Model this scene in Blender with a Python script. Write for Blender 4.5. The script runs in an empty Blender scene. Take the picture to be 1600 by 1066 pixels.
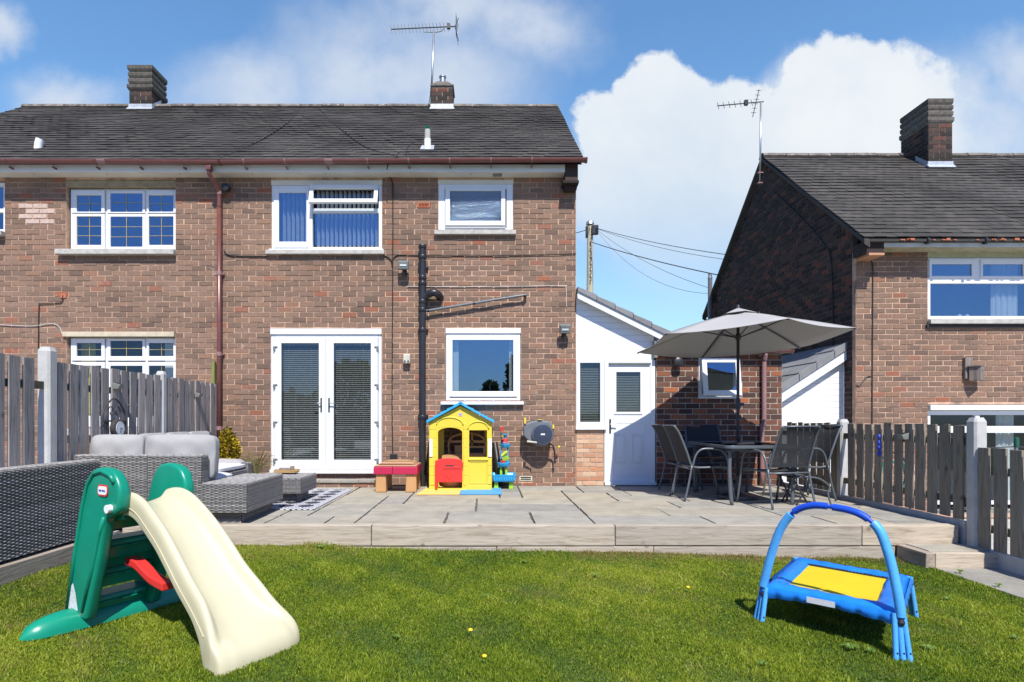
import bpy, bmesh, math, random
import numpy as np
from mathutils import Vector, Matrix
random.seed(7); rng = np.random.default_rng(7)
R = math.radians
S = bpy.context.scene
COL = S.collection

# ------------------------------------------------------------------ camera
cam_d = bpy.data.cameras.new('camera'); cam = bpy.data.objects.new('camera', cam_d); COL.objects.link(cam)
EYE = 1.04
cam.location = (0, 0, EYE); cam.rotation_euler = (R(90), 0, 0)
cam_d.sensor_width = 36; cam_d.lens = 950/1600*36
cam_d.shift_x = 40/1600; cam_d.shift_y = 122/1600
cam_d.clip_start = .05; cam_d.clip_end = 1500
S.camera = cam

# ------------------------------------------------------------------ sun, sky, exposure
SUN_AZ, SUN_EL = R(9.2), R(52)      # azimuth to the right of straight behind the camera
sd = Vector((math.sin(SUN_AZ)*math.cos(SUN_EL), -math.cos(SUN_AZ)*math.cos(SUN_EL), math.sin(SUN_EL)))
sun_d = bpy.data.lights.new('sun', 'SUN'); sun = bpy.data.objects.new('sun', sun_d); COL.objects.link(sun)
sun.rotation_euler = sd.to_track_quat('Z', 'Y').to_euler(); sun.location = sd*50
sun_d.energy = 5.0; sun_d.angle = R(.53); sun_d.color = (1, .965, .90)
S.view_settings.view_transform = 'Standard'; S.view_settings.look = 'None'
S.view_settings.gamma = 1; S.view_settings.use_curve_mapping = False
S.view_settings.exposure = .42

W = bpy.data.worlds.new('World'); S.world = W; W.use_nodes = True
class NT:
    def __init__(s, t): s.t = t; s.L = t.links
    def n(s, ty, **k):
        o = s.t.nodes.new(ty)
        for a, b in k.items(): setattr(o, a, b)
        return o
    def set(s, sock, v):
        if isinstance(v, bpy.types.NodeSocket): s.L.new(v, sock)
        else:
            if hasattr(sock.default_value, '__len__') and len(sock.default_value) == 4 and len(v) == 3: v = (*v, 1)
            sock.default_value = v
    def m(s, op, a, b=0, c=0, clamp=False):
        o = s.n('ShaderNodeMath', operation=op, use_clamp=clamp)
        for i, v in enumerate((a, b, c)): s.set(o.inputs[i], v)
        return o.outputs[0]
    def vm(s, op, a, b=(0, 0, 0)):
        o = s.n('ShaderNodeVectorMath', operation=op); s.set(o.inputs[0], a); s.set(o.inputs[1], b); return o.outputs[0]
    def mix(s, f, a, b, blend='MIX'):
        o = s.n('ShaderNodeMix', data_type='RGBA', blend_type=blend)
        s.set(o.inputs[0], f); s.set(o.inputs[6], a); s.set(o.inputs[7], b); return o.outputs[2]
    def noise(s, vec, scale, detail=3, rough=.5, out=0, dist=0):
        o = s.n('ShaderNodeTexNoise'); s.set(o.inputs['Vector'], vec); o.inputs['Scale'].default_value = scale
        o.inputs['Detail'].default_value = detail; o.inputs['Roughness'].default_value = rough
        o.inputs['Distortion'].default_value = dist; return o.outputs[out]
    def step(s, v, a, b):
        o = s.n('ShaderNodeMapRange', interpolation_type='SMOOTHSTEP')
        s.set(o.inputs[0], v); s.set(o.inputs[1], a); s.set(o.inputs[2], b); return o.outputs[0]
    def ramp(s, f, stops, interp='LINEAR'):
        o = s.n('ShaderNodeValToRGB'); o.color_ramp.interpolation = interp; e = o.color_ramp.elements
        while len(e) < len(stops): e.new(.5)
        for q, (p, c) in zip(e, stops): q.position = p; q.color = (*c, 1)
        s.set(o.inputs[0], f); return o.outputs[0]

def build_sky():
    t = NT(W.node_tree); W.node_tree.nodes.clear()
    out = t.n('ShaderNodeOutputWorld'); bg = t.n('ShaderNodeBackground'); bg.inputs[1].default_value = .085
    t.L.new(bg.outputs[0], out.inputs[0])
    sky = t.n('ShaderNodeTexSky', sky_type='NISHITA'); sky.sun_disc = False
    sky.sun_elevation = SUN_EL; sky.sun_rotation = R(180)-SUN_AZ
    sky.air_density = 1.25; sky.dust_density = .35; sky.ozone_density = 2.2
    g = t.n('ShaderNodeTexCoord').outputs['Generated']
    sp = t.n('ShaderNodeSeparateXYZ'); t.L.new(g, sp.inputs[0]); X, Y, Z = sp.outputs
    Ys = t.m('MAXIMUM', t.m('ABSOLUTE', Y), .08)
    u = t.m('DIVIDE', X, Ys); v = t.m('DIVIDE', Z, Ys)
    cv = t.n('ShaderNodeCombineXYZ'); t.L.new(u, cv.inputs[0]); t.L.new(v, cv.inputs[1]); pv = cv.outputs[0]
    n1 = t.noise(pv, 6.5, 7, .58, out=1); n2 = t.noise(pv, 1.8, 6, .62); n3 = t.noise(pv, 3.4, 8, .6)
    w = t.vm('SUBTRACT', n1, (.5, .5, .5)); w = t.n('ShaderNodeVectorMath', operation='SCALE').outputs[0] if False else w
    sc = t.n('ShaderNodeVectorMath', operation='SCALE'); t.L.new(w, sc.inputs[0]); sc.inputs['Scale'].default_value = .17
    q = t.vm('ADD', pv, sc.outputs[0])
    def blob(px, py, r, soft, ex=1.0):
        c = ((px-760)/950, (655-py)/950, 0)
        d = t.vm('SUBTRACT', q, c); d = t.vm('MULTIPLY', d, (1/ex, 1, 0))
        ln = t.n('ShaderNodeVectorMath', operation='LENGTH'); t.L.new(d, ln.inputs[0])
        return t.step(ln.outputs['Value'], (r+soft)/950, (r-soft)/950)
    def union(bs):
        a = blob(*bs[0])
        for b in bs[1:]: a = t.m('MAXIMUM', a, blob(*b))
        return a
    front = t.step(Y, .1, .2)
    cum = union([(965, 195, 66, 9), (1035, 150, 68, 8), (1075, 175, 70, 9), (1140, 172, 74, 9), (1205, 210, 84, 12), (1275, 145, 62, 9),
                 (1345, 142, 82, 9), (1410, 155, 76, 12), (1300, 250, 150, 40, 1.5), (1060, 290, 130, 34, 1.45), (1200, 350, 120, 60, 2.2)])
    fade = t.step(v, (655-480)/950, (655-270)/950)
    cum = t.m('MULTIPLY', t.m('MULTIPLY', cum, front), t.m('ADD', t.m('MULTIPLY', fade, .52), .45))
    soft = union([(590, 110, 90, 80, 1.5), (700, 130, 70, 70, 1.5), (810, 45, 62, 50, 1.5), (690, 20, 60, 60, 1.9), (110, 140, 36, 34, 2.0), (0, 40, 26, 24, 1.3),
                  (1590, 120, 55, 45, 1.2), (400, 150, 60, 60, 1.8), (1500, 210, 90, 80, 1.6)])
    soft = t.m('MULTIPLY', t.m('MULTIPLY', soft, t.step(n3, .18, .54)), front)
    soft = t.m('MULTIPLY', soft, .85)
    # the half of the sky behind the camera is the clear deep blue that the windows mirror
    fr = t.step(Y, -.45, .35)
    gen = t.m('MULTIPLY', t.m('MULTIPLY', t.step(n2, .56, .80), .34), t.m('ADD', t.m('MULTIPLY', fr, .8), .2))
    haze = t.m('MULTIPLY', t.m('MULTIPLY', t.step(v, .62, .02), .34), fr)
    base = t.mix(haze, t.mix(1, sky.outputs[0], t.mix(fr, (.44, .68, 1.28), (1.10, 1.48, 1.74)), 'MULTIPLY'), (4.5, 6.2, 7.5))
    col = t.mix(t.m('MAXIMUM', soft, gen), base, (6.2, 6.8, 7.7))
    lit = t.m('ADD', t.m('MULTIPLY', t.m('SUBTRACT', n3, .5), 1.5), t.m('ADD', t.m('MULTIPLY', t.step(v, .10, .56), .8), .08), clamp=True)
    ccol = t.mix(lit, (4.8, 6.1, 7.5), (7.8, 8.1, 8.4))
    col = t.mix(cum, col, ccol)
    t.L.new(col, bg.inputs[0])
build_sky()

# ------------------------------------------------------------------ materials
MATS = {}
def principled(name):
    m = bpy.data.materials.new(name); m.use_nodes = True; MATS[name] = m
    t = NT(m.node_tree); return m, t, m.node_tree.nodes['Principled BSDF']
def mat(name, col, rough=.6, var=.12, scale=9, bump=0, bscale=60, metal=0, spec=.5, stretch=None, rand=0, coat=0, dirt=None, trans=0):
    """general surface: base colour with uneven tone, fine bump and optional grime"""
    m, t, b = principled(name)
    pos = t.n('ShaderNodeNewGeometry').outputs['Position']
    if stretch: pos = t.vm('MULTIPLY', pos, stretch)
    f = t.noise(pos, scale, 5, .6)
    lo = tuple(c*(1-var) for c in col); hi = tuple(min(1, c*(1+var)) for c in col)
    c = t.mix(t.step(f, .3, .7), lo, hi)
    if rand:
        r = t.n('ShaderNodeObjectInfo').outputs['Random']; isl = t.n('ShaderNodeNewGeometry').outputs['Random Per Island']
        rr = t.m('FRACT', t.m('ADD', r, isl))
        c = t.mix(1, c, t.ramp(rr, [(0, (1-rand,)*3), (1, (1+rand*.6,)*3)]), 'MULTIPLY')
    if dirt:
        f2 = t.noise(pos, dirt[1], 6, .68); c = t.mix(t.step(f2, dirt[2], dirt[2]+.16), c, dirt[0])
    t.set(b.inputs['Base Color'], c)
    b.inputs['Roughness'].default_value = rough; b.inputs['Metallic'].default_value = metal
    b.inputs['Specular IOR Level'].default_value = spec; b.inputs['Coat Weight'].default_value = coat
    if bump:
        h = t.noise(pos, bscale, 4, .6); bp = t.n('ShaderNodeBump'); bp.inputs['Strength'].default_value = bump
        bp.inputs['Distance'].default_value = .01; t.L.new(h, bp.inputs['Height']); t.L.new(bp.outputs[0], b.inputs['Normal'])
    return m
def brick_mat(name, stops, grain=.25, white=.5):
    m, t, b = principled(name)
    g = t.n('ShaderNodeNewGeometry'); pos = g.outputs['Position']
    rr = t.m('FRACT', t.m('ADD', t.n('ShaderNodeObjectInfo').outputs['Random'], g.outputs['Random Per Island']))
    c = t.ramp(rr, stops)
    f = t.noise(pos, 38, 5, .7)
    c = t.mix(1, c, t.ramp(f, [(.25, (1-grain,)*3), (.75, (1+grain,)*3)]), 'MULTIPLY')
    f2 = t.noise(pos, .9, 4, .6); c = t.mix(1, c, t.ramp(f2, [(.3, (.86, .86, .86)), (.7, (1.1, 1.08, 1.06))]), 'MULTIPLY')
    f3 = t.noise(pos, 7, 6, .7); c = t.mix(t.m('MULTIPLY', t.step(f3, .60, .74), white), c, (.42, .33, .28))
    t.set(b.inputs['Base Color'], c); b.inputs['Roughness'].default_value = .9; b.inputs['Specular IOR Level'].default_value = .2
    bp = t.n('ShaderNodeBump'); bp.inputs['Strength'].default_value = .5; bp.inputs['Distance'].default_value = .006
    t.L.new(t.noise(pos, 90, 4, .7), bp.inputs['Height']); t.L.new(bp.outputs[0], b.inputs['Normal'])
    return m
M = {}
M['brick'] = brick_mat('weathered_brick', [(0, (.14, .096, .075)), (.06, (.178, .119, .088)), (.4, (.215, .141, .102)), (.75, (.245, .16, .115)), (.945, (.255, .15, .102)), (.975, (.27, .125, .085)), (1, (.29, .11, .065))])
M['brick_red'] = brick_mat('red_brick', [(0, (.07, .045, .04)), (.35, (.12, .065, .05)), (.7, (.18, .082, .056)), (.92, (.26, .10, .055)), (1, (.38, .13, .06))], white=.2)
M['brick_orange'] = brick_mat('buff_brick', [(0, (.42, .20, .11)), (.4, (.52, .32, .20)), (.7, (.58, .40, .27)), (1, (.50, .22, .11))], white=.1)
M['brick_dark'] = brick_mat('chimney_and_shaded_gable_brick', [(0, (.030, .025, .024)), (.5, (.060, .045, .040)), (.85, (.085, .055, .045)), (1, (.16, .06, .04))], white=.1)  # dark chimney brick; on the neighbour's gable it also carries painted shade
M['mortar'] = mat('mortar', (.52, .335, .23), .95, .18, 9, .4, 120, dirt=((.22, .15, .115), 3.1, .52))
M['mortar_grey'] = mat('grey_mortar', (.40, .33, .27), .95, .2, 14, .4, 120)
M['tile'] = mat('roof_tile', (.060, .054, .048), .85, .28, 1.1, .5, 60, rand=.16, spec=.25, dirt=((.12, .115, .105), 13, .66))
M['ridge'] = mat('ridge_tile', (.15, .13, .11), .9, .4, 7, .6, 60, rand=.35, dirt=((.42, .38, .32), 12, .56))
M['tile_grey'] = mat('grey_interlocking_tile', (.20, .20, .205), .7, .1, 5, .2, 50, rand=.15)
M['lead'] = mat('lead_flashing', (.45, .47, .50), .45, .15, 8, .1, metal=.3)
M['upvc'] = mat('white_upvc', (.74, .75, .76), .32, .02, 2, spec=.5, dirt=((.70, .70, .68), 1.6, .66))
M['soffit'] = mat('soffit_board', (.66, .63, .56), .5, .07, 3, dirt=((.50, .46, .38), 4, .66))
M['fascia'] = mat('fascia_board', (.72, .74, .76), .4, .04, 3)
M['clad'] = mat('white_cladding', (.76, .76, .76), .35, .02, 3)
M['concrete'] = mat('concrete', (.42, .40, .36), .85, .15, 12, .35, 90, dirt=((.25, .23, .2), 5, .60))
M['concrete_dark'] = mat('lichened_concrete', (.11, .098, .082), .95, .3, 14, .8, 50, rand=.3, dirt=((.26, .24, .18), 17, .62))
M['post'] = mat('pale_concrete_post', (.44, .43, .41), .8, .08, 9, .25, 80)
M['brown'] = mat('brown_plastic', (.15, .05, .042), .30, .10, 5, spec=.6)
M['brown_pale'] = mat('faded_brown_plastic', (.27, .15, .145), .5, .10, 5)
M['black'] = mat('black_plastic', (.022, .022, .025), .38, .15, 5)
M['cable'] = mat('black_cable', (.015, .015, .016), .6)
M['cable_w'] = mat('white_cable', (.5, .48, .45), .6)
M['greypipe'] = mat('grey_pipe', (.14, .145, .155), .35, .08, 5)
M['metal'] = mat('galvanised_metal', (.42, .42, .43), .4, .1, 8, metal=.85)
M['frame'] = mat('grey_painted_steel', (.115, .13, .145), .38, .08, 8, spec=.6, metal=.25)
M['dkframe'] = mat('dark_painted_steel', (.035, .035, .042), .4, .1, 8)
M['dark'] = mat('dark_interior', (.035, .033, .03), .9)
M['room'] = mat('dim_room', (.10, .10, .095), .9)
M['curtain'] = mat('net_curtain', (.72, .74, .74), .8, .05, 5)
M['slat'] = mat('blind_slat', (.70, .72, .74), .5)
M['slat_dk'] = mat('metal_blind_slat', (.25, .25, .235), .45, .05)
M['terracotta'] = mat('terracotta', (.42, .13, .07), .85, .12)
M['beige'] = mat('beige_plastic', (.56, .52, .42), .5)
M['lampgrey'] = mat('lamp_grey', (.17, .18, .165), .45)
M['lens'] = mat('lamp_lens', (.19, .21, .21), .25, spec=.9)
M['yellow'] = mat('yellow_plastic', (.68, .535, .05), .42, .03, 3)
M['sky_blue'] = mat('blue_plastic', (.03, .33, .62), .4, .05, 3)
M['red'] = mat('red_plastic', (.66, .035, .03), .40, .05, 3)
M['crimson'] = mat('crimson_plastic', (.46, .02, .07), .45, .05, 3)
M['tan'] = mat('tan_plastic', (.50, .27, .11), .5, .05, 3)
M['tan_top'] = mat('brown_sandbox_lid', (.42, .24, .13), .55, .08, 3)
M['white'] = mat('white_plastic', (.80, .80, .78), .4, .03)
M['lime'] = mat('lime_plastic', (.30, .58, .04), .4, .05, 3)
M['green_dk'] = mat('dark_green_plastic', (.01, .10, .06), .4)
M['orange_mat'] = mat('orange_foam', (.80, .50, .13), .8, .04)
M['blue_mat'] = mat('blue_foam', (.08, .30, .56), .8, .04)
M['slide_green'] = mat('green_moulded_plastic', (.004, .235, .145), .33, .10, 3, .05, 25, spec=.5, dirt=((.01, .20, .13), 6, .66))
M['slide_cream'] = mat('cream_moulded_plastic', (.56, .51, .34), .30, .05, 2.5, .04, 18, spec=.5, dirt=((.56, .50, .27), 3.5, .60))
M['tramp_blue'] = mat('blue_vinyl', (.012, .19, .66), .28, .12, 6, .35, 22, spec=.6)
M['foam_blue'] = mat('light_blue_foam', (.08, .36, .78), .42, .06, 9, .2, 40)
M['foam_dkblue'] = mat('dark_blue_foam', (.01, .07, .55), .40, .06, 9, .2, 40)
M['tramp_yellow'] = mat('yellow_mesh_mat', (.62, .46, .004), .7, .05, 5, .3, 300)
M['rattan'] = mat('grey_rattan', (.235, .225, .215), .55, .22, 30, .25, 160, rand=.38)
M['rattan_base'] = mat('dark_rattan_backing', (.055, .053, .052), .8)
M['cushion'] = mat('grey_cushion', (.33, .323, .32), .9, .05, 6, .35, 220)
M['seat_pad'] = mat('pale_seat_pad', (.60, .60, .61), .9, .04, 6, .3, 220)
M['sling'] = None
M['canopy'] = None
M['soil'] = mat('soil', (.13, .085, .05), .95, .3, 12, .8, 50)
M['gravel'] = mat('gravel', (.42, .39, .36), .9, .35, 60, 1, 80)
M['clockface'] = mat('clock_face', (.66, .70, .72), .5, .05, 40)
M['iron'] = mat('wrought_iron', (.045, .04, .04), .6, .3, 20)
M['green_plastic'] = mat('green_hose', (.01, .16, .10), .4)
M['teal'] = mat('teal_glaze', (.10, .38, .38), .35, .1)
M['bluestuff'] = mat('blue_paint_and_flashing_shade', (.02, .05, .42), .5)  # blue of beads and lettering; also painted shade on the lean-to flashing
M['ground'] = mat('far_ground', (.16, .17, .12), .95, .2, .3)

def wood(name, col, dark, stretch=(1, 1, 1), knots=.6, green=None):
    m, t, b = principled(name)
    pos = t.n('ShaderNodeNewGeometry').outputs['Position']
    rnd = t.n('ShaderNodeObjectInfo').outputs['Random']
    cx = t.n('ShaderNodeCombineXYZ'); t.L.new(t.m('MULTIPLY', rnd, 37), cx.inputs[0]); t.L.new(t.m('MULTIPLY', rnd, 11), cx.inputs[1])
    p = t.vm('ADD', pos, cx.outputs[0]); ps = t.vm('MULTIPLY', p, stretch)
    f = t.noise(ps, 26, 6, .65, dist=1.2); f2 = t.noise(ps, 5, 3, .5)
    c = t.ramp(f, [(.28, dark), (.5, col), (.75, tuple(min(1, x*1.22) for x in col))])
    c = t.mix(1, c, t.ramp(rnd, [(0, (.78, .78, .80)), (1, (1.16, 1.13, 1.08))]), 'MULTIPLY')
    k = t.n('ShaderNodeTexVoronoi'); k.inputs['Scale'].default_value = 3.4; t.L.new(p, k.inputs['Vector'])
    kn = t.step(k.outputs['Distance'], .13, .03); c = t.mix(t.m('MULTIPLY', kn, knots), c, tuple(x*.4 for x in dark))
    c = t.mix(t.m('MULTIPLY', t.step(f2, .55, .8), .4), c, dark)
    if green: c = t.mix(t.m('MULTIPLY', t.step(t.noise(pos, 2.2, 4), .52, .7), .6), c, green)
    t.set(b.inputs['Base Color'], c); b.inputs['Roughness'].default_value = .9; b.inputs['Specular IOR Level'].default_value = .2
    bp = t.n('ShaderNodeBump'); bp.inputs['Strength'].default_value = .6; bp.inputs['Distance'].default_value = .006
    t.L.new(f, bp.inputs['Height']); t.L.new(bp.outputs[0], b.inputs['Normal'])
    return m
M['picket'] = wood('weathered_picket', (.31, .285, .27), (.15, .135, .13), (1, 1, .09))
M['picket_r'] = wood('brown_grey_picket', (.27, .235, .185), (.13, .11, .085), (1, 1, .09))
M['rail'] = wood('fence_rail', (.14, .125, .09), (.07, .06, .05), (1, .1, 1))
M['sleeper'] = wood('bleached_sleeper', (.43, .375, .305), (.245, .19, .14), (.10, 1, 1.3), .7)
M['sleeper_y'] = wood('side_sleeper', (.33, .28, .23), (.17, .13, .10), (1, .07, 1), .5)
M['greenwood'] = wood('green_treated_timber', (.19, .21, .07), (.11, .12, .05), (1, 1, .1))
M['boxwood'] = wood('grey_box_wood', (.22, .19, .17), (.10, .08, .07), (1, 1, .1), .2)
M['polewood'] = wood('pole_wood', (.42, .38, .28), (.16, .15, .10), (1, 1, .06), .5)
M['plainwood'] = wood('varnished_wood', (.50, .32, .14), (.30, .17, .07), (.1, 1, 1), .1)

def slab_mat():
    m, t, b = principled('sandstone_slab'); pos = t.n('ShaderNodeNewGeometry').outputs['Position']
    rnd = t.n('ShaderNodeObjectInfo').outputs['Random']
    c = t.ramp(rnd, [(0, (.27, .258, .232)), (.3, (.32, .302, .265)), (.6, (.335, .306, .25)), (.8, (.36, .318, .24)), (1, (.295, .284, .26))])
    f = t.noise(pos, 3.5, 6, .62, dist=.6); c = t.mix(1, c, t.ramp(f, [(.3, (.80, .79, .77)), (.7, (1.16, 1.15, 1.12))]), 'MULTIPLY')
    f2 = t.noise(pos, 40, 5, .7); c = t.mix(1, c, t.ramp(f2, [(.3, (.9, .9, .9)), (.7, (1.08, 1.08, 1.08))]), 'MULTIPLY')
    t.set(b.inputs['Base Color'], c); b.inputs['Roughness'].default_value = .85; b.inputs['Specular IOR Level'].default_value = .3
    bp = t.n('ShaderNodeBump'); bp.inputs['Strength'].default_value = .5; bp.inputs['Distance'].default_value = .012
    t.L.new(t.noise(pos, 9, 7, .65), bp.inputs['Height']); t.L.new(bp.outputs[0], b.inputs['Normal']); return m
M['slab'] = slab_mat()
M['joint'] = mat('slab_joint', (.10, .09, .08), .95, .2)

def glass_mat(name, tint=(.52, .66, .76), refl=.30, bump=0, trans=(.88, .91, .91), rough=.0):
    m = bpy.data.materials.new(name); m.use_nodes = True; t = NT(m.node_tree); m.node_tree.nodes.clear()
    o = t.n('ShaderNodeOutputMaterial'); gl = t.n('ShaderNodeBsdfGlossy'); gl.inputs['Color'].default_value = (*tint, 1); gl.inputs['Roughness'].default_value = rough
    tr = t.n('ShaderNodeBsdfTransparent'); tr.inputs[0].default_value = (*trans, 1)
    mx = t.n('ShaderNodeMixShader'); mx.inputs[0].default_value = refl
    t.L.new(tr.outputs[0], mx.inputs[1]); t.L.new(gl.outputs[0], mx.inputs[2]); t.L.new(mx.outputs[0], o.inputs[0])
    if bump:
        bp = t.n('ShaderNodeBump'); bp.inputs['Strength'].default_value = bump; bp.inputs['Distance'].default_value = .01
        vo = t.n('ShaderNodeTexVoronoi'); vo.inputs['Scale'].default_value = 70
        t.L.new(t.n('ShaderNodeNewGeometry').outputs['Position'], vo.inputs['Vector'])
        t.L.new(vo.outputs['Distance'], bp.inputs['Height']); t.L.new(bp.outputs[0], gl.inputs['Normal'])
    return m
M['glass'] = glass_mat('window_glass')
M['glass_low'] = glass_mat('door_glass', (.45, .48, .50), .12)
M['glass_frost'] = glass_mat('obscured_glass', (.42, .56, .78), .45, bump=1.0, trans=(.45, .5, .56), rough=.08)
def sheet_mat(name, col, alpha, transl=0):
    m, t, b = principled(name)
    out = m.node_tree.nodes['Material Output']
    b.inputs['Base Color'].default_value = (*col, 1); b.inputs['Roughness'].default_value = .8; b.inputs['Specular IOR Level'].default_value = .3
    last = b.outputs[0]
    if transl:
        tl = t.n('ShaderNodeBsdfTranslucent'); tl.inputs[0].default_value = (*col, 1)
        mx = t.n('ShaderNodeMixShader'); mx.inputs[0].default_value = transl; t.L.new(last, mx.inputs[1]); t.L.new(tl.outputs[0], mx.inputs[2]); last = mx.outputs[0]
    if alpha < 1:
        tr = t.n('ShaderNodeBsdfTransparent'); mx = t.n('ShaderNodeMixShader'); mx.inputs[0].default_value = alpha
        t.L.new(tr.outputs[0], mx.inputs[1]); t.L.new(last, mx.inputs[2]); last = mx.outputs[0]
    t.L.new(last, out.inputs[0]); return m
M['sling'] = sheet_mat('black_textilene', (.035, .037, .04), .93)
M['canopy'] = sheet_mat('grey_canopy_fabric', (.47, .455, .44), 1, .24)

# ------------------------------------------------------------------ mesh helpers
ORG = {}
def setp(o, label=None, cat=None, group=None, kind=None):
    if label: o['label'] = label
    if cat: o['category'] = cat
    if group: o['group'] = group
    if kind: o['kind'] = kind
    return o
def thing(name, label, cat, loc=(0, 0, 0), rz=0, group=None, local=False):
    o = bpy.data.objects.new(name, None); COL.objects.link(o); o.location = loc; o.rotation_euler = (0, 0, rz); o.empty_display_size = .1
    ORG[o] = Vector((0, 0, 0)) if local else Vector(loc)
    return setp(o, label, cat, group)
class MB:
    def __init__(s): s.v = []; s.f = []
    def add(s, vs, fs):
        k = len(s.v); s.v += [tuple(v) for v in vs]; s.f += [tuple(i+k for i in f) for f in fs]; return s
    def box(s, x0, x1, y0, y1, z0, z1):
        return s.add([(x0, y0, z0), (x1, y0, z0), (x1, y1, z0), (x0, y1, z0), (x0, y0, z1), (x1, y0, z1), (x1, y1, z1), (x0, y1, z1)],
                     [(0, 3, 2, 1), (4, 5, 6, 7), (0, 1, 5, 4), (1, 2, 6, 5), (2, 3, 7, 6), (3, 0, 4, 7)])
    def obox(s, c, ax, hs):
        c = Vector(c); a = [Vector(x).normalized()*h for x, h in zip(ax, hs)]
        vs = [c+i*a[0]+j*a[1]+k*a[2] for k in (-1, 1) for i, j in ((-1, -1), (1, -1), (1, 1), (-1, 1))]
        return s.add(vs, [(0, 3, 2, 1), (4, 5, 6, 7), (0, 1, 5, 4), (1, 2, 6, 5), (2, 3, 7, 6), (3, 0, 4, 7)])
    def quad(s, a, b, c, d): return s.add([a, b, c, d], [(0, 1, 2, 3)])
    def prism(s, poly, axis, a, b):
        """poly in the two other axes, extruded along axis from a to b"""
        def P(p, t):
            if axis == 'x': return (t, p[0], p[1])
            if axis == 'y': return (p[0], t, p[1])
            return (p[0], p[1], t)
        n = len(poly); vs = [P(p, a) for p in poly]+[P(p, b) for p in poly]
        fs = [tuple(range(n))[::-1], tuple(range(n, 2*n))]+[(i, (i+1) % n, n+(i+1) % n, n+i) for i in range(n)]
        return s.add(vs, fs)
    def tube(s, pts, r, n=8, cap=True, flat=None):
        pts = [Vector(p) for p in pts]; m = len(pts); rs = r if hasattr(r, '__len__') else [r]*m
        up = None; vs = []
        for i, p in enumerate(pts):
            d = (pts[min(i+1, m-1)]-pts[max(i-1, 0)]).normalized()
            if up is None: up = Vector((0, 0, 1)) if abs(d.z) < .9 else Vector((0, 1, 0))
            a = d.cross(up).normalized(); up2 = a.cross(d).normalized(); up = up2
            for k in range(n):
                t = 2*math.pi*k/n; vs.append(p+(a*math.cos(t)+up2*math.sin(t)*(flat or 1))*rs[i])
        fs = [(i*n+k, i*n+(k+1) % n, (i+1)*n+(k+1) % n, (i+1)*n+k) for i in range(m-1) for k in range(n)]
        if cap: fs += [tuple(range(n))[::-1], tuple(range((m-1)*n, m*n))]
        return s.add(vs, fs)
    def lathe(s, c, prof, n=16, axis='z'):
        vs = []
        for r, h in prof:
            for k in range(n):
                t = 2*math.pi*k/n; a, b = r*math.cos(t), r*math.sin(t)
                vs.append((c[0]+a, c[1]+b, c[2]+h) if axis == 'z' else (c[0]+a, c[1]+h, c[2]+b) if axis == 'y' else (c[0]+h, c[1]+a, c[2]+b))
        m = len(prof)
        fs = [(i*n+k, i*n+(k+1) % n, (i+1)*n+(k+1) % n, (i+1)*n+k) for i in range(m-1) for k in range(n)]
        fs += [tuple(range(n))[::-1], tuple(range((m-1)*n, m*n))]
        return s.add(vs, fs)
    def sphere(s, c, r, n=10, m=6, sq=(1, 1, 1)):
        prof = [(max(.001, math.sin(math.pi*i/m))*r, -math.cos(math.pi*i/m)*r) for i in range(m+1)]
        k = len(s.v); s.lathe((0, 0, 0), prof, n)
        for i in range(k, len(s.v)): s.v[i] = (c[0]+s.v[i][0]*sq[0], c[1]+s.v[i][1]*sq[1], c[2]+s.v[i][2]*sq[2])
        return s
    def frame(s, x0, x1, z0, z1, y0, y1, w, wt=None, wb=None):
        wt = w if wt is None else wt; wb = w if wb is None else wb
        s.box(x0, x0+w, y0, y1, z0, z1); s.box(x1-w, x1, y0, y1, z0, z1)
        s.box(x0+w, x1-w, y0, y1, z0, z0+wb); s.box(x0+w, x1-w, y0, y1, z1-wt, z1); return s
    def build(s, name, m, parent=None, bevel=0, smooth=False, seg=2, kind=None, label=None, sub=0, fix=False):
        me = bpy.data.meshes.new(name)
        o0 = ORG.get(parent, Vector((0, 0, 0)))
        me.from_pydata([(x-o0.x, y-o0.y, z-o0.z) for x, y, z in s.v], [], s.f)
        if fix or smooth:
            bm = bmesh.new(); bm.from_mesh(me); bmesh.ops.recalc_face_normals(bm, faces=bm.faces); bm.to_mesh(me); bm.free()
        me.materials.append(M[m] if isinstance(m, str) else m)
        o = bpy.data.objects.new(name, me); COL.objects.link(o)
        if parent: o.parent = parent; ORG[o] = o0
        if smooth:
            me.shade_smooth()
            if smooth == 'auto':
                md = o.modifiers.new('es', 'EDGE_SPLIT'); md.split_angle = R(38)
        if bevel:
            b = o.modifiers.new('bevel', 'BEVEL'); b.width = bevel; b.segments = seg; b.limit_method = 'ANGLE'
        if sub:
            q = o.modifiers.new('sub', 'SUBSURF'); q.levels = sub; q.render_levels = sub
        if kind: o['kind'] = kind
        if label: o['label'] = label
        return o
def arc(pts, n=6):
    """Catmull-Rom through points"""
    P = [Vector(p) for p in pts]; P = [2*P[0]-P[1]]+P+[2*P[-1]-P[-2]]; out = []
    for i in range(1, len(P)-2):
        for k in range(n):
            t = k/n; a, b, c, d = P[i-1:i+3]
            out.append(.5*((2*b)+(c-a)*t+(2*a-5*b+4*c-d)*t*t+(3*b-a-3*c+d)*t**3))
    return out+[P[-2]]
def fx(px, D=9.5): return (px-760)*D/950
def fz(py, D=9.5): return EYE+(655-py)*D/950

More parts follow.
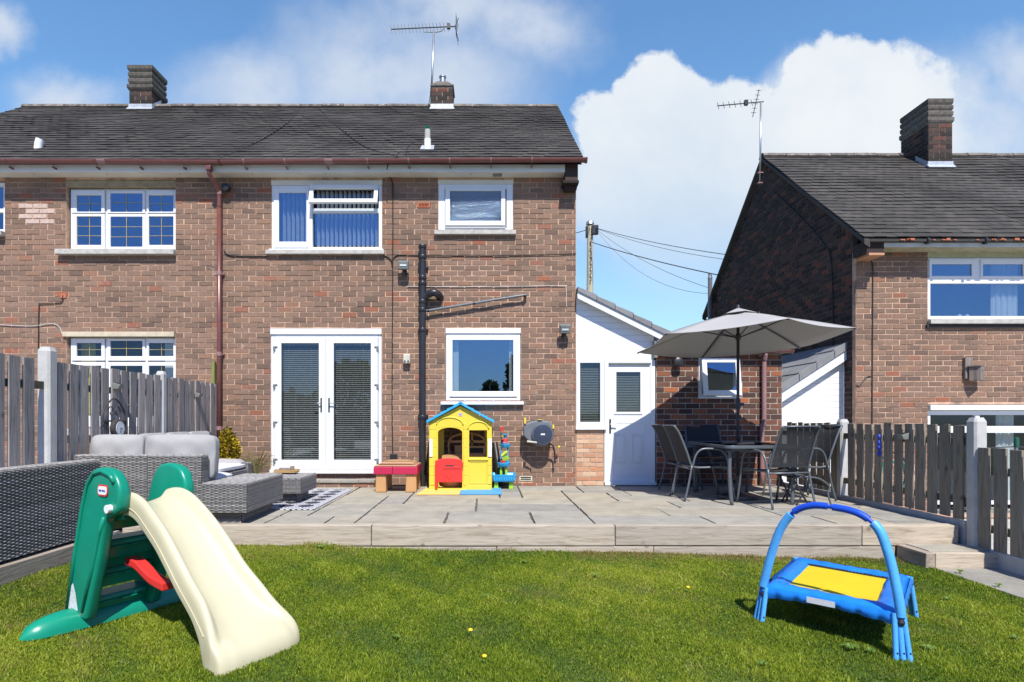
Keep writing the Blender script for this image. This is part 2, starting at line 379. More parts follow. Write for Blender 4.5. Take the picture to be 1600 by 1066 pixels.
# ------------------------------------------------------------------ ground, lawn, patio
def lawn_z(x, y): return -.245-.0175*x+.012*math.sin(x*1.7+y*.9)+.008*math.sin(y*2.3-x)
MB().box(-400, 400, -400, 400, -3, -1.6).build('ground', 'ground', kind='structure')
def grid(name, x0, x1, y0, y1, nx, ny, zf, m, skirt=0):
    b = MB(); vs = [(x0+(x1-x0)*i/nx, y0+(y1-y0)*j/ny) for j in range(ny+1) for i in range(nx+1)]
    b.v = [(x, y, zf(x, y)) for x, y in vs]
    b.f = [(j*(nx+1)+i, j*(nx+1)+i+1, (j+1)*(nx+1)+i+1, (j+1)*(nx+1)+i) for j in range(ny) for i in range(nx)]
    if skirt: b.box(x0, x1, y0, y1, skirt-.2, skirt)
    return b.build(name, m, kind='structure', smooth=True)
def turf_mat():
    m, t, b = principled('turf_soil'); pos = t.n('ShaderNodeNewGeometry').outputs['Position']
    c = t.mix(t.step(t.noise(pos, 2.0, 6, .65), .4, .65), (.045, .085, .012), (.075, .095, .02))
    c = t.mix(t.step(t.noise(pos, 55, 5, .7), .35, .7), c, (.09, .13, .025))
    t.set(b.inputs['Base Color'], c); b.inputs['Roughness'].default_value = .95; return m
M['turf'] = turf_mat()
grid('lawn', -3.62, 4.10, -14, 5.93, 40, 80, lawn_z, 'turf')
MB().box(-9, -3.62, -14, 6.0, -1.7, -.06).build('gravel_strip', 'gravel', kind='structure')
MB().box(-12, -4.36, 6.0, 9.5, -1.65, -.03).build('left_yard', 'gravel', kind='structure')
MB().box(4.86, 14, -6, 13, -1.7, -.52).build('right_yard', 'concrete', kind='structure')

# slabs laid in a random coursed pattern
def patio():
    base = MB().box(-4.34, 4.70, 6.04, 9.5, -.6, -.022).build('patio', 'joint', kind='structure')
    U = .302; nx, ny = 30, 12; x0, y1 = -4.34, 9.495
    dx = (4.70-x0)/nx; dy = (y1-5.99)/ny
    used = [[0]*nx for _ in range(ny)]; r = random.Random(23); last = {}
    meshes = {}
    for j in range(ny):
        for i in range(nx):
            if used[j][i]: continue
            opts = [(3, 2), (2, 2), (3, 2), (2, 1), (4, 2), (2, 3), (3, 1), (1, 1), (1, 2)]
            r.shuffle(opts); opts.sort(key=lambda o: -(o[0]*o[1])+r.random()*5)
            for w, h in opts+[(1, 1)]:
                if i+w > nx or j+h > ny: continue
                if all(not used[j+b][i+a] for a in range(w) for b in range(h)): break
            for a in range(w):
                for b in range(h): used[j+b][i+a] = 1
            g = .0115
            xa, xb = x0+i*dx+g, x0+(i+w)*dx-g; yb, ya = y1-j*dy-g, y1-(j+h)*dy+g
            key = (w, h, r.randrange(3))
            if key not in meshes:
                W2, H2 = (xb-xa)/2, (yb-ya)/2; q = MB(); n = 5; ring = []
                for k in range(n): ring.append((-W2+2*W2*k/n, -H2))
                for k in range(n): ring.append((W2, -H2+2*H2*k/n))
                for k in range(n): ring.append((W2-2*W2*k/n, H2))
                for k in range(n): ring.append((-W2, H2-2*H2*k/n))
                ring = [(a+r.uniform(-.004, .004), b+r.uniform(-.004, .004)) for a, b in ring]; m = len(ring)
                vs = [(a, b, -.03) for a, b in ring]+[(a, b, -.004) for a, b in ring]+[(a*.988, b*.985, 0) for a, b in ring]
                fs = [(k, (k+1) % m, m+(k+1) % m, m+k) for k in range(m)]+[(m+k, m+(k+1) % m, 2*m+(k+1) % m, 2*m+k) for k in range(m)]+[tuple(range(2*m, 3*m))]
                q.add(vs, fs); me = bpy.data.meshes.new('paving_slab'); me.from_pydata(q.v, [], q.f); me.materials.append(M['slab']); meshes[key] = me
            o = bpy.data.objects.new('paving_slab', meshes[key]); COL.objects.link(o); o.parent = base
            o.location = ((xa+xb)/2, (ya+yb)/2, r.uniform(-.003, .002)); o.rotation_euler = (r.uniform(-.003, .003), r.uniform(-.003, .003), 0)
patio()

# timber sleepers edging the patio
wall_t = thing('sleeper_wall', 'low retaining edge of bleached timber sleepers between the lawn and the raised patio', 'garden edging', (0, 5.92, -.2))
def jbox(b, x0, x1, y0, y1, z0, z1, j=.003):
    k = len(b.v); b.box(x0, x1, y0, y1, z0, z1)
    for i in range(k, len(b.v)): b.v[i] = tuple(c+random.uniform(-j, j) for c in b.v[i])
    return b
xs = [-3.55, -1.12, 1.253, 3.66, 4.60]
for a, b_ in zip(xs, xs[1:]):
    jbox(MB(), a+.003, b_-.003, 5.92, 6.035, -.195, .004).build('sleeper', 'sleeper', wall_t, bevel=.008)
xs2 = [-3.55, -2.3, .1, 1.63, 3.99]
for a, b_ in zip(xs2, xs2[1:]):
    jbox(MB(), a+.003, b_-.003, 5.925, 6.03, -.40, -.201).build('sleeper', 'sleeper', wall_t, bevel=.008)
side_t = thing('side_sleeper_edge', 'grey sleeper edging along the gravel below the near left rattan sofa', 'garden edging', (-3.6, 4, -.1))
for a, b_ in ((1.2, 3.3), (3.31, 5.60)):
    jbox(MB(), -3.66, -3.56, a, b_, -.22, -.045).build('sleeper', 'sleeper_y', side_t, bevel=.007)
MB().box(-3.66, -3.56, -14, 1.19, -.22, -.05).build('sleeper', 'sleeper_y', side_t)
st = thing('garden_step', 'single low step of pale paving framed in timber beside the right fence post', 'step', (4.3, 5.75, -.3))
jbox(MB(), 3.99, 4.075, 5.52, 5.918, -.42, -.178).build('side_timber', 'sleeper_y', st, bevel=.006)
jbox(MB(), 4.08, 4.70, 5.52, 5.60, -.42, -.180).build('front_timber', 'sleeper', st, bevel=.006)
jbox(MB(), 4.082, 4.70, 5.604, 5.918, -.25, -.172).build('tread_slab', 'slab', st, bevel=.005)
pth = MB().box(4.06, 4.84, -14, 5.515, -.75, -.335).build('path', 'joint', kind='structure')
for k in range(16):
    y = 5.51-k*.92
    jbox(MB(), 4.07+.012*k, 4.83, y-.91, y, -.335, -.312).build('path_slab', 'slab', pth, bevel=.004)

# ------------------------------------------------------------------ brickwork
def brick_meshes(m, bl, bh, n=5, axis='y'):
    out = []
    for k in range(n):
        b = MB(); L, H = (bl-.0125)/2, (bh-.0125)/2; c = .003
        j = lambda: random.uniform(-.0022, .0022)
        fr = [(-L+j(), .004+j()*.5, -H+j()), (L+j(), .004+j()*.5, -H+j()), (L+j(), .004+j()*.5, H+j()), (-L+j(), .004+j()*.5, H+j())]
        f2 = [(x*(1-c/L), 0, z*(1-c/H)) for x, y, z in fr]; bk = [(x, .1, z) for x, y, z in fr]
        vs = f2+fr+bk
        if axis == 'x': vs = [(y, -x, z) for x, y, z in vs]
        b.add(vs, [(0, 1, 2, 3)]+[(i, 4+i, 4+(i+1) % 4, (i+1) % 4) for i in range(4)]+[(4+i, 8+i, 8+(i+1) % 4, 4+(i+1) % 4) for i in range(4)]+[(11, 10, 9, 8)])
        me = bpy.data.meshes.new('brick'); me.from_pydata(b.v, [], b.f); me.materials.append(M[m])
        bm = bmesh.new(); bm.from_mesh(me); bmesh.ops.recalc_face_normals(bm, faces=bm.faces); bm.to_mesh(me); bm.free()
        out.append(me)
    return out
def brickwork(parent, m, mm, plane, u0, u1, z0, z1, opens=(), bl=.225, bh=.0808, axis='y', limit=300, focus=None, top=None, off=0, zbase=0, special=None):
    """bricks laid one by one on a plane facing -Y (axis y) or -X (axis x); openings are (u0,u1,z0,z1)"""
    bm_list = brick_meshes(m, bl, bh, axis=axis); full = []; cut = []
    k0 = int(math.floor((z0-zbase)/bh)); k1 = int(math.ceil((z1-zbase)/bh))
    for k in range(k0, k1):
        za, zb = max(z0, zbase+k*bh), min(z1, zbase+(k+1)*bh)
        if zb-za < .025: continue
        zm = (za+zb)/2
        ivs = [(u0, u1)]
        if top:
            r = top(zm); 
            if not r: continue
            ivs = [(max(u0, r[0]), min(u1, r[1]))]
        for (a, b, c, d) in opens:
            if c-.004 < zm < d+.004:
                nv = []
                for p, q in ivs:
                    if b <= p or a >= q: nv.append((p, q)); continue
                    if a > p: nv.append((p, a))
                    if b < q: nv.append((b, q))
                ivs = nv
        sh = off+(bl/2 if k % 2 else 0)
        for p, q in ivs:
            if q-p < .03: continue
            i = math.floor((p-sh)/bl); x = p
            while x < q-.004:
                e = min(q, sh+(i+1)*bl+random.uniform(-.006, .006)); i += 1
                if e-x < .035: continue
                if q-e < .035: e = q
                w = e-x
                if special and special[0] < (x+e)/2 < special[1] and special[2] < zm < special[3]:
                    MB().box(x+.008, e-.008, plane-.004, plane+.09, za+.008, zb-.008).build('brick', special[4], parent, bevel=.003, label='paler replaced brick')
                elif abs(w-bl) < .012 and abs((zb-za)-bh) < 1e-4: full.append(((x+e)/2, zm))
                else: cut.append((x, e, za, zb))
                x = e
    if focus: full.sort(key=lambda b: (b[0]-focus[0])**2+(b[1]-focus[1])**2)
    sh_m = M[m]
    for u, z in full[:limit]:
        o = bpy.data.objects.new('brick', random.choice(bm_list)); COL.objects.link(o); o.parent = parent
        d = plane+random.uniform(-.0035, .0025); p = Vector((u, d, z)) if axis == 'y' else Vector((d, u, z))
        o.location = p-ORG[parent]; o.rotation_euler = (0, random.uniform(-.008, .008), 0) if axis == 'y' else (random.uniform(-.008, .008), 0, 0)
    mb = MB()
    for u, z in full[limit:]: cut.append((u-bl/2, u+bl/2, z-bh/2, z+bh/2))
    for a, b, c, d in cut:
        g = .0062; y = plane+random.uniform(-.0035, .0025); j = lambda: random.uniform(-.002, .002)
        if axis == 'y': mb.box(a+g+j(), b-g+j(), y, y+.1, c+g+j(), d-g+j())
        else: mb.box(y, y+.1, a+g+j(), b-g+j(), c+g+j(), d-g+j())
    if mb.v: mb.build('brickwork', m, parent, kind='stuff')
    # mortar bed behind, cut round the openings
    us = sorted({u0, u1}|{min(max(x, u0), u1) for o in opens for x in o[:2]}); zs = sorted({z0, z1}|{min(max(x, z0), z1) for o in opens for x in o[2:]})
    w = MB()
    if top:
        w.poly = None
    else:
        for a, b in zip(us, us[1:]):
            for c, d in zip(zs, zs[1:]):
                um, zm = (a+b)/2, (c+d)/2
                if any(o[0] < um < o[1] and o[2] < zm < o[3] for o in opens): continue
                if axis == 'y': w.box(a, b, plane+.0055, plane+.095, c, d)
                else: w.box(plane+.0075, plane+.095, a, b, c, d)
        w.build('mortar', mm, parent)

def roof(parent, x0, x1, yE, zE, yR, zR, thick=.05, tw=.166, n_rows=27, limit=300, focus_x=0, skip=()):
    """plain tiles in courses, front slope; back slope as a sheet"""
    sl = Vector((0, yR-yE, zR-zE)); L = sl.length; d = sl/L; nrm = Vector((0, -d.z, d.y))
    deck = MB()
    deck.add([(x0+.03, yE+.02, zE-.045), (x1-.03, yE+.02, zE-.045), (x1-.03, yR, zR-.05), (x0+.03, yR, zR-.05), (x1-.03, 2*yR-yE-.02, zE-.045), (x0+.03, 2*yR-yE-.02, zE-.045)],
             [(0, 1, 2, 3), (3, 2, 4, 5)])
    deck.build('roof_deck', 'tile', parent)
    bk = MB(); e = 2*yR-yE
    bk.add([(x0, yR, zR-.004), (x1, yR, zR-.004), (x1, e, zE), (x0, e, zE), (x0, yR, zR-.045), (x1, yR, zR-.045), (x1, e, zE-.04), (x0, e, zE-.04)],
           [(0, 1, 2, 3), (4, 7, 6, 5), (1, 5, 6, 2), (0, 3, 7, 4), (3, 2, 6, 7)]); bk.build('rear_slope', 'tile', parent)
    g = L/n_rows; nt = int((x1-x0)/tw); tw = (x1-x0)/nt
    th = .015; Lt = g*1.45
    def tv(j):
        vs = []
        for k in (0, 1):
            for (a, s) in ((-tw/2+.0015, 0), (tw/2-.0015, 0), (tw/2-.0015, Lt), (-tw/2+.0015, Lt)):
                lift = (.017 if s == 0 else -.003)
                p = d*s+nrm*(lift+(th if k else 0)); vs.append((a+j(), p.y, p.z+j()))
        return vs
    F = [(0, 3, 2, 1), (4, 5, 6, 7), (0, 1, 5, 4), (1, 2, 6, 5), (2, 3, 7, 6), (3, 0, 4, 7)]
    var = []
    for k in range(5):
        me = bpy.data.meshes.new('roof_tile'); me.from_pydata(tv(lambda: random.uniform(-.002, .002)), [], F); me.materials.append(M['tile']); var.append(me)
    mb = MB(); ind = []
    for r in range(n_rows):
        for c in range(nt+1):
            xa = x0+(c-(.5 if r % 2 else 0))*tw; xb = xa+tw; xa, xb = max(xa, x0), min(xb, x1)
            if xb-xa < .03: continue
            xm = (xa+xb)/2; sag = .012*math.sin(xm*1.3+r*.3)+.010*math.sin(xm*.55)
            base = Vector((xm, yE, zE))+d*(r*g+random.uniform(-.0025, .0025)+.003*math.sin(xm*2.1+r))+nrm*(sag*math.sin(math.pi*r/n_rows)+random.uniform(-.002, .004))
            if (xb-xa) > tw*.98: ind.append((r, abs(xm-focus_x), base))
            else:
                k = (xb-xa)/tw; mb.add([(base.x+v[0]*k, base.y+v[1], base.z+v[2]) for v in tv(lambda: random.uniform(-.001, .001))], F)
    ind.sort(key=lambda q: (q[0]*.12+q[1]*.14))
    for i, (r, _, base) in enumerate(ind):
        if i < limit:
            o = bpy.data.objects.new('roof_tile', random.choice(var)); COL.objects.link(o); o.parent = parent; o.location = base-ORG[parent]
            o.rotation_euler = (random.uniform(-.01, .01), random.uniform(-.008, .008), 0)
        else: mb.add([(base.x+v[0], base.y+v[1], base.z+v[2]) for v in tv(lambda: random.uniform(-.002, .002))], F)
    mb.build('tile_courses', 'tile', parent, kind='stuff')
    n = int((x1-x0)/.44); w = (x1-x0)/n
    for k in range(n):
        b = MB(); a, c = x0+k*w+.006, x0+(k+1)*w-.006; pr = []
        for q in range(7):
            t = math.pi*q/6; pr.append((-.115*math.cos(t), .005+.085*math.sin(t)))
        prb = [(p[0]*.8, p[1]-.022) for p in pr][::-1]
        dz = random.uniform(-.006, .008); b.prism([(yR+p[0], zR-.03+dz+p[1]) for p in pr+prb], 'x', a, c); b.build('ridge_tile', 'ridge', parent)

def pane_box(p, x0, x1, z0, z1, y, m='glass'):
    return MB().box(x0, x1, y, y+.006, z0, z1).build('pane', m, p)
def room(parent, x0, x1, z0, z1, y, depth=1.3, m='room'):
    b = MB(); y2 = y+depth; e = .25
    b.quad((x0-e, y2, z0-e), (x1+e, y2, z0-e), (x1+e, y2, z1+e), (x0-e, y2, z1+e))
    b.quad((x0-e, y, z0-e), (x0-e, y2, z0-e), (x0-e, y2, z1+e), (x0-e, y, z1+e)); b.quad((x1+e, y, z0-e), (x1+e, y2, z0-e), (x1+e, y2, z1+e), (x1+e, y, z1+e))
    b.quad((x0-e, y, z0-e), (x1+e, y, z0-e), (x1+e, y2, z0-e), (x0-e, y2, z0-e)); b.quad((x0-e, y, z1+e), (x1+e, y, z1+e), (x1+e, y2, z1+e), (x0-e, y2, z1+e))
    return b.build('room_lining', m, parent)

# ------------------------------------------------------------------ semi-detached house on the left
D = 9.5
HL, HR = -9.43, 1.40
house = thing('semi_detached_house', 'brown brick semi-detached house with dark tiled roof and white french doors behind the patio', 'house', (-4, 9.5, 0))
yE, zE, yR, zR = 9.165, 4.929, 12.55, 7.47
op = []
def O(a, b, t, bt): op.append((fx(a), fx(b), fz(bt), fz(t))); return op[-1]
o_u1 = O(103, 274, 281, 391); o_u0 = O(-140, 7, 281, 363); o_u2 = O(424, 597, 281, 392); o_u3 = O(685, 802, 281, 361)
o_l1 = O(103, 274, 518, 670); o_door = O(423, 597, 513, 739); o_l3 = O(696, 814, 513, 628)
air1 = O(651, 673, 316, 325); air2 = O(811, 832, 743.5, 751.5)
brickwork(house, 'brick', 'mortar', D, HL, HR, -.25, 4.86, op, focus=(-.3, 2.0), zbase=fz(738)+.0, special=(fx(33), fx(74), fz(352), fz(318), mat('pale_brick', (.48, .36, .30), .95, .15, 20)))
# corner return, party and far walls
w = MB(); w.box(HL, HR-.005, 15.5, 15.6, -1.6, 4.9); w.build('rear_wall', 'brick', house)
for x in (HL, HR-.1):
    MB().prism([(9.6, -1.6), (15.5, -1.6), (15.5, 4.85), (12.55, 7.3), (9.6, 4.85)], 'x', x+.001, x+.099).build('gable_wall', 'mortar', house)
MB().box(HL, HR, 9.505, 9.6, -1.6, -.25).build('wall_foot', 'mortar', house)
roof(house, HL-.10, 1.475, yE, zE, yR, zR, focus_x=0)
# soffit, fascia, gutter
b = MB(); b.box(HL, 1.20, 9.285, 9.305, 4.822, 4.945); b.build('fascia', 'fascia', house)
b = MB(); b.box(HL, 1.20, 9.306, 9.56, 4.815, 4.827); b.build('soffit', 'soffit', house)
for k in range(10):
    x = -9.2+k*1.12; MB().lathe((x, 9.36, 4.8145), [(.012, 0), (.012, -.003), (.001, -.004)], 8).build('soffit_screw', 'lampgrey', house)
MB().box(.1, .24, 9.34, 9.45, 4.807, 4.814).build('soffit_vent', 'lampgrey', house)
corb = MB(); corb.box(1.205, 1.40, 9.29, 9.49, 4.68, 4.93); corb.box(1.165, 1.41, 9.25, 9.49, 4.635, 4.677); corb.box(1.20, 1.39, 9.34, 9.49, 4.57, 4.632)
corb.build('eaves_corbel', 'brick_dark', house, bevel=.004)
def gutter(parent, x0, x1, y, z0, z1, m, r=.058, clips=True, step=.95, pale=None):
    b = MB(); prof = []
    n = 10
    for k in range(n+1):
        t = math.pi*k/n; prof.append((-r*math.cos(t), -r*math.sin(t)))
    inner = [(p[0]*.92, p[1]*.92) for p in prof][::-1]
    poly = prof+inner
    vs = [(x0, y+p[0], z0+p[1]) for p in poly]+[(x1, y+p[0], z1+p[1]) for p in poly]; m_ = len(poly)
    b.add(vs, [(i, (i+1) % m_, m_+(i+1) % m_, m_+i) for i in range(m_)]); g = b.build('gutter', m, parent, fix=True)
    for x, z in ((x0, z0), (x1, z1)):
        MB().prism([(y+p[0]*1.15, z+p[1]*1.15) for p in prof], 'x', x-.008, x+.02).build('gutter_end', m, g)
    if clips:
        n = int((x1-x0)/step)
        for k in range(n):
            x = x0+(k+.6)*step; z = z0+(z1-z0)*(x-x0)/(x1-x0); c = MB()
            pts = [(x, y+p[0]*1.06, z+p[1]*1.06+.004) for p in prof]
            for p, q in zip(pts, pts[1:]): c.obox(((x), (p[1]+q[1])/2, (p[2]+q[2])/2), [(1, 0, 0), (Vector(q)-Vector(p)), (Vector(q)-Vector(p)).cross(Vector((1, 0, 0)))], (.011, .0125, .0035))
            c.box(x-.009, x+.009, y+.02, y+.1, z-.10, z-.075)
            c.build('gutter_bracket', pale or m, g)
    return g
gutter(house, -9.6, fx(344, 9.2), 9.185, 4.955, 4.938, 'brown', step=.66)
gutter(house, fx(344, 9.2)+.004, 1.50, 9.185, 4.938, 4.972, 'brown', step=.62, pale='brown_pale')
for x in (fx(606, 9.1)-.9, fx(155, 9.1)):
    zg = 4.940+.034*(x-fx(344, 9.2))/5.7 if x > fx(344, 9.2) else 4.948
    MB().prism([(9.185-.063*math.cos(math.pi*k/10), zg-.063*math.sin(math.pi*k/10)) for k in range(11)], 'x', x-.06, x+.06).build('gutter_joint', 'brown_pale', house, fix=True)
# brown downpipe with swan neck
dp = MB(); xd = fx(346)
dp.tube(arc([(xd-.06, 9.205, 4.86), (xd-.055, 9.22, 4.75), (xd-.01, 9.38, 4.60), (xd, 9.42, 4.50), (xd, 9.42, 4.3)], 4), .034, 10)
dp.tube([(xd, 9.42, 4.32), (xd, 9.42, 0)], .034, 10); d0 = dp.build('downpipe', 'brown', house, smooth=True)
for z in (4.55, 3.3, 2.05, .9):
    q = MB(); q.lathe((xd, 9.42, z), [(.041, -.03), (.041, .03)], 12); q.box(xd-.055, xd+.055, 9.455, 9.494, z-.012, z+.012); q.build('pipe_clip', 'brown_pale', d0)
MB().box(xd-.09, xd-.02, 9.155, 9.255, 4.80, 4.87).build('gutter_outlet', 'brown', d0, bevel=.008)

# --- windows
def win_part(name='window', label=None, parent=house, bars=None, m='upvc'):
    return bars.build(name, m, parent, bevel=.004, label=label)
def sash(parent, a, b, t, bt, ga, gb, gt, gbt, y, dep=.03, D=9.5, gm='glass', lead=None, tilt=0, m='upvc'):
    """opening light given by its outer and glass outlines in photo units on the wall plane"""
    x0, x1, z0, z1 = fx(a), fx(b), fz(bt), fz(t); g0, g1, h0, h1 = fx(ga), fx(gb), fz(gbt), fz(gt)
    s = MB(); s.box(x0, g0, y, y+dep, z0, z1); s.box(g1, x1, y, y+dep, z0, z1); s.box(g0, g1, y, y+dep, z0, h0); s.box(g0, g1, y, y+dep, h1, z1)
    o = s.build('sash', m, parent, bevel=.005)
    return o, (g0, g1, h0, h1)
def leads(parent, g, y, nx, nz):
    b = MB(); g0, g1, h0, h1 = g
    for i in range(1, nx): x = g0+(g1-g0)*i/nx; b.box(x-.005, x+.005, y-.004, y-.001, h0, h1)
    for i in range(1, nz): z = h0+(h1-h0)*i/nz; b.box(g0, g1, y-.0045, y-.0012, z-.004, z+.004)
    b.build('lead_strip', MATS['brass_lead'], parent)
mat('brass_lead', (.45, .36, .16), .4, metal=.4)
def sill(parent, a, b, t, bt, m, y0=9.40, y1=9.55): return MB().box(fx(a), fx(b), y0, y1, fz(bt), fz(t)).build('sill', m, parent, bevel=.006)

# upper left, georgian bars
def georgian(a0, b0, t, bt, trans, rows, y, label, glassrows, gm='glass'):
    f = MB(); x0, x1, z0, z1 = fx(a0), fx(b0), fz(bt), fz(t); m1, m2 = fx(161), fx(224)
    f.frame(x0, x1, z0, z1, y+.03, y+.09, .035); f.box(m1-.02, m1+.02, y+.03, y+.09, z0+.035, z1-.035); f.box(m2-.02, m2+.02, y+.03, y+.09, z0+.035, z1-.035)
    w_ = f.build('window', 'upvc', house, bevel=.004, label=label)
    cols = ((106, 159, 115, 154), (162.5, 222, 167.5, 218), (225.5, 271.5, 228.5, 267.4))
    for k, (a, b, ga, gb) in enumerate(cols):
        mid = (k == 1)
        for (s0, s1, h0, h1, nz) in glassrows:
            if mid: h0, h1 = h0-3.5*(s0 < trans), h1+2.5*(s1 > trans)
            o, g = sash(w_, a, b, s0, s1, ga, gb, h0, h1, y+(.012 if mid else 0), .03)
            pane_box(o, g[0]-.004, g[1]+.004, g[2]-.004, g[3]+.004, y+.022, gm); leads(o, g, y+.022, 2, nz)
    room(w_, x0, x1, z0, z1, y+.095)
    return w_
wU1 = georgian(104, 273.5, 292, 391, 332, 2, 9.565, 'upper left window with brass coloured glazing bars', ((294.5, 330.5, 302.5, 328.6, 2), (332, 388.5, 336, 381, 3)))
sill(wU1, 92, 276, 391.5, 399.5, 'concrete')
MB().box(fx(98), fx(274), 9.50, 9.60, fz(291.5), fz(282)).build('lintel_board', mat('weathered_board', (.30, .24, .15), .85, .2), wU1)
wL1 = georgian(104, 273.5, 526.5, 670, 563, 2, 9.565, 'ground floor window seen over the left fence', ((528, 563, 535, 556, 2), (565, 667, 571, 650, 4)), 'glass_low')
MB().box(fx(99.5), fx(273.5), 9.462, 9.56, fz(526.5), fz(519)).build('lintel', mat('stone_lintel', (.50, .43, .31), .8, .12), wL1, bevel=.006)
sill(wL1, 96, 280, 670.5, 680, 'concrete')
MB().box(fx(112), fx(135), 9.72, 9.73, fz(662), fz(534)).build('curtain', mat('lime_curtain', (.45, .46, .12), .9), wL1)
MB().box(fx(246), fx(268), 9.72, 9.73, fz(662), fz(534)).build('curtain', 'curtain', wL1)
# far left cut window
f = MB(); f.frame(fx(-139), fx(6.5), fz(362.5), fz(283), 9.56, 9.62, .06); f.box(fx(-139)+.06, fx(6.5)-.06, 9.56, 9.62, fz(330), fz(324)); wU0 = f.build('window', 'upvc', house, bevel=.004)
pane_box(wU0, fx(-139)+.05, fx(6.5)-.05, fz(357), fz(288), 9.60); room(wU0, fx(-139), fx(6.5), fz(362), fz(283), 9.63)
sill(wU0, -150, 9, 363, 370, 'concrete')

# U2: casement with vertical blinds, the top light open
y = 9.505
f = MB(); x0, x1, z0, z1 = fx(424.5), fx(596.6), fz(391), fz(289.7); mx = fx(485.5)
f.frame(x0, x1, z0, z1, y, y+.07, .05); f.box(mx-.025, mx+.025, y, y+.07, z0+.05, z1-.05); f.box(mx+.025, x1-.05, y, y+.07, fz(332.5), fz(325.5))
w2 = f.build('window', 'upvc', house, bevel=.005, label='white upstairs window with vertical blinds and its top light open')
MB().box(fx(423.5), fx(597), 9.50, 9.56, fz(289.5), fz(281.5)).build('head_board', 'soffit', w2, bevel=.003)
o, g = sash(w2, 428, 483, 293.5, 387, 436, 479, 301.5, 378, y-.016, .03); pane_box(o, *g, y)
pane_box(w2, fx(490.5), fx(590.2), fz(383.2), fz(332.3), y+.03)
so = MB(); a, b_, zt, zb = fx(486), fx(592), fz(292.5), fz(324.4); L = zt-zb; th = .30
def tp(x, s, n): return (x, y-.02-math.sin(th)*s-n*math.cos(th), zt-math.cos(th)*s+n*math.sin(th))
def tbox(mb, xa, xb, s0, s1, n0, n1):
    mb.add([tp(x, s, n) for n in (n0, n1) for x, s in ((xa, s0), (xb, s0), (xb, s1), (xa, s1))], [(0, 3, 2, 1), (4, 5, 6, 7), (0, 1, 5, 4), (1, 2, 6, 5), (2, 3, 7, 6), (3, 0, 4, 7)])
tbox(so, a, a+.06, 0, L, 0, .05); tbox(so, b_-.06, b_, 0, L, 0, .05); tbox(so, a+.06, b_-.06, 0, .06, 0, .05); tbox(so, a+.06, b_-.06, L-.065, L, 0, .05)
so_ = so.build('sash', 'upvc', w2, bevel=.006, fix=True, label='top light pushed open at the bottom'); pg = MB(); tbox(pg, a+.055, b_-.055, .055, L-.06, .02, .026); pg.build('pane', 'glass_low', so_, fix=True)
for (xa, xb, n) in ((fx(437), fx(479), 6), (fx(491), fx(590), 14)):
    for k in range(n):
        x = xa+(xb-xa)*(k+.5)/n; s = MB(); s.obox((x, y+.12, (z0+z1)/2), [(.50, 1, 0), (1, -.50, 0), (0, 0, 1)], (.034, .0012, (z1-z0)/2-.05)); s.build('blind_slat', 'slat', w2)
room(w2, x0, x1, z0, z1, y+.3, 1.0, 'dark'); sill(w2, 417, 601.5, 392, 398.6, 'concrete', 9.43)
MB().box(fx(421), fx(599), 9.47, 9.575, fz(391.8), fz(389.6)).build('sill_nose', 'upvc', w2)
# U3: obscured bathroom light
f = MB(); x0, x1, z0, z1 = fx(685), fx(801.4), fz(360.6), fz(287.7); f.frame(x0, x1, z0, z1, y, y+.07, .10, .075, .045)
w3 = f.build('window', 'upvc', house, bevel=.005, label='small upstairs window with obscured glass')
MB().box(fx(684), fx(802), 9.50, 9.56, fz(287.5), fz(281)).build('head_board', 'soffit', w3, bevel=.003)
o, g = sash(w3, 695.8, 789.7, 294.5, 356.5, 703, 783, 298.6, 345.6, y-.018, .035); pane_box(o, *g, y, 'glass_frost')
MB().box(fx(696.5), fx(789), y-.024, y-.0182, fz(354.5), fz(352.5)).build('drip_bar', 'lampgrey', o)
room(w3, x0, x1, z0, z1, y+.2, .6); sill(w3, 679, 806, 361.5, 368, 'concrete', 9.43)
# L3 kitchen window
f = MB(); x0, x1, z0, z1 = fx(697), fx(813), fz(626.5), fz(521.5); f.frame(x0, x1, z0, z1, y, y+.07, .06, .05, .045)
w4 = f.build('window', 'upvc', house, bevel=.005, label='large single pane kitchen window')
MB().box(fx(696.5), fx(813.5), 9.485, 9.56, fz(521.2), fz(513.5)).build('head_board', 'upvc', w4, bevel=.003)
o, g = sash(w4, 701, 809, 525.5, 620, 707, 802, 531.5, 611.7, y-.014, .03); pane_box(o, *g, y+.004)
room(w4, x0, x1, z0, z1, y+.2, .9); sill(w4, 689, 818, 628, 632.6, 'upvc', 9.42)
q = MB(); q.box(fx(707.5), fx(716), y+.12, y+.13, fz(612), fz(531)); q.box(fx(796), fx(802), y+.12, y+.13, fz(612), fz(531)); q.build('curtain', 'curtain', w4)
MB().tube(arc([(fx(766), y+.2, fz(618)), (fx(766), y+.2, fz(600)), (fx(773), y+.2, fz(594)), (fx(779), y+.2, fz(600)), (fx(780), y+.2, fz(611))], 5), .006, 6).build('tap', 'metal', w4)

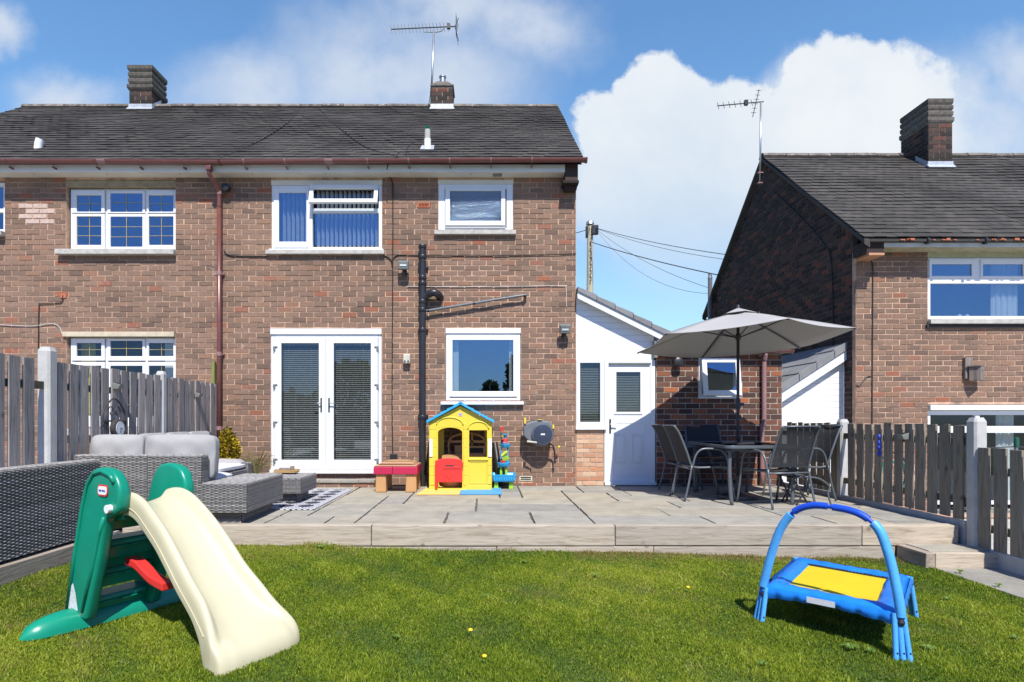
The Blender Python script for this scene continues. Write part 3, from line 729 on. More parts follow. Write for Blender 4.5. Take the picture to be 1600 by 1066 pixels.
# french doors
y = 9.50
f = MB(); x0, x1, z0, z1 = fx(423.8), fx(596.2), fz(738.5), fz(523)
f.frame(x0, x1, z0, z1, y-.004, y+.07, .05, .05, .06)
dr = f.build('french_door', 'upvc', house, bevel=.004, label='white double french doors with venetian blinds behind the glass')
MB().box(fx(423.3), fx(596.5), 9.47, 9.56, fz(522.8), fz(514)).build('head_trim', 'upvc', dr, bevel=.003)
MB().box(fx(423), fx(597), 9.44, 9.56, fz(739.6), fz(733.8)).build('threshold', 'upvc', dr, bevel=.004)
for (a, b, ga, gb, hx, sgn) in ((429.5, 509.4, 440, 498.7, 502.6, -1), (510, 590.5, 521.8, 579.8, 514.8, 1)):
    o, g = sash(dr, a, b, 528, 733, ga, gb, 536.6, 718.6, y-.022, .05); o.name = 'door_leaf'
    pane_box(o, *g, y+.004, 'glass_low')
    bl = MB(); n = 58
    for k in range(n):
        z = g[2]+(g[3]-g[2])*(k+.5)/n; bl.add([(g[0]+.012, y+.045, z-.008), (g[1]-.012, y+.045, z-.008), (g[1]-.012, y+.060, z+.006), (g[0]+.012, y+.060, z+.006)], [(0, 1, 2, 3)])
    for t in (.17, .78): x = g[0]+(g[1]-g[0])*t; bl.box(x-.002, x+.002, y+.040, y+.043, g[2], g[3])
    bl.box(g[0], g[1], y+.035, y+.07, g[3]-.03, g[3]); bl.build('venetian_blind', 'slat_dk', o, kind='stuff')
    q = MB(); xh = fx(hx); q.box(xh-.012, xh+.012, y-.034, y-.022, fz(644), fz(622)); q.build('handle_plate', 'black', o, bevel=.004)
    q = MB(); q.tube([(xh, y-.03, fz(630)), (xh, y-.065, fz(630)), (xh+sgn*.10, y-.065, fz(630.5))], .009, 8); q.build('handle', 'metal', o, smooth=True)
for z in (545, 604, 662, 720):
    for a, s in ((429.5, 1), (590.5, -1)):
        q = MB(); q.box(fx(a)-.018, fx(a)+.018, y-.04, y-.022, fz(z+3), fz(z-3)); q.box(fx(a)-.03+s*.02, fx(a)+.03+s*.02, y-.038, y-.024, fz(z-2), fz(z-3.4)); q.build('hinge', 'lampgrey', dr)
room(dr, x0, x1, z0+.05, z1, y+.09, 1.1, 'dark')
stp = thing('door_step', 'brick door step topped with thin stone paving under the french doors', 'step', (-2.4, 9.3, 0))
brickwork(stp, 'brick', 'mortar', 9.26, -3.20, -1.72, 0, .07, (), bh=.07, focus=(0, 0))
for a, b in ((-3.22, -2.55), (-2.542, -1.95), (-1.942, -1.70)): jbox(MB(), a, b, 9.235, 9.44, .072, .115).build('stone_slab', 'slab', stp, bevel=.005)
MB().box(-3.2, -1.72, 9.36, 9.455, .0, .071).build('step_core', 'mortar', stp)

# terracotta and buff air bricks
for (a, b, t, bt, m, n) in ((652, 672, 317, 324.5, 'terracotta', 9), (811.5, 831.5, 744, 751.2, 'beige', 1)):
    q = MB(); q.frame(fx(a), fx(b), fz(bt), fz(t), 9.492, 9.55, .018, .012, .012)
    for k in range(1, n): x = fx(a)+(fx(b)-fx(a))*k/n; q.box(x-.004, x+.004, 9.495, 9.55, fz(bt)+.012, fz(t)-.012)
    q.box(fx(a)+.018, fx(b)-.018, 9.495, 9.55, (fz(bt)+fz(t))/2-.004, (fz(bt)+fz(t))/2+.004)
    ab = q.build('air_brick', m, house); MB().box(fx(a)+.005, fx(b)-.005, 9.555, 9.56, fz(bt), fz(t)).build('grille_back', 'dark', ab)
# patch of pale repaired bricks is part of the wall: thin smear of mortar round six bricks
# --- chimneys
def corbel(mb, x0, x1, y0, y1, z0, z1, o):
    mb.add([(x0-o*.3, y0-o*.3, z0), (x1+o*.3, y0-o*.3, z0), (x1+o*.3, y1+o*.3, z0), (x0-o*.3, y1+o*.3, z0), (x0-o, y0-o, z0+(z1-z0)*.35), (x1+o, y0-o, z0+(z1-z0)*.35), (x1+o, y1+o, z0+(z1-z0)*.35), (x0-o, y1+o, z0+(z1-z0)*.35),
            (x0-o, y0-o, z1-.01), (x1+o, y0-o, z1-.01), (x1+o, y1+o, z1-.01), (x0-o, y1+o, z1-.01), (x0-o*.4, y0-o*.4, z1), (x1+o*.4, y0-o*.4, z1), (x1+o*.4, y1+o*.4, z1), (x0-o*.4, y1+o*.4, z1)],
           [(0, 3, 2, 1)]+[(4*l+i, 4*l+(i+1) % 4, 4*l+4+(i+1) % 4, 4*l+4+i) for l in range(3) for i in range(4)]+[(12, 13, 14, 15)])
def chimney(parent, x0, x1, y0, y1, z0, zb, z1, bands, label, flash=True):
    core = MB().box(x0+.006, x1-.006, y0+.006, y1-.006, z0-.5, z1-.01).build('chimney', 'mortar_grey', parent, label=label)
    for (pl, a, b, ax, sgn) in ((y0, x0, x1, 'y', 1), (x0, y0, y1, 'x', 1), (x1, y0, y1, 'x', -1)):
        bh = .083; k = 0; z = z0-.4
        while z < zb-.03:
            zt = min(zb, z+bh); x = a; first = True
            while x < b-.01:
                e = min(b, x+(.1125 if (k % 2 and first) else .225)); first = False
                if b-e < .04: e = b
                q = MB(); g = .005
                if ax == 'y': q.box(x+g, e-g, pl-.002, pl+.02, z+g, zt-g)
                elif sgn > 0: q.box(pl-.002, pl+.02, x+g, e-g, z+g, zt-g)
                else: q.box(pl-.02, pl+.002, x+g, e-g, z+g, zt-g)
                if zt > z0-.05: q.build('brick', 'brick_dark', core)
                x = e
            z = zt; k += 1
    n = len(bands)
    for (c, d_, o) in bands:
        q = MB(); corbel(q, x0, x1, y0, y1, c, d_, o); q.build('corbel_course', 'concrete_dark', core, bevel=.004)
    if flash:
        q = MB(); q.box(x0-.012, x1+.012, y0-.012, y0-.003, z0-.06, z0+.10); q.build('flashing', 'lead', core)
        q = MB(); s = (zR-zE)/(yR-yE); q.add([(x0-.03, y0-.07, z0-.07*s+.02), (x1+.03, y0-.07, z0-.07*s+.02), (x1+.03, y0-.004, z0+.04), (x0-.03, y0-.004, z0+.04)], [(0, 1, 2, 3)]); q.build('flashing', 'lead', core)
        for sx, e in ((x0, -1), (x1, 1)):
            q = MB(); q.add([(sx+e*.008, y0, z0-.02), (sx+e*.008, y0, z0+.10), (sx+e*.008, y0+.35, z0+.36), (sx+e*.008, y0+.35, z0+.2)], [(0, 1, 2, 3)]); q.build('flashing', 'lead', core)
    return core
zc = fz(172, 12.33)
chimney(house, fx(202, 12.33), fx(237, 12.33), 12.33, 12.86, zc+.02, fz(141, 12.33), fz(104, 12.33),
        [(fz(141, 12.33), fz(132, 12.33), .035), (fz(130.5, 12.33), fz(122.5, 12.33), .02), (fz(121, 12.33), fz(113, 12.33), .02), (fz(111.5, 12.33), fz(102, 12.33), .03)], 'tall dark chimney with stepped corbel courses')
z2 = fz(172, 12.36)
c2 = chimney(house, fx(674, 12.36), fx(707.5, 12.36), 12.36, 12.80, z2+.02, fz(136, 12.36), fz(135, 12.36), [(fz(136, 12.36), fz(132, 12.36), .02)], 'short brick chimney with a metal flue and aerial')
q = MB(); cx, cy, cz = fx(690.5, 12.36), 12.58, fz(132, 12.36)
q.add([(cx+i*.22, cy+j*.22, cz) for i, j in ((-1, -1), (1, -1), (1, 1), (-1, 1))]+[(cx+i*.10, cy+j*.10, cz+.13) for i, j in ((-1, -1), (1, -1), (1, 1), (-1, 1))], [(0, 1, 5, 4), (1, 2, 6, 5), (2, 3, 7, 6), (3, 0, 4, 7), (4, 5, 6, 7)])
q.build('chimney_cap', 'concrete_dark', c2)
q = MB(); q.lathe((cx, cy, cz+.12), [(.085, 0), (.085, .012), (.062, .03), (.062, .13), (.075, .135), (.075, .16), (.05, .18), (.001, .185)], 16); q.build('flue', 'metal', c2, smooth='auto')
# TV aerial on the short chimney
def aerial(name, label, mast, boom, n, tilt, refl, el=.10, col='metal', group=None):
    t = thing(name, label, 'aerial', mast[0], group=group)
    MB().tube([mast[0], mast[1]], .02, 8).build('mast', col, t, smooth=True)
    a, b = Vector(boom[0]), Vector(boom[1]); bm_ = MB(); bm_.tube([a, b], .011, 6)
    bm_.build('boom', 'dkframe', t)
    for k in range(n):
        p = a.lerp(b, (k+.1)/(n+1.2)); q = MB(); d = Vector((.35, 1, .55)).normalized(); up = Vector((-.18, .1, 1)).normalized()
        q.tube([p-up*el, p+up*el], .0055, 5); q.build('element', 'dkframe', t)
    q = MB(); e = b; 
    for s in (-1, 1):
        for k in range(4): q.tube([e+Vector((.02+.03*s*0, -.1, s*(.05+.05*k))), e+Vector((.02+.012*k, .3, s*(.05+.05*k)))], .004, 5)
        q.tube([e, e+Vector((.07, .1, s*.24))], .007, 5)
    if refl: q.build('reflector', 'dkframe', t)
    q = MB(); pb = a.lerp(b, .90 if refl else .62); q.box(pb.x-.035, pb.x+.035, pb.y-.03, pb.y+.03, pb.z-.04, pb.z+.06); q.build('junction_box', 'black', t)
    return t
y_ = 12.5
ta = aerial('tv_aerial', 'long many-element television aerial on a mast beside the short chimney', ((fx(673.5, y_), y_, fz(166, y_)), (fx(678, y_), y_, fz(47, y_))), ((fx(611, y_), y_, fz(46, y_)), (fx(711, y_), y_, fz(41.5, y_))), 17, 0, True)
q = MB(); q.tube(arc([(fx(663, y_), y_, fz(50, y_)), (fx(680, y_), y_, fz(50.5, y_)), (fx(690, y_), y_, fz(48.5, y_)), (fx(694, y_), y_, fz(44, y_))], 4), .010, 6); q.build('cradle_arm', 'metal', ta)
MB().tube(arc([(fx(675, y_), y_-.03, fz(120, y_)), (fx(672, y_), y_-.1, fz(160, y_)), (fx(667, 12.2), 12.2, fz(175, 12.2)), (fx(671, 11.6), 11.6, fz(190, 11.6))], 5), .008, 5).build('aerial_cable', 'cable', ta)
# vents through the roof
def roof_z(y): return zE+(zR-zE)*(y-yE)/(yR-yE)
yv = 9.72
q = MB(); xv = fx(668, yv); q.tube([(xv, yv, roof_z(yv)-.05), (xv, yv, fz(218, yv))], .055, 14); v1 = q.build('soil_vent', 'white', house, smooth='auto')
MB().tube([(xv, yv, fz(220, yv)), (xv, yv, fz(203, yv))], .047, 14).build('vent_sleeve', 'concrete', v1, smooth='auto')
q = MB()
for k in range(8):
    t = 2*math.pi*k/8; q.tube(arc([(xv+.045*math.cos(t), yv+.045*math.sin(t), fz(203, yv)), (xv+.05*math.cos(t), yv+.05*math.sin(t), fz(200, yv)), (xv, yv, fz(197, yv))], 3), .004, 4)
q.build('wire_cage', 'green_plastic', v1)
MB().add([(xv-.11, yv-.12, roof_z(yv-.12)+.045), (xv+.11, yv-.12, roof_z(yv-.12)+.045), (xv+.10, yv+.10, roof_z(yv+.10)+.045), (xv-.10, yv+.10, roof_z(yv+.1)+.045)], [(0, 1, 2, 3)]).build('flashing', 'lead', v1)
xv = fx(61, yv); q = MB(); q.tube([(xv-.02, yv, roof_z(yv)-.05), (xv, yv, roof_z(yv)+.1), (xv+.02, yv, fz(218, yv))], .062, 12); q.build('soil_vent', 'white', house, smooth='auto')
# cables lying over the roof
def rc(pts, r=.009):
    P = []
    for px, py in pts:
        yy = yE
        s = (zR-zE)/(yR-yE); k = (655-py)/950      # z = EYE+k*y meets roof plane
        yy = (zE-s*yE-EYE)/(k-s); P.append((fx(px, yy), yy, EYE+k*yy+.034))
    return MB().tube(arc(P, 5), r, 5).build('roof_cable', 'cable', house)
rc([(470, 172), (455, 190), (430, 208), (400, 226), (345, 250)], .010)
rc([(498, 172), (515, 190), (545, 215), (575, 235), (615, 246), (622, 249)], .008)
rc([(634, 247), (638, 232), (648, 226), (662, 222)], .007)

# ------------------------------------------------------------------ things on the house wall
def wcable(pts, m='cable', r=.008, y=9.485, name='wall_cable', parent=house, n=4):
    return MB().tube(arc([(fx(a), y, fz(b)) for a, b in pts], n), r, 5).build(name, m, parent)
wcable([(628, 250), (620, 262), (612, 268), (609, 278)], y=9.20, r=.010)
wcable([(609, 278), (613, 285), (614, 300), (614, 400), (613.5, 520), (613, 640), (614, 708)], r=.009)
wcable([(351, 392), (356, 398), (375, 401), (418, 401)], r=.011)
wcable([(600, 400), (606, 402), (612, 408), (613, 416)], r=.010); wcable([(613, 406), (620, 400), (632, 399), (700, 400), (780, 400), (900, 397)], r=.0075)
wcable([(636, 448), (700, 448.5), (800, 448), (878, 447), (884, 450), (885, 480)], 'cable_w', .006)
wcable([(0, 508), (50, 510), (82, 506), (94, 512), (98, 522)], 'cable_w', .006)
wcable([(99, 462), (98, 472), (90, 474), (66, 475), (62, 480), (61, 545)], r=.007)
MB().box(fx(94.5), fx(103.5), 9.488, 9.5, fz(466), fz(459)).build('cable_entry', 'terracotta', house)
j = MB(); j.box(fx(610), fx(621), 9.44, 9.494, fz(724), fz(709)); j.build('junction_box', 'black', house, bevel=.006)
q = MB(); q.lathe((fx(357), 9.40, fz(297)), [(.03, .09), (.05, .06), (.06, 0), (.06, -.03), (.045, -.04), (.001, -.042)], 14, 'y'); q.build('round_lamp', 'black', house, smooth='auto')
# soil pipe
sp_ = thing('soil_pipe', 'black soil pipe with elbow and sloping grey waste pipe, right of the french doors', 'drain pipe', (fx(661), 9.42, 0))
xs_ = fx(661)
MB().tube([(xs_, 9.42, 0), (xs_, 9.42, fz(385))], .053, 16).build('pipe', 'black', sp_, smooth='auto')
for zc_ in (388, 404, 436, 445, 473, 486, 517, 652): MB().lathe((xs_, 9.42, fz(zc_)), [(.06, -.028), (.064, -.02), (.064, .02), (.06, .028)], 16).build('collar', 'black', sp_, smooth='auto')
for zc_ in (419, 516, 650): MB().box(xs_-.075, xs_+.085, 9.45, 9.494, fz(zc_+1.5), fz(zc_-1.5)).build('pipe_bracket', 'black', sp_)
MB().tube(arc([(xs_, 9.42, fz(470)), (xs_+.08, 9.40, fz(463)), (xs_+.17, 9.37, fz(460)), (xs_+.24, 9.40, fz(462)), (xs_+.27, 9.50, fz(465))], 5), [.052]*6+[.058]*15, 14).build('elbow', 'black', sp_, smooth='auto')
wp = MB(); wp.tube(arc([(xs_+.05, 9.42, fz(487.5)), (fx(740), 9.42, fz(475.5)), (fx(815), 9.42, fz(463.5)), (fx(820), 9.44, fz(463)), (fx(821), 9.50, fz(463.5))], 4), .020, 10); wp.build('waste_pipe', 'greypipe', sp_, smooth='auto')
for (a, b) in ((741, 475.3), (819, 463.5), (670, 487)): MB().lathe((fx(a), 9.42, fz(b)), [(.026, -.018), (.026, .018)], 12, 'x').build('pipe_socket', 'black', sp_, smooth='auto')
# floodlights
def flood(px, py, label, tilt, D=9.5):
    t = thing('floodlight', label, 'outdoor light', (fx(px), 9.4, fz(py)), group='square floodlights on the house wall')
    a = R(tilt); ax = [(1, 0, 0), (0, math.cos(a), -math.sin(a)), (0, math.sin(a), math.cos(a))]; c = Vector((fx(px), 9.36, fz(py)))
    b = MB(); b.obox(c, ax, (.082, .04, .068)); h = b.build('housing', 'lampgrey', t, bevel=.012)
    f = Vector(ax[1])*-1
    MB().obox(c+f*.043, ax, (.070, .006, .054)).build('lens', 'lens', h, bevel=.003)
    MB().obox(c+f*.052+Vector((0, 0, .0)), ax, (.05, .003, .012)).build('bulb', 'white', h)
    q = MB(); q.tube([c+Vector((0, .03, -.05)), c+Vector((0, .09, -.09)), (fx(px), 9.49, fz(py)-.08)], .014, 6); q.lathe((fx(px), 9.40, fz(py)-.11), [(.025, -.03), (.025, .03)], 10); q.box(fx(px)-.035, fx(px)+.035, 9.46, 9.494, fz(py)-.13, fz(py)-.04); q.build('bracket', 'black', t)
flood(632.5, 418, 'floodlight high on the wall left of the black soil pipe', -14)
flood(881, 516, 'floodlight at the right corner of the house above the hose reel', -22)
t = thing('security_light', 'small cream twin sensor lamp between the french doors and the soil pipe', 'outdoor light', (fx(636.5), 9.4, fz(562)))
q = MB(); q.box(fx(631), fx(642), 9.40, 9.494, fz(569), fz(554)); h = q.build('housing', 'beige', t, bevel=.02, seg=3)
for s in (-1, 1): MB().sphere((fx(636.5)+s*.026, 9.398, fz(565)), .016, 10, 6).build('sensor_eye', 'lampgrey', h, smooth=True)
# wall-mounted hose reel
cx, cz = fx(843.5, 9.3), fz(678, 9.3)
t = thing('hose_reel', 'grey wall-mounted hose reel with blue-black drum right of the playhouse', 'hose reel', (cx, 9.3, cz))
pr = [(-.22, .16), (-.26, .10), (-.255, -.03), (-.20, -.09), (-.12, -.15), (0, -.20), (.10, -.18), (.18, -.08), (.215, .06), (.20, .14), (.12, .20), (-.02, .215), (-.10, .20)]
b = MB(); b.prism([(cx+a, cz+c) for a, c in pr], 'y', 9.24, 9.38); b.build('casing', mat('reel_casing', (.135, .145, .16), .45, .05), t, bevel=.025, seg=3, fix=True)
MB().lathe((cx+.035, 9.24, cz-.005), [(.165, .02), (.168, -.03), (.155, -.045), (.145, -.046)], 32, 'y').build('drum_rim', mat('reel_rim', (.10, .11, .125), .4), t, smooth='auto')
d_ = MB().lathe((cx+.035, 9.19, cz-.005), [(.144, .03), (.144, 0), (.10, -.006), (.055, -.008), (.001, -.009)], 32, 'y').build('drum_cover', mat('drum_cover', (.035, .045, .075), .35), t, smooth='auto')
MB().box(cx+.005, cx+.065, 9.176, 9.180, cz-.016, cz+.006).build('label_plate', 'white', d_)
b = MB(); b.box(cx-.245, cx-.215, 9.22, 9.30, cz+.155, cz+.245); b.build('hanger', 'yellow', t, bevel=.006)
MB().box(cx-.04, cx+.03, 9.22, 9.26, cz+.212, cz+.222).build('hanger', 'yellow', t); MB().box(cx+.185, cx+.21, 9.22, 9.26, cz+.08, cz+.14).build('hanger', 'yellow', t)
b = MB(); b.box(cx-.20, cx-.16, 9.20, 9.24, cz-.12, cz-.10); b.tube([(cx-.20, 9.2, cz-.115), (cx-.08, 9.17, cz-.125), (cx-.07, 9.14, cz-.125)], .014, 8); b.build('crank', 'beige', t)
MB().box(cx-.14, cx+.14, 9.38, 9.49, cz-.12, cz+.12).build('wall_bracket', 'black', t)
MB().tube(arc([(cx+.16, 9.30, cz-.15), (cx+.21, 9.33, cz-.20), (cx+.235, 9.38, cz-.30), (cx+.24, 9.40, cz-.42)], 5), .012, 6).build('hose_tail', 'black', t)
MB().lathe((cx+.24, 9.40, cz-.46), [(.018, 0), (.02, .03), (.014, .05)], 10).build('hose_end', 'black', t)
MB().tube(arc([(cx+.21, 9.27, cz+.08), (cx+.25, 9.3, cz+.03), (cx+.275, 9.33, cz-.08), (cx+.30, 9.38, cz-.19)], 5), .004, 5).build('thin_tube', 'tan', t)
MB().sphere((cx+.30, 9.37, cz-.205), .02, 8, 6).build('hose_connector', 'yellow', t, smooth=True)

# ------------------------------------------------------------------ white lean-to with door, between the houses
lt = thing('porch_lean_to', 'white clad side porch with part-glazed door, grey verge tiles above', 'lean-to', (2.0, 9.5, 0))
brickwork(lt, 'brick_orange', 'mortar_grey', 9.50, 1.405, fx(943.5), 0, fz(671), (), bl=.215, bh=.0725, focus=(1, 0))
yc = 9.52
slope = (fz(528)-fz(463))/(fx(1031)-fx(900)); zt0 = fz(463)
def zl(x): return zt0+slope*(x-1.40)
z = fz(563)
k = 0
while z < zl(1.42):
    zt = z+.098; xa = 1.405; x1m = fx(1022)
    # clip board to the sloping roofline
    def xr(zz): return min(x1m, 1.40+(zz-zt0)/slope-.01)
    xb, xt = xr(z), xr(min(zt, zl(1.41)))
    if xb > xa+.02:
        zt_ = min(zt, zl(xa)-.005); xt = max(xt, xa+.005)
        q = MB()
        if xt < xb-.001 and xb >= x1m-.001 and zl(xb) > z+.003: poly = [(xa, z+.003), (xb, z+.003), (xb, max(z+.004, min(zt_, zl(xb)-.005))), (xt, zt_), (xa, zt_)]
        else: poly = [(xa, z+.003), (xb, z+.003), (xt, zt_), (xa, zt_)]
        q.prism(poly, 'y', yc, yc+.02); q.build('cladding_board', 'clad', lt, fix=True)
    z = zt; k += 1
q = MB(); q.prism([(1.405, fz(566)), (fx(1022), fz(566)), (fx(1022), zl(fx(1022))-.01), (1.405, zl(1.405)-.01)], 'y', yc+.014, yc+.04); q.build('cladding_back', 'lampgrey', lt)
# frame with the side light
f = MB(); f.frame(fx(900.5), fx(944), fz(669.5), fz(562), 9.505, 9.57, .06, .05, .10)
w5 = f.build('window', 'upvc', lt, bevel=.004, label='narrow side light beside the door')
pane_box(w5, fx(906), fx(938.5), fz(661), fz(566), 9.53, 'glass_low')
bl = MB(); g = (fx(907), fx(936.5), fz(658), fz(568))
for k in range(34):
    zz = g[2]+(g[3]-g[2])*(k+.5)/34; bl.add([(g[0], 9.56, zz-.008), (g[1], 9.56, zz-.008), (g[1], 9.575, zz+.004), (g[0], 9.575, zz+.004)], [(0, 1, 2, 3)])
bl.build('venetian_blind', 'slat_dk', w5, kind='stuff'); MB().box(fx(899), fx(947), 9.45, 9.56, fz(671.5), fz(668.5)).build('sill', 'upvc', w5, bevel=.003)
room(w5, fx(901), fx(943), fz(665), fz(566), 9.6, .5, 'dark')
f = MB(); f.frame(fx(944.3), fx(1023.6), fz(756), fz(562.5), 9.495, 9.57, .065, .055, .03)
dr2 = f.build('door_frame', 'upvc', lt, bevel=.004)
MB().box(fx(944), fx(1024), 9.42, 9.50, fz(757.5), fz(753)).build('threshold', 'upvc', dr2, bevel=.004)
MB().box(fx(951), fx(1016), 9.475, 9.495, fz(569), fz(567)).build('drip_bar', 'lampgrey', dr2)
lf = MB(); x0, x1, z0, z1 = fx(951), fx(1017), fz(753), fz(568.5); y = 9.512
gx0, gx1, gz0, gz1 = fx(963), fx(1000.6), fz(644), fz(581.5)
lf.box(x0, gx0, y, y+.045, z0, z1); lf.box(gx1, x1, y, y+.045, z0, z1); lf.box(gx0, gx1, y, y+.045, z0, gz0); lf.box(gx0, gx1, y, y+.045, gz1, z1)
leaf = lf.build('door', 'upvc', lt, label='white door with a small blind-covered window over two moulded panels')
q = MB(); q.frame(gx0-.035, gx1+.035, gz0-.035, gz1+.035, y-.014, y-.001, .035); q.build('glazing_bead', 'upvc', leaf, bevel=.004)
pane_box(leaf, gx0, gx1, gz0, gz1, y+.01, 'glass_low')
bl = MB()
for k in range(24):
    zz = gz0+(gz1-gz0)*(k+.5)/24; bl.add([(gx0, y+.025, zz-.008), (gx1, y+.025, zz-.008), (gx1, y+.04, zz+.004), (gx0, y+.04, zz+.004)], [(0, 1, 2, 3)])
bl.build('venetian_blind', 'slat_dk', leaf, kind='stuff'); MB().box(gx0-.01, gx1+.01, y+.05, y+.06, gz0, gz1).build('blind_backing', 'dark', leaf)
for (a, b, c, d_) in ((960, 978, 679, 724), (987, 1005, 679, 724)):
    q = MB(); q.frame(fx(a), fx(b), fz(d_), fz(c), y-.010, y-.001, .014); q.box(fx(a)+.03, fx(b)-.03, y-.008, y-.001, fz(d_)+.03, fz(c)-.03); q.build('moulded_panel', 'upvc', leaf, bevel=.003)
q = MB(); q.frame(fx(957), fx(1009), fz(744), fz(661), y-.006, y-.0008, .008); q.build('moulded_panel', 'upvc', leaf, bevel=.002)
q = MB(); xh = fx(953.5); q.box(xh-.013, xh+.013, y-.012, y-.001, fz(677), fz(655)); q.build('handle_plate', 'black', leaf)
MB().tube([(xh, y-.01, fz(663)), (xh, y-.05, fz(663)), (xh+.1, y-.05, fz(663.5))], .009, 8).build('handle', 'metal', leaf)
MB().box(fx(945), fx(1023), 9.572, 9.60, 0, fz(563)).build('inner_wall', 'dark', lt)
# bargeboard and verge tiles
def slopebox(mb, x0, x1, zf, a, b, y0, y1): mb.prism([(x0, zf(x0)+a), (x1, zf(x1)+a), (x1, zf(x1)+b), (x0, zf(x0)+b)], 'y', y0, y1)
q = MB(); slopebox(q, 1.405, fx(1034), zl, -.055, .045, 9.36, 9.385); q.build('bargeboard', 'upvc', lt, fix=True)
q = MB(); slopebox(q, 1.405, fx(1034), zl, .0, .03, 9.386, 12.5); q.build('roof_underlay', 'upvc', lt, fix=True)
nv = 5; xa = 1.405; dxv = (fx(1041)-1.405)/nv
for k in range(nv):
    x0_, x1_ = xa+k*dxv, xa+(k+1)*dxv+.02; th_ = .022
    q = MB(); q.prism([(x0_, zl(x0_)+.045+.0), (x1_, zl(x1_)+.045), (x1_, zl(x1_)+.045+.10), (x0_, zl(x0_)+.045+.075)], 'y', 9.335, 9.355)
    q.prism([(x0_, zl(x0_)+.055), (x1_, zl(x1_)+.085), (x1_, zl(x1_)+.045+.103), (x0_, zl(x0_)+.045+.078)], 'y', 9.356, 9.66); q.build('verge_tile', 'tile_grey', lt, bevel=.006, fix=True)
    q = MB()
    for r_ in range(9): q.prism([(x0_, zl(x0_)+.06), (x1_, zl(x1_)+.09), (x1_, zl(x1_)+.145), (x0_, zl(x0_)+.12)], 'y', 9.664+r_*.31, 9.664+r_*.31+.305)
    q.build('tile_course', 'tile_grey', lt, fix=True)
MB().box(fx(1020), fx(1025), 9.40, 9.55, fz(560), fz(534)).build('corner_trim', 'lampgrey', lt)

# ------------------------------------------------------------------ brick outhouse
oh = thing('brick_outhouse', 'flat-roofed red brick outhouse with a small open window behind the parasol', 'outbuilding', (3.6, 9.5, 0))
wo = (fx(1091), fx(1153), fz(621), fz(559)); zo = fz(553)
brickwork(oh, 'brick_red', 'mortar_grey', 9.5, fx(1025)+.005, fx(1222), -.05, zo, [wo], bl=.222, bh=.0845, focus=(3.3, 1), zbase=fz(757))
MB().box(fx(1025)+.01, fx(1222)-.01, 12.4, 12.5, -1.6, zo).build('rear_wall', 'brick_red', oh)
for x in (fx(1025)+.006, fx(1222)-.1): MB().box(x, x+.094, 9.605, 12.4, -1.6, zo).build('side_wall', 'brick_red', oh)
MB().box(fx(1025), fx(1222), 9.51, 9.6, -1.6, -.05).build('wall_foot', 'mortar_grey', oh)
MB().box(fx(1025)-.02, fx(1222)+.04, 9.40, 12.6, zo+.004, zo+.07).build('flat_roof', 'tile_grey', oh)
gutter(oh, fx(1027), fx(1230), 9.37, zo+.05, zo+.045, 'brown', r=.05, step=.6, pale='brown_pale')
xo = fx(1191); dp = MB(); dp.tube(arc([(xo, 9.38, zo), (xo, 9.42, zo-.1), (xo, 9.44, zo-.2), (xo, 9.44, fz(655)), (xo-.03, 9.44, fz(665)), (xo-.03, 9.44, fz(680)), (xo-.03, 9.44, 0)], 4), .036, 10); dp.build('downpipe', 'brown_pale', oh, smooth=True)
q = MB(); q.lathe((fx(1057), 9.42, fz(567)), [(.03, .08), (.04, .04), (.07, 0), (.075, -.04), (.06, -.05), (.001, -.052)], 14, 'y'); q.build('round_lamp', 'black', oh, smooth='auto')
f = MB(); f.frame(wo[0]+.005, wo[1]-.005, wo[2]+.005, wo[3]-.005, 9.49, 9.56, .05); w6 = f.build('window', 'upvc', oh, bevel=.004, label='small top-hung window pushed open')
MB().box(wo[0]-.01, wo[1]+.02, 9.45, 9.52, wo[2]-.02, wo[2]+.004).build('sill', 'upvc', w6, bevel=.003)
th = .16; zt = wo[3]-.02; y = 9.49
so = MB(); a, b_ = wo[0]+.03, wo[1]-.0; L = wo[3]-wo[2]-.03
tbox(so, a, a+.075, 0, L, 0, .045); tbox(so, b_-.075, b_, 0, L, 0, .045); tbox(so, a+.075, b_-.075, 0, .07, 0, .045); tbox(so, a+.075, b_-.075, L-.08, L, 0, .045)
so_ = so.build('sash', 'upvc', w6, bevel=.006, fix=True); pg = MB(); tbox(pg, a+.07, b_-.07, .065, L-.07, .02, .026); pg.build('pane', 'glass', so_, fix=True)
room(w6, wo[0]+.1, wo[1]-.1, wo[2]+.1, wo[3]-.15, 9.61, .8, 'dark')

# ------------------------------------------------------------------ neighbour's clad lean-to behind the outhouse
nl = thing('neighbour_lean_to', 'white clad lean-to with grey tiles against the dark gable wall', 'lean-to', (5.2, 9.85, 0))
YL = 9.86
xl0, xl1 = 4.45, fx(1321, YL)
z_hi = fz(548, YL); z_lo_x = fx(1223, YL); z_lo = fz(612, YL); sl_ = (z_hi-z_lo)/(xl1-z_lo_x)
def zn(x): return z_lo+sl_*(x-z_lo_x)
z = fz(760, YL)
while z < zn(xl1)-.02:
    zt = z+.098
    xa_b = max(xl0, xl0+(z-zn(xl0))/sl_+.01); xa_t = max(xl0, min(xl1-.01, xl0+(zt-zn(xl0))/sl_+.01))
    q = MB(); q.prism([(xa_b, z+.003), (xl1, z+.003), (xl1, min(zt, zn(xl1))), (xa_t, min(zt, zn(xl1)))], 'y', YL, YL+.02); q.build('cladding_board', 'clad', nl, fix=True); z = zt
MB().prism([(xl0, -.5), (xl1, -.5), (xl1, zn(xl1)-.02), (xl0, zn(xl0)-.02)], 'y', YL+.015, YL+.04).build('cladding_back', 'lampgrey', nl)
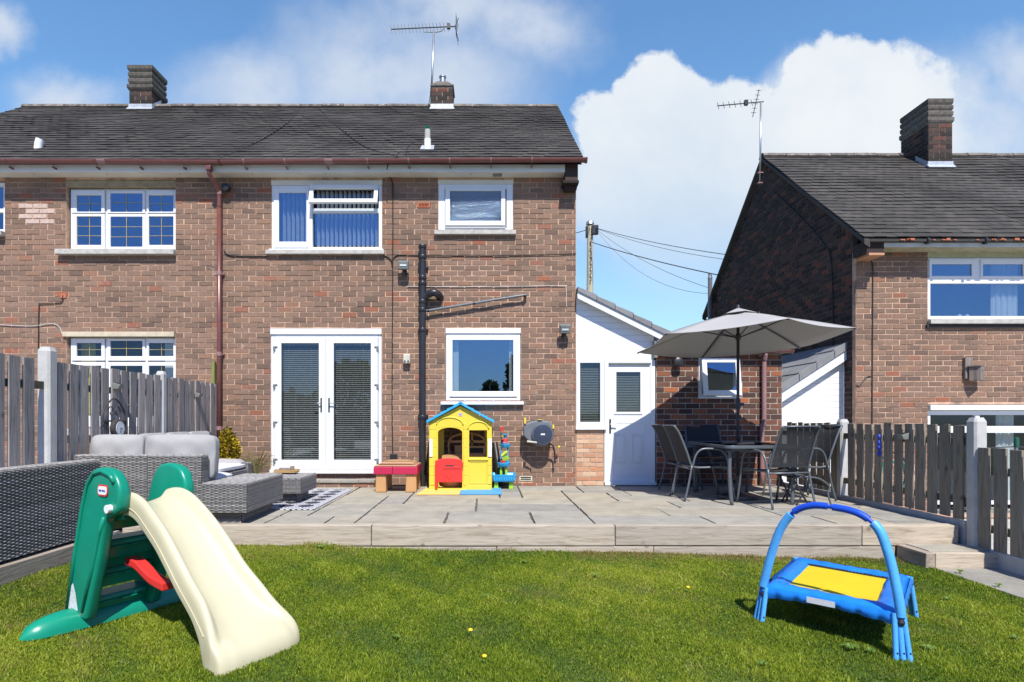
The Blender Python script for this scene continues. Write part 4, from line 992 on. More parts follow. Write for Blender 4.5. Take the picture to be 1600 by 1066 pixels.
q = MB(); q.prism([(xl0, zn(xl0)-.13), (xl1+.04, zn(xl1+.04)-.13), (xl1+.04, zn(xl1+.04)+.03), (xl0, zn(xl0)+.03)], 'y', YL-.11, YL-.085); q.build('bargeboard', 'upvc', nl, fix=True)
n = 5; dxv = (xl1+.04-xl0)/n
for k in range(n):
    a, b = xl0+k*dxv, xl0+(k+1)*dxv
    q = MB(); q.prism([(a-.02, zn(a-.02)+.032), (b, zn(b)+.032), (b, zn(b)+.15), (a-.02, zn(a)+.17)], 'y', YL-.135, YL-.112); q.build('verge_tile', 'tile_grey', nl, bevel=.005, fix=True)
    for r_ in range(9):
        q = MB(); y0_ = YL-.108+r_*.31; q.prism([(a-.02, zn(a-.02)+.10), (b, zn(b)+.07), (b, zn(b)+.145), (a-.02, zn(a-.02)+.165)], 'y', y0_, y0_+.306); q.build('roof_tile', 'tile_grey', nl, fix=True)
MB().box(xl1-.05, xl1+.02, YL-.05, YL-.001, -.5, zn(xl1)-.1).build('corner_trim', 'fascia', nl)
MB().box(xl1+.02, xl1+.035, YL-.1, 12.6, zn(xl1)+.1, zn(xl1)+.34).build('flashing', 'bluestuff', nl)  # deep blue puts the shade on this flashing into its colour

# ------------------------------------------------------------------ neighbouring house on the right
rh = thing('neighbour_house', 'brick neighbouring house on the right with dark gable wall and tall corbelled chimney', 'house', (8, 9.5, -1))
RL, RR = fx(1337.5), 12.5
yE2, zE2, yR2, zR2 = 9.17, 3.765, 12.6, 6.48
ru = (fx(1450), RR+1, fz(501), fz(392)); rl = (fx(1450), RR+1, -.45, fz(632))
brickwork(rh, 'brick', 'mortar', 9.5, RL, RR, -.9, 3.66, [(ru[0], 9.9, ru[2], ru[3]), (rl[0], 9.9, rl[2], rl[3])], bh=.0815, focus=(6.6, 1.6), off=.05)
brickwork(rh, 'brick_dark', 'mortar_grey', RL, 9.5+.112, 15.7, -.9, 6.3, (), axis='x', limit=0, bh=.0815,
          top=lambda z: (9.5, 15.7) if z < 3.7 else (12.6-(6.42-z)/.79, 12.6+(6.42-z)/.79))  # near-black bricks: the gable's shade is put into their colour
MB().prism([(9.605, -1.6), (15.7, -1.6), (15.7, 3.7), (12.6, 6.40), (9.605, 3.95)], 'x', RL+.0065, RL+.09).build('gable_wall', mat('shaded_gable_mortar', (.13, .115, .10), .95), rh)  # mortar darkened to paint in the gable's shade
MB().box(RL+.1, RR, 15.6, 15.7, -1.6, 3.7).build('rear_wall', 'brick', rh)
MB().box(RR-.1, RR, 9.61, 15.59, -1.6, 3.7).build('far_wall', 'brick', rh)
MB().box(RL+.003, RR, 9.507, 9.6, -1.6, -.9).build('wall_foot', 'mortar', rh)
zR, zE, yE, yR = zR2, zE2, yE2, yR2
roof(rh, 5.69, 12.7, yE2, zE2, yR2, zR2, n_rows=27, limit=300, focus_x=7)
# verge: undercloak strip and mortar
for s in (1, -1):
    q = MB(); a = Vector((5.70, yE2-.02 if s > 0 else 2*yR2-yE2, zE2-.02)); b = Vector((5.70, yR2, zR2-.02))
    q.add([(5.69, a.y, a.z-.07), (5.69, a.y, a.z), (5.69, b.y, b.z), (5.69, b.y, b.z-.07), (RL, a.y, a.z-.12), (RL, a.y, a.z), (RL, b.y, b.z), (RL, b.y, b.z-.12)],
          [(0, 1, 2, 3), (4, 7, 6, 5), (0, 3, 7, 4), (1, 5, 6, 2), (0, 4, 5, 1)]); q.build('verge', 'tile', rh, fix=True)
# corner corbel, fascia, soffit, stub of old guttering
q = MB(); q.box(5.72, fx(1376, 9.3), 9.22, 9.49, 3.55, 3.73); q.build('eaves_corbel', 'brick_dark', rh)
MB().box(fx(1352, 9.25), fx(1376, 9.25), 9.16, 9.49, 3.512, 3.546).build('corbel_tile', 'brick_orange', rh)
MB().box(fx(1377, 9.25), RR, 9.225, 9.245, 3.655, 3.73).build('fascia', mat('peeling_fascia', (.55, .57, .58), .7, .1, 6, dirt=((.35, .30, .2), 5, .58)), rh)
MB().box(fx(1377, 9.25), RR, 9.246, 9.56, 3.648, 3.66).build('soffit', mat('stained_soffit', (.42, .38, .24), .8, .2, 5, dirt=((.22, .18, .10), 5, .55)), rh)
q = MB(); q.box(5.78, RR, 9.15, 9.224, 3.715, 3.755); q.build('eaves_board', 'dark', rh)
for k in range(22):
    x = 5.95+random.random()*2.6; q = MB(); w_ = random.uniform(.03, .09); q.box(x, x+w_, 9.125, 9.15, 3.725, 3.725+random.uniform(.012, .035)); q.build('broken_tile_edge', 'terracotta', rh, bevel=.004)
for px in (1447, 1537): q = MB(); q.lathe((fx(px, 9.2), 9.17, fz(377.5, 9.2)), [(.05, -.02), (.05, .02)], 12, 'x'); q.build('gutter_bracket', 'black', rh)
# upper window
y = 9.53
f = MB(); x0, x1, z0, z1 = fx(1451), fx(1640), fz(499.5), fz(402); f.frame(x0, x1, z0, z1, y, y+.07, .05, .05, .06)
f.box(x0+.05, x1-.05, y, y+.07, fz(442.5), fz(434)); mx = fx(1531.5); f.box(mx-.03, mx+.03, y, y+.07, fz(434), z1-.05)
w7 = f.build('window', 'upvc', rh, bevel=.005, label='upstairs window of the neighbouring house with net curtain')
MB().box(x0-.02, x1, 9.505, 9.58, fz(402)+.002, fz(393)).build('head_board', mat('stained_board', (.38, .38, .24), .8, .1), w7)
for (a, b, ga, gb) in ((1453, 1529, 1457, 1519.5), (1533.5, 1609, 1537, 1600)):
    o, g = sash(w7, a, b, 404.5, 434, ga, gb, 412.5, 431, y-.02, .03); pane_box(o, *g, y)
pane_box(w7, fx(1456.5), x1-.05, fz(494), fz(442.5), y+.03)
MB().box(x1, 8.9, y, y+.07, z0, z1).build('window_side', 'upvc', w7)
# curtain folds
def folds(parent, x0, x1, z0, z1, y, m='curtain', n=40, a=.02):
    b = MB()
    for k in range(n+1):
        x = x0+(x1-x0)*k/n; yy = y+a*math.sin(k*1.35)+a*.5*math.sin(k*.6)
        b.v += [(x, yy, z0), (x, yy, z1)]
    b.f = [(2*k, 2*k+2, 2*k+3, 2*k+1) for k in range(n)]; return b.build('curtain', m, parent, smooth=True)
folds(w7, fx(1562), fx(1603), z0, z1, y+.14); room(w7, x0, 9.0, z0, z1, y+.12, 1.2)
for px in (1511, 1523): 
    q = MB(); q.lathe((fx(px), y+.12, z0+.03), [(.04, 0), (.045, .03), (.02, .07), (.001, .085)], 12); q.build('ornament', 'white', w7, smooth=True)
q = MB(); q.box(fx(1449), 9.2, 9.42, 9.56, fz(507), fz(500.5)); q.build('sill', 'concrete', w7, bevel=.006)
MB().box(fx(1446), 9.2, 9.46, 9.53, fz(512.5), fz(507.5)).build('under_sill_strip', 'dark', w7)  # near-black strip below the concrete sill
# ground floor window
f = MB(); x0, x1, z0, z1 = fx(1451), fx(1660), -.30, fz(641.5); f.frame(x0, x1, z0, z1, y, y+.07, .05, .07, .06)
f.box(x0+.05, x1-.05, y, y+.07, fz(676.5), fz(666)); mx = fx(1530); f.box(mx-.035, mx+.035, y, y+.07, fz(666), z1-.07); f.box(mx-.035, mx+.035, y, y+.07, z0+.06, fz(676.5))
w8 = f.build('window', 'upvc', rh, bevel=.005, label='ground floor window of the neighbouring house seen over the fence')
MB().box(x0, 9.3, 9.455, 9.56, fz(641), fz(633)).build('lintel', 'upvc', w8, bevel=.005)
pane_box(w8, x0+.05, mx-.035, fz(666), z1-.07, y+.03, 'glass_low'); pane_box(w8, mx+.035, x1-.05, fz(666), z1-.07, y+.03, 'glass_low')
pane_box(w8, x0+.05, mx-.035, z0+.06, fz(676.5), y+.03, 'glass_low'); pane_box(w8, mx+.035, x1-.05, z0+.06, fz(676.5), y+.03, 'glass_low')
folds(w8, fx(1571), fx(1600), z0, z1, y+.15, n=20); folds(w8, fx(1456), fx(1464), z0, z1, y+.15, n=6); room(w8, x0, 9.0, z0, z1, y+.12, 1.2, 'dark')
# wall cables on this house
MB().tube(arc([(fx(1360), 9.48, 3.52), (fx(1363), 9.485, 3.42), (fx(1363), 9.485, 3.0), (fx(1362), 9.485, 1.0), (fx(1363), 9.485, -.4)], 5), .008, 5).build('wall_cable', 'cable', rh)
MB().tube(arc([(fx(1338), 9.485, fz(602)), (fx(1343), 9.485, fz(603)), (fx(1352), 9.485, fz(590)), (fx(1361), 9.485, fz(588))], 4), .006, 5).build('wall_cable', 'cable', rh)
MB().tube(arc([(RL-.015, 12.2, 5.6), (RL-.015, 11.4, 4.95), (RL-.015, 10.4, 4.05), (RL-.015, 10.15, 3.6), (RL-.015, 10.1, 2.2), (RL-.015, 10.1, 1.6)], 5), .009, 5).build('wall_cable', 'cable', rh)
# chimney
zc = fz(262, 11.93)
chimney(rh, fx(1450.5, 11.93), fx(1488, 11.93), 11.93, 12.72, zc+.02, fz(192, 11.93), fz(156, 11.93),
        [(fz(192, 11.93), fz(183, 11.93), .025), (fz(181.5, 11.93), fz(173.5, 11.93), .015), (fz(172, 11.93), fz(164.5, 11.93), .015), (fz(163, 11.93), fz(154, 11.93), .015)], 'tall dark brick chimney with corbelled top')
# flue pipe on the far eaves
q = MB(); xf, yf = fx(1109.5, 15.4), 15.4; q.tube([(xf, yf, fz(520, yf)), (xf, yf, fz(436, yf))], .055, 12); fl = q.build('flue_pipe', 'greypipe', rh, smooth='auto')
MB().lathe((xf, yf, fz(436, yf)), [(.06, 0), (.06, .04), (.05, .05), (.05, .12), (.06, .13), (.001, .135)], 12).build('flue_cowl', 'metal', fl)
# aerial on the gable
ya = 12.45
ta = aerial('gable_aerial', 'small television aerial pair on a mast fixed to the dark gable', ((fx(1187.5, ya), ya, fz(287, ya)), (fx(1189, ya), ya, fz(160, ya))), ((fx(1121, ya), ya, fz(165.5, ya)), (fx(1193, ya), ya, fz(159, ya))), 7, 0, False, el=.07)
q = MB(); P0 = Vector((fx(1176, ya), ya, fz(183, ya))); P1 = Vector((fx(1186, ya), ya, fz(140, ya))); q.tube([P0, P1], .008, 6)
for k in range(6):
    p = P0.lerp(P1, .15+.16*k); q.tube([p+Vector((-.07, -.05, -.02)), p+Vector((.07, .05, .03))], .005, 5)
q.build('second_boom', 'dkframe', ta)
for py in (270, 286): MB().box(fx(1184, ya), fx(1192, ya), ya-.02, ya+.05, fz(py+.7, ya), fz(py-.7, ya)).build('mast_bracket', 'brown_pale', ta)
# nest box
t = thing('nest_box', 'weathered wooden bird box on the neighbouring wall, hung at an angle', 'bird box', (fx(1516), 9.4, fz(580)))
c = Vector((fx(1518), 9.40, fz(585))); ca = R(38); ax = [(math.cos(ca), math.sin(ca), 0), (-math.sin(ca), math.cos(ca), 0), (0, 0, 1)]
q = MB(); q.obox(c, ax, (.082, .075, .105)); bx = q.build('box', 'boxwood', t, bevel=.004)
q = MB(); q.obox(c+Vector((-.02, 0, .118)), [ax[0], ax[1], (0, 0, 1)], (.088, .085, .010)); q.build('lid', 'boxwood', t, bevel=.003)
MB().box(fx(1504), fx(1515), 9.44, 9.49, fz(592), fz(559)).build('back_board', 'boxwood', t, bevel=.004)
nrm = Vector((ax[0][0], ax[0][1], 0)); f_ = Vector(ax[1])*-1
q = MB(); e = c+f_*.0765+Vector((.0, 0, .05)); q.add([e+Vector(ax[0])*(.016*math.cos(k*math.pi/6))+Vector((0, 0, .016*math.sin(k*math.pi/6))) for k in range(12)], [tuple(range(12))]); q.build('entrance_hole', 'dark', t)
# telegraph pole
yp = 24.0
t = thing('telegraph_pole', 'pale wooden telegraph pole with black boxes and wires behind the porch roof', 'telegraph pole', (fx(922, yp), yp, -1.6))
xp = fx(922, yp); MB().tube([(xp-.03, yp, -1.6), (xp, yp, fz(349, yp))], [.17, .115], 12).build('pole', 'polewood', t, smooth='auto')
MB().box(xp+.03, xp+.29, yp-.25, yp-.05, fz(368.5, yp), fz(354, yp)).build('junction_box', 'black', t, bevel=.02)
MB().box(xp-.18, xp-.10, yp-.12, yp+.05, fz(372, yp), fz(354, yp)).build('junction_box', 'black', t, bevel=.02)
MB().lathe((xp, yp, fz(351, yp)), [(.13, -.04), (.17, .0), (.15, .10), (.06, .16), (.001, .17)], 10).build('cap', 'metal', t)
q = MB(); 
for k in range(7): z = fz(380+k*10, yp); q.tube([(xp-.02, yp-.13, z), (xp-.0, yp-.22, z-.01), (xp+.0, yp-.22, z+.14)], .018, 5)
q.build('step_iron', 'dkframe', t)
def wire(a, b, sag, r=.010):
    a, b = Vector(a), Vector(b); P = [a.lerp(b, k/16)-Vector((0, 0, 4*sag*(k/16)*(1-k/16))) for k in range(17)]; MB().tube(P, r, 4).build('wire', 'cable', t)
top = (xp+.15, yp-.1, fz(357, yp))
wire(top, (fx(1190, 16), 16, fz(405, 16)), .12); wire(top, (fx(1190, 17), 17, fz(412, 17)), .2, .007); wire((xp, yp-.1, fz(379, yp)), (fx(1180, 15), 15, fz(441, 15)), .1, .014)
wire(top, (fx(1180, 14), 14, fz(470, 14)), .35, .006); wire(top, (fx(1180, 15), 15, fz(452, 15)), .95, .005); wire((xp, yp, fz(357, yp)), (fx(840, 16), 16, fz(368, 16)), .1, .013)

# ------------------------------------------------------------------ fences
def picket_mesh(m, w, h, th, n=4):
    out = []
    for k in range(n):
        b = MB(); j = lambda s=.002: random.uniform(-s, s)
        vs = []
        for lv, z in enumerate((0, h*.45, h)):
            o = j(.003)
            for (x, y) in ((-th/2, -w/2), (th/2, -w/2), (th/2, w/2), (-th/2, w/2)): vs.append((x+o+j(.0012), y+j(.0025), z+(j(.004) if lv == 2 else 0)))
        b.add(vs, [(0, 3, 2, 1), (8, 9, 10, 11)]+[(4*l+i, 4*l+(i+1) % 4, 4*l+4+(i+1) % 4, 4*l+4+i) for l in (0, 1) for i in range(4)])
        me = bpy.data.meshes.new('picket'); me.from_pydata(b.v, [], b.f); me.materials.append(M[m]); out.append(me)
    return out
def fence(t, X, ys, z0, ztop, m, rails, rail_dx, y0, y1, w=.125, board=None, jit=.01):
    ms = picket_mesh(m, w, ztop-z0, .02)
    for y in ys:
        o = bpy.data.objects.new('picket', random.choice(ms)); COL.objects.link(o); o.parent = t
        o.location = Vector((X+random.uniform(-.003, .003), y, z0+random.uniform(-jit, jit)))-ORG[t]; o.rotation_euler = (random.uniform(-.008, .008), random.uniform(-.006, .006), random.uniform(-.03, .03))
    for z in rails: jbox(MB(), X+rail_dx-.018, X+rail_dx+.018, y0, y1, z-.035, z+.035).build('rail', 'rail', t)
    if board: jbox(MB(), X-.02, X+.02, y0, y1, *board).build('gravel_board', 'post', t, bevel=.005)
def cpost(t, X, y, z0, z1, s=.058, m='post'):
    q = MB(); c = .018
    pf = [(-s, -s+c), (-s+c, -s), (s-c, -s), (s, -s+c), (s, s-c), (s-c, s), (-s+c, s), (-s, s-c)]
    vs = [(X+a, y+b, z) for z in (z0, z1-.04) for a, b in pf]+[(X+a*.7, y+b*.7, z1) for a, b in pf]
    q.add(vs, [tuple(range(8))[::-1], tuple(range(16, 24))]+[(8*l+i, 8*l+(i+1) % 8, 8*l+8+(i+1) % 8, 8*l+8+i) for l in (0, 1) for i in range(8)])
    return q.build('post', m, t)
fl_ = thing('left_fence', 'grey weathered picket fence with pale concrete posts on the left boundary', 'fence', (-4.2, 7, 0))
XL = -4.20
pts = [5.80, 7.85, 9.62]
cpost(fl_, XL-.01, 5.83, -.2, 1.73, .062); cpost(fl_, XL-.01, 7.87, -.2, 1.66, .052); cpost(fl_, XL-.01, 3.8, -.2, 1.75, .062)
q = jbox(MB(), XL-.06, XL-.01, 9.42, 9.48, -.1, 1.93).build('end_post', 'greenwood', fl_)
fence(fl_, XL+.02, [4.0+.172*k for k in range(10)]+[5.98+.172*k for k in range(11)], .02, 1.60, 'picket', (.40, 1.36), -.032, 3.86, 7.82)
fence(fl_, XL+.02, [8.0+.158*k for k in range(10)], .02, 1.585, 'picket', (.40, 1.36), -.032, 7.92, 9.46)
fr = thing('right_fence', 'brown-grey picket fence with pale concrete posts on the right boundary, stepping down to the lawn', 'fence', (4.68, 7, 0))
XR = 4.68
cpost(fr, XR+.02, 8.02, -.3, 1.04); cpost(fr, XR+.02, 5.83, -.45, 1.055, .062); cpost(fr, XR+.02, 3.75, -.45, .86)
fence(fr, XR-.02, [8.15+.172*k for k in range(8)], .06, .985, 'picket_r', (.22, .82), .032, 8.08, 9.6, board=(-.3, .05))
fence(fr, XR-.02, [6.0+.176*k for k in range(11)], .06, .985, 'picket_r', (.24, .82), .032, 5.9, 7.96, board=(-.3, .05))
fence(fr, XR-.02, [3.93+.176*k for k in range(11)], -.17, .775, 'picket_r', (.02, .56), .032, 3.8, 5.77, board=(-.42, -.17))
def fence_lamp(X, s, y, z, label):
    t = thing('fence_solar_light', label, 'solar light', (X, y, z))
    q = MB(); q.prism([(X, z+.02), (X+s*.085, z-.005), (X+s*.06, z-.055), (X, z-.055)], 'y', y-.045, y+.045); h = q.build('lamp_body', 'lampgrey', t, fix=True, bevel=.004)
    q = MB(); q.add([(X, y-.04, z+.0225), (X+s*.08, y-.04, z-.0005), (X+s*.08, y+.04, z-.0005), (X, y+.04, z+.0225)], [(0, 1, 2, 3)]); q.build('solar_panel', 'black', h)
fence_lamp(XL+.035, 1, 6.82, 1.43, 'square solar light on the left fence above the arched ornament')
fence_lamp(XL+.035, 1, 8.72, 1.41, 'square solar light on the left fence nearest the house')
fence_lamp(XR-.035, -1, 6.72, .87, 'square solar light on the right fence')
# arched metal ornament and clock on the left fence
X0 = XL+.045
t = thing('arched_wall_ornament', 'dark metal arched garden ornament with scrolls fixed to the left fence', 'wall ornament', (X0, 6.8, 1.0))
q = MB(); yc_, w_ = 6.79, .21
q.tube(arc([(X0, yc_-w_, .86), (X0, yc_-w_, 1.05), (X0, yc_-w_*.75, 1.17), (X0, yc_, 1.27), (X0, yc_+w_*.75, 1.17), (X0, yc_+w_, 1.05), (X0, yc_+w_, .86)], 5), .009, 6)
q.tube([(X0, yc_-w_, 1.02), (X0, yc_+w_, 1.02)], .010, 6); q.build('arch', 'iron', t)
for s in (-1, 1):
    q = MB(); sp = [(X0, yc_+s*(.06+.055*math.cos(a)*(1-a/9)), 1.12+.07*math.sin(a)*(1-a/9)) for a in [k*.5 for k in range(13)]]; q.tube(sp, .006, 5); q.build('scroll', 'iron', t)
    q = MB(); sp = [(X0, yc_+s*(.14+.05*math.cos(a)*(1-a/9)), .96+.05*math.sin(a)*(1-a/9)) for a in [k*.5 for k in range(13)]]; q.tube(sp, .006, 5); q.build('scroll', 'iron', t)
t = thing('outdoor_clock', 'round white-faced clock in a dark rim below the arched ornament', 'clock', (X0+.03, 6.79, .94))
c_ = (X0+.02, 6.79, .935); MB().lathe(c_, [(.10, -.01), (.105, .0), (.105, .03), (.085, .045), (.078, .03)], 24, 'x').build('rim', 'iron', t, smooth='auto')
MB().lathe((c_[0], c_[1], c_[2]), [(.078, .046), (.078, .050), (.001, .0505)], 24, 'x').build('face', 'clockface', t)
q = MB(); xh = c_[0]+.0515; q.box(xh, xh+.002, c_[1]-.003, c_[1]+.003, c_[2]-.055, c_[2]+.01); q.box(xh, xh+.002, c_[1]-.003, c_[1]+.04, c_[2]-.003, c_[2]+.003)
for k in range(12): a = k*math.pi/6; q.box(xh-.001, xh+.001, c_[1]+.066*math.cos(a)-.003, c_[1]+.066*math.cos(a)+.003, c_[2]+.066*math.sin(a)-.003, c_[2]+.066*math.sin(a)+.003)
q.build('hands', 'black', t)
t = thing('blue_fence_ornament', 'small string of blue bead shapes hanging between right fence pickets', 'ornament', (XR-.05, 7.1, .7))
q = MB()
for k, z in enumerate((.83, .76, .70, .63)): q.sphere((XR-.045, 7.17, z), .026, 8, 6, (1, 1, 1.3))
q.build('beads', 'bluestuff', t)

# ------------------------------------------------------------------ rattan furniture
def weave(mb, o, u, v, n, W, H, sh=.0125, sw=.040, amp=.0042):
    """woven strands: ribbons along u stacked up v, bowing in and out over the stakes"""
    o, u, v, n = Vector(o), Vector(u).normalized(), Vector(v).normalized(), Vector(n).normalized()
    rows = max(1, int(H/sh)); sh = H/rows; seg = max(2, int(round(W/sw))); sub = 4; N = seg*sub
    for r in range(rows):
        ph = math.pi*(r % 2)+random.uniform(-.12, .12); z0 = r*sh+sh*.04; z1 = (r+1)*sh-sh*.04; k0 = len(mb.v)
        for i in range(N+1):
            t = i/N*W; d = amp*math.sin(math.pi*t/W*seg+ph); d = max(d, -amp*.7)
            p = o+u*t+n*(d+amp)
            mb.v += [tuple(p+v*z0-n*.003), tuple(p+v*((z0+z1)/2)+n*.0025), tuple(p+v*z1-n*.003)]
        for i in range(N):
            a = k0+3*i; mb.f += [(a, a+3, a+4, a+1), (a+1, a+4, a+5, a+2)]
def wicker(parent, x0, x1, y0, y1, z0, z1, faces='flrt', name='wicker_body', sh=.0125):
    core = MB().box(x0, x1, y0, y1, z0, z1).build(name, 'rattan_base', parent)
    mb = MB(); e = .001; W, Dp, H = x1-x0, y1-y0, z1-z0
    if 'f' in faces: weave(mb, (x0, y0-e, z0), (1, 0, 0), (0, 0, 1), (0, -1, 0), W, H, sh)
    if 'b' in faces: weave(mb, (x0, y1+e, z0), (1, 0, 0), (0, 0, 1), (0, 1, 0), W, H, sh)
    if 'r' in faces: weave(mb, (x1+e, y0, z0), (0, 1, 0), (0, 0, 1), (1, 0, 0), Dp, H, sh)
    if 'l' in faces: weave(mb, (x0-e, y0, z0), (0, 1, 0), (0, 0, 1), (-1, 0, 0), Dp, H, sh)
    if 't' in faces: weave(mb, (x0, y0, z1+e), (1, 0, 0), (0, 1, 0), (0, 0, 1), W, Dp, sh)
    mb.build('weave', 'rattan', core, kind='stuff'); return core
def cushion(parent, c, hs, m='cushion', rot=None, name='cushion', label=None, seed=0, puff=1.0):
    r = random.Random(seed+int(c[0]*100)+int(c[1]*37)); N = 14; b = MB(); idx = {}
    bm = bmesh.new(); bmesh.ops.create_cube(bm, size=2); bmesh.ops.subdivide_edges(bm, edges=bm.edges[:], cuts=9, use_grid_fill=True)
    for v in bm.verts:
        x, y, z = v.co; k = 9
        L = (abs(x)**k+abs(y)**k+abs(z)**k)**(1/k); m_ = max(abs(x), abs(y), abs(z)); f = 1/L*m_ if L else 1
        x, y, z = x*f*1.0, y*f, z*f
        wr = 1.5*.035*math.sin(7*x+3*y+r.random()*.1+c[0]*5)*math.sin(5*z+4*y+c[1]*3)+.02*math.sin(17*x-9*z+c[0])+.03*max(0, abs(x)-.7)*math.sin(26*z+9*y)
        ax_ = min(range(3), key=lambda q: hs[q]); p = [x*hs[0], y*hs[1], z*hs[2]]; p[ax_] *= puff*(1+wr*2.2)*(1-.40*(max(abs(v.co[(ax_+1) % 3]), abs(v.co[(ax_+2) % 3]))**6)); v.co = p
    if rot: bmesh.ops.rotate(bm, verts=bm.verts, cent=(0, 0, 0), matrix=Matrix.Rotation(rot[1], 3, rot[0]))
    o0 = ORG.get(parent, Vector()); bmesh.ops.translate(bm, verts=bm.verts, vec=Vector(c)-o0)
    me = bpy.data.meshes.new(name); bm.to_mesh(me); bm.free(); me.shade_smooth(); me.materials.append(M[m])
    o = bpy.data.objects.new(name, me); COL.objects.link(o); o.parent = parent; ORG[o] = o0
    s = o.modifiers.new('s', 'SUBSURF'); s.levels = 1; s.render_levels = 1
    if label: o['label'] = label
    return o
# long sofa turned away from the lawn, near left
sa = thing('near_rattan_sofa', 'long grey rattan sofa at the left edge, its woven back turned to the lawn', 'sofa', (-3.8, 4.6, -.05))
wicker(sa, -3.76, -3.61, 2.9, 5.68, -.02, .655, 'frt', 'backrest'); wicker(sa, -4.12, -3.78, 2.9, 5.68, .0, .34, 'ft', 'seat_base', .03)
for y in (2.95, 5.6): MB().box(-3.74, -3.65, y, y+.05, -.06, -.02).build('foot', 'black', sa)
for k in range(3): cushion(sa, (-3.94, 3.4+.92*k, .395), (.17, .44, .055), 'seat_pad', name='seat_cushion')
MB().box(-3.755, -3.615, 5.69, 5.72, .50, .58).build('end_cap', 'black', sa)
# sofa facing the house, with chaise
sb = thing('corner_rattan_sofa', 'grey rattan sofa with grey back cushions and a block chaise, its back to the lawn', 'sofa', (-3.3, 6.4, 0))
wicker(sb, -4.08, -3.36, 6.02, 6.16, .06, .675, 'frt', 'backrest'); wicker(sb, -3.352, -2.82, 6.02, 6.16, .06, .675, 'frt', 'backrest')
wicker(sb, -4.08, -2.82, 6.17, 6.85, .06, .34, 'rt', 'seat_base', .03)
wicker(sb, -2.81, -2.365, 6.0, 7.05, .115, .40, 'flrt', 'chaise'); MB().box(-2.80, -2.45, 6.08, 6.95, .0, .113).build('plinth', 'rattan_base', sb)
q = MB(); weave(q, (-2.80, 6.079, .0), (1, 0, 0), (0, 0, 1), (0, -1, 0), .35, .11); weave(q, (-2.449, 6.08, .0), (0, 1, 0), (0, 0, 1), (1, 0, 0), .87, .11); q.build('plinth_weave', 'rattan', sb, kind='stuff')
for k, (a, b_) in enumerate(((-4.06, -3.52), (-3.50, -2.78))):
    cushion(sb, ((a+b_)/2, 6.27, .645), ((b_-a)/2+.005, .095, .235), rot=('X', -.10), name='back_cushion', puff=1.2)
for a, b_ in ((-4.0, -3.45), (-3.44, -2.84)): cushion(sb, ((a+b_)/2, 6.58, .40), ((b_-a)/2, .30, .055), 'seat_pad', name='seat_cushion')
cushion(sb, (-2.93, 6.28, .45), (.10, .10, .09), name='back_cushion')
# sofa along the left fence
sc = thing('fence_side_sofa', 'grey rattan sofa along the left fence with three grey back cushions', 'sofa', (-3.9, 7.8, 0))
wicker(sc, -4.15, -4.04, 6.9, 8.92, .06, .66, 'frt', 'backrest', .03); wicker(sc, -4.03, -3.45, 6.9, 8.75, .06, .33, 'frt', 'seat_base', .03)
wicker(sc, -4.03, -3.43, 8.76, 8.90, .06, .405, 'frlt', 'arm')
for k in range(3): cushion(sc, (-3.93, 7.20+.56*k, .66), (.085, .285, .215), rot=('Y', -.12), name='back_cushion')
for k in range(2): cushion(sc, (-3.70, 7.38+.93*k, .375), (.26, .46, .05), 'seat_pad', name='seat_cushion')
cushion(sc, (-3.76, 8.66, .40), (.30, .085, .075), name='bolster')
# small footstool
sf = thing('rattan_footstool', 'small square grey rattan footstool standing on the patterned rug', 'footstool', (-2.6, 7.8, 0))
wicker(sf, -2.92, -2.275, 7.45, 8.13, .125, .315, 'flrt', 'body'); wicker(sf, -2.86, -2.36, 7.53, 8.05, .012, .124, 'fr', 'plinth')
tr = thing('wooden_tray', 'small varnished wooden tray with a grey brush on the rattan footstool', 'tray', (-2.66, 8.0, .32))
q = MB(); q.box(-2.75, -2.47, 7.86, 8.04, .345, .362); q.box(-2.75, -2.47, 7.855, 7.86, .345, .385); q.box(-2.75, -2.47, 8.04, 8.046, .345, .385); q.build('base', 'plainwood', tr)
q = MB(); q.tube(arc([(-2.50, 7.88, .345), (-2.49, 7.88, .325), (-2.52, 7.88, .322), (-2.70, 7.88, .322), (-2.73, 7.88, .345)], 4), .005, 5); q.tube(arc([(-2.50, 8.02, .345), (-2.49, 8.02, .325), (-2.52, 8.02, .322), (-2.70, 8.02, .322), (-2.73, 8.02, .345)], 4), .005, 5); q.build('wire_feet', 'metal', tr)
br = MB(); br.box(-2.70, -2.55, 7.9, 7.98, .364, .405); br.box(-2.56, -2.51, 7.92, 7.96, .38, .43); o = br.build('scrubbing_brush', 'boxwood', None, bevel=.008); setp(o, 'grey scrubbing brush lying on the small wooden tray', 'brush')

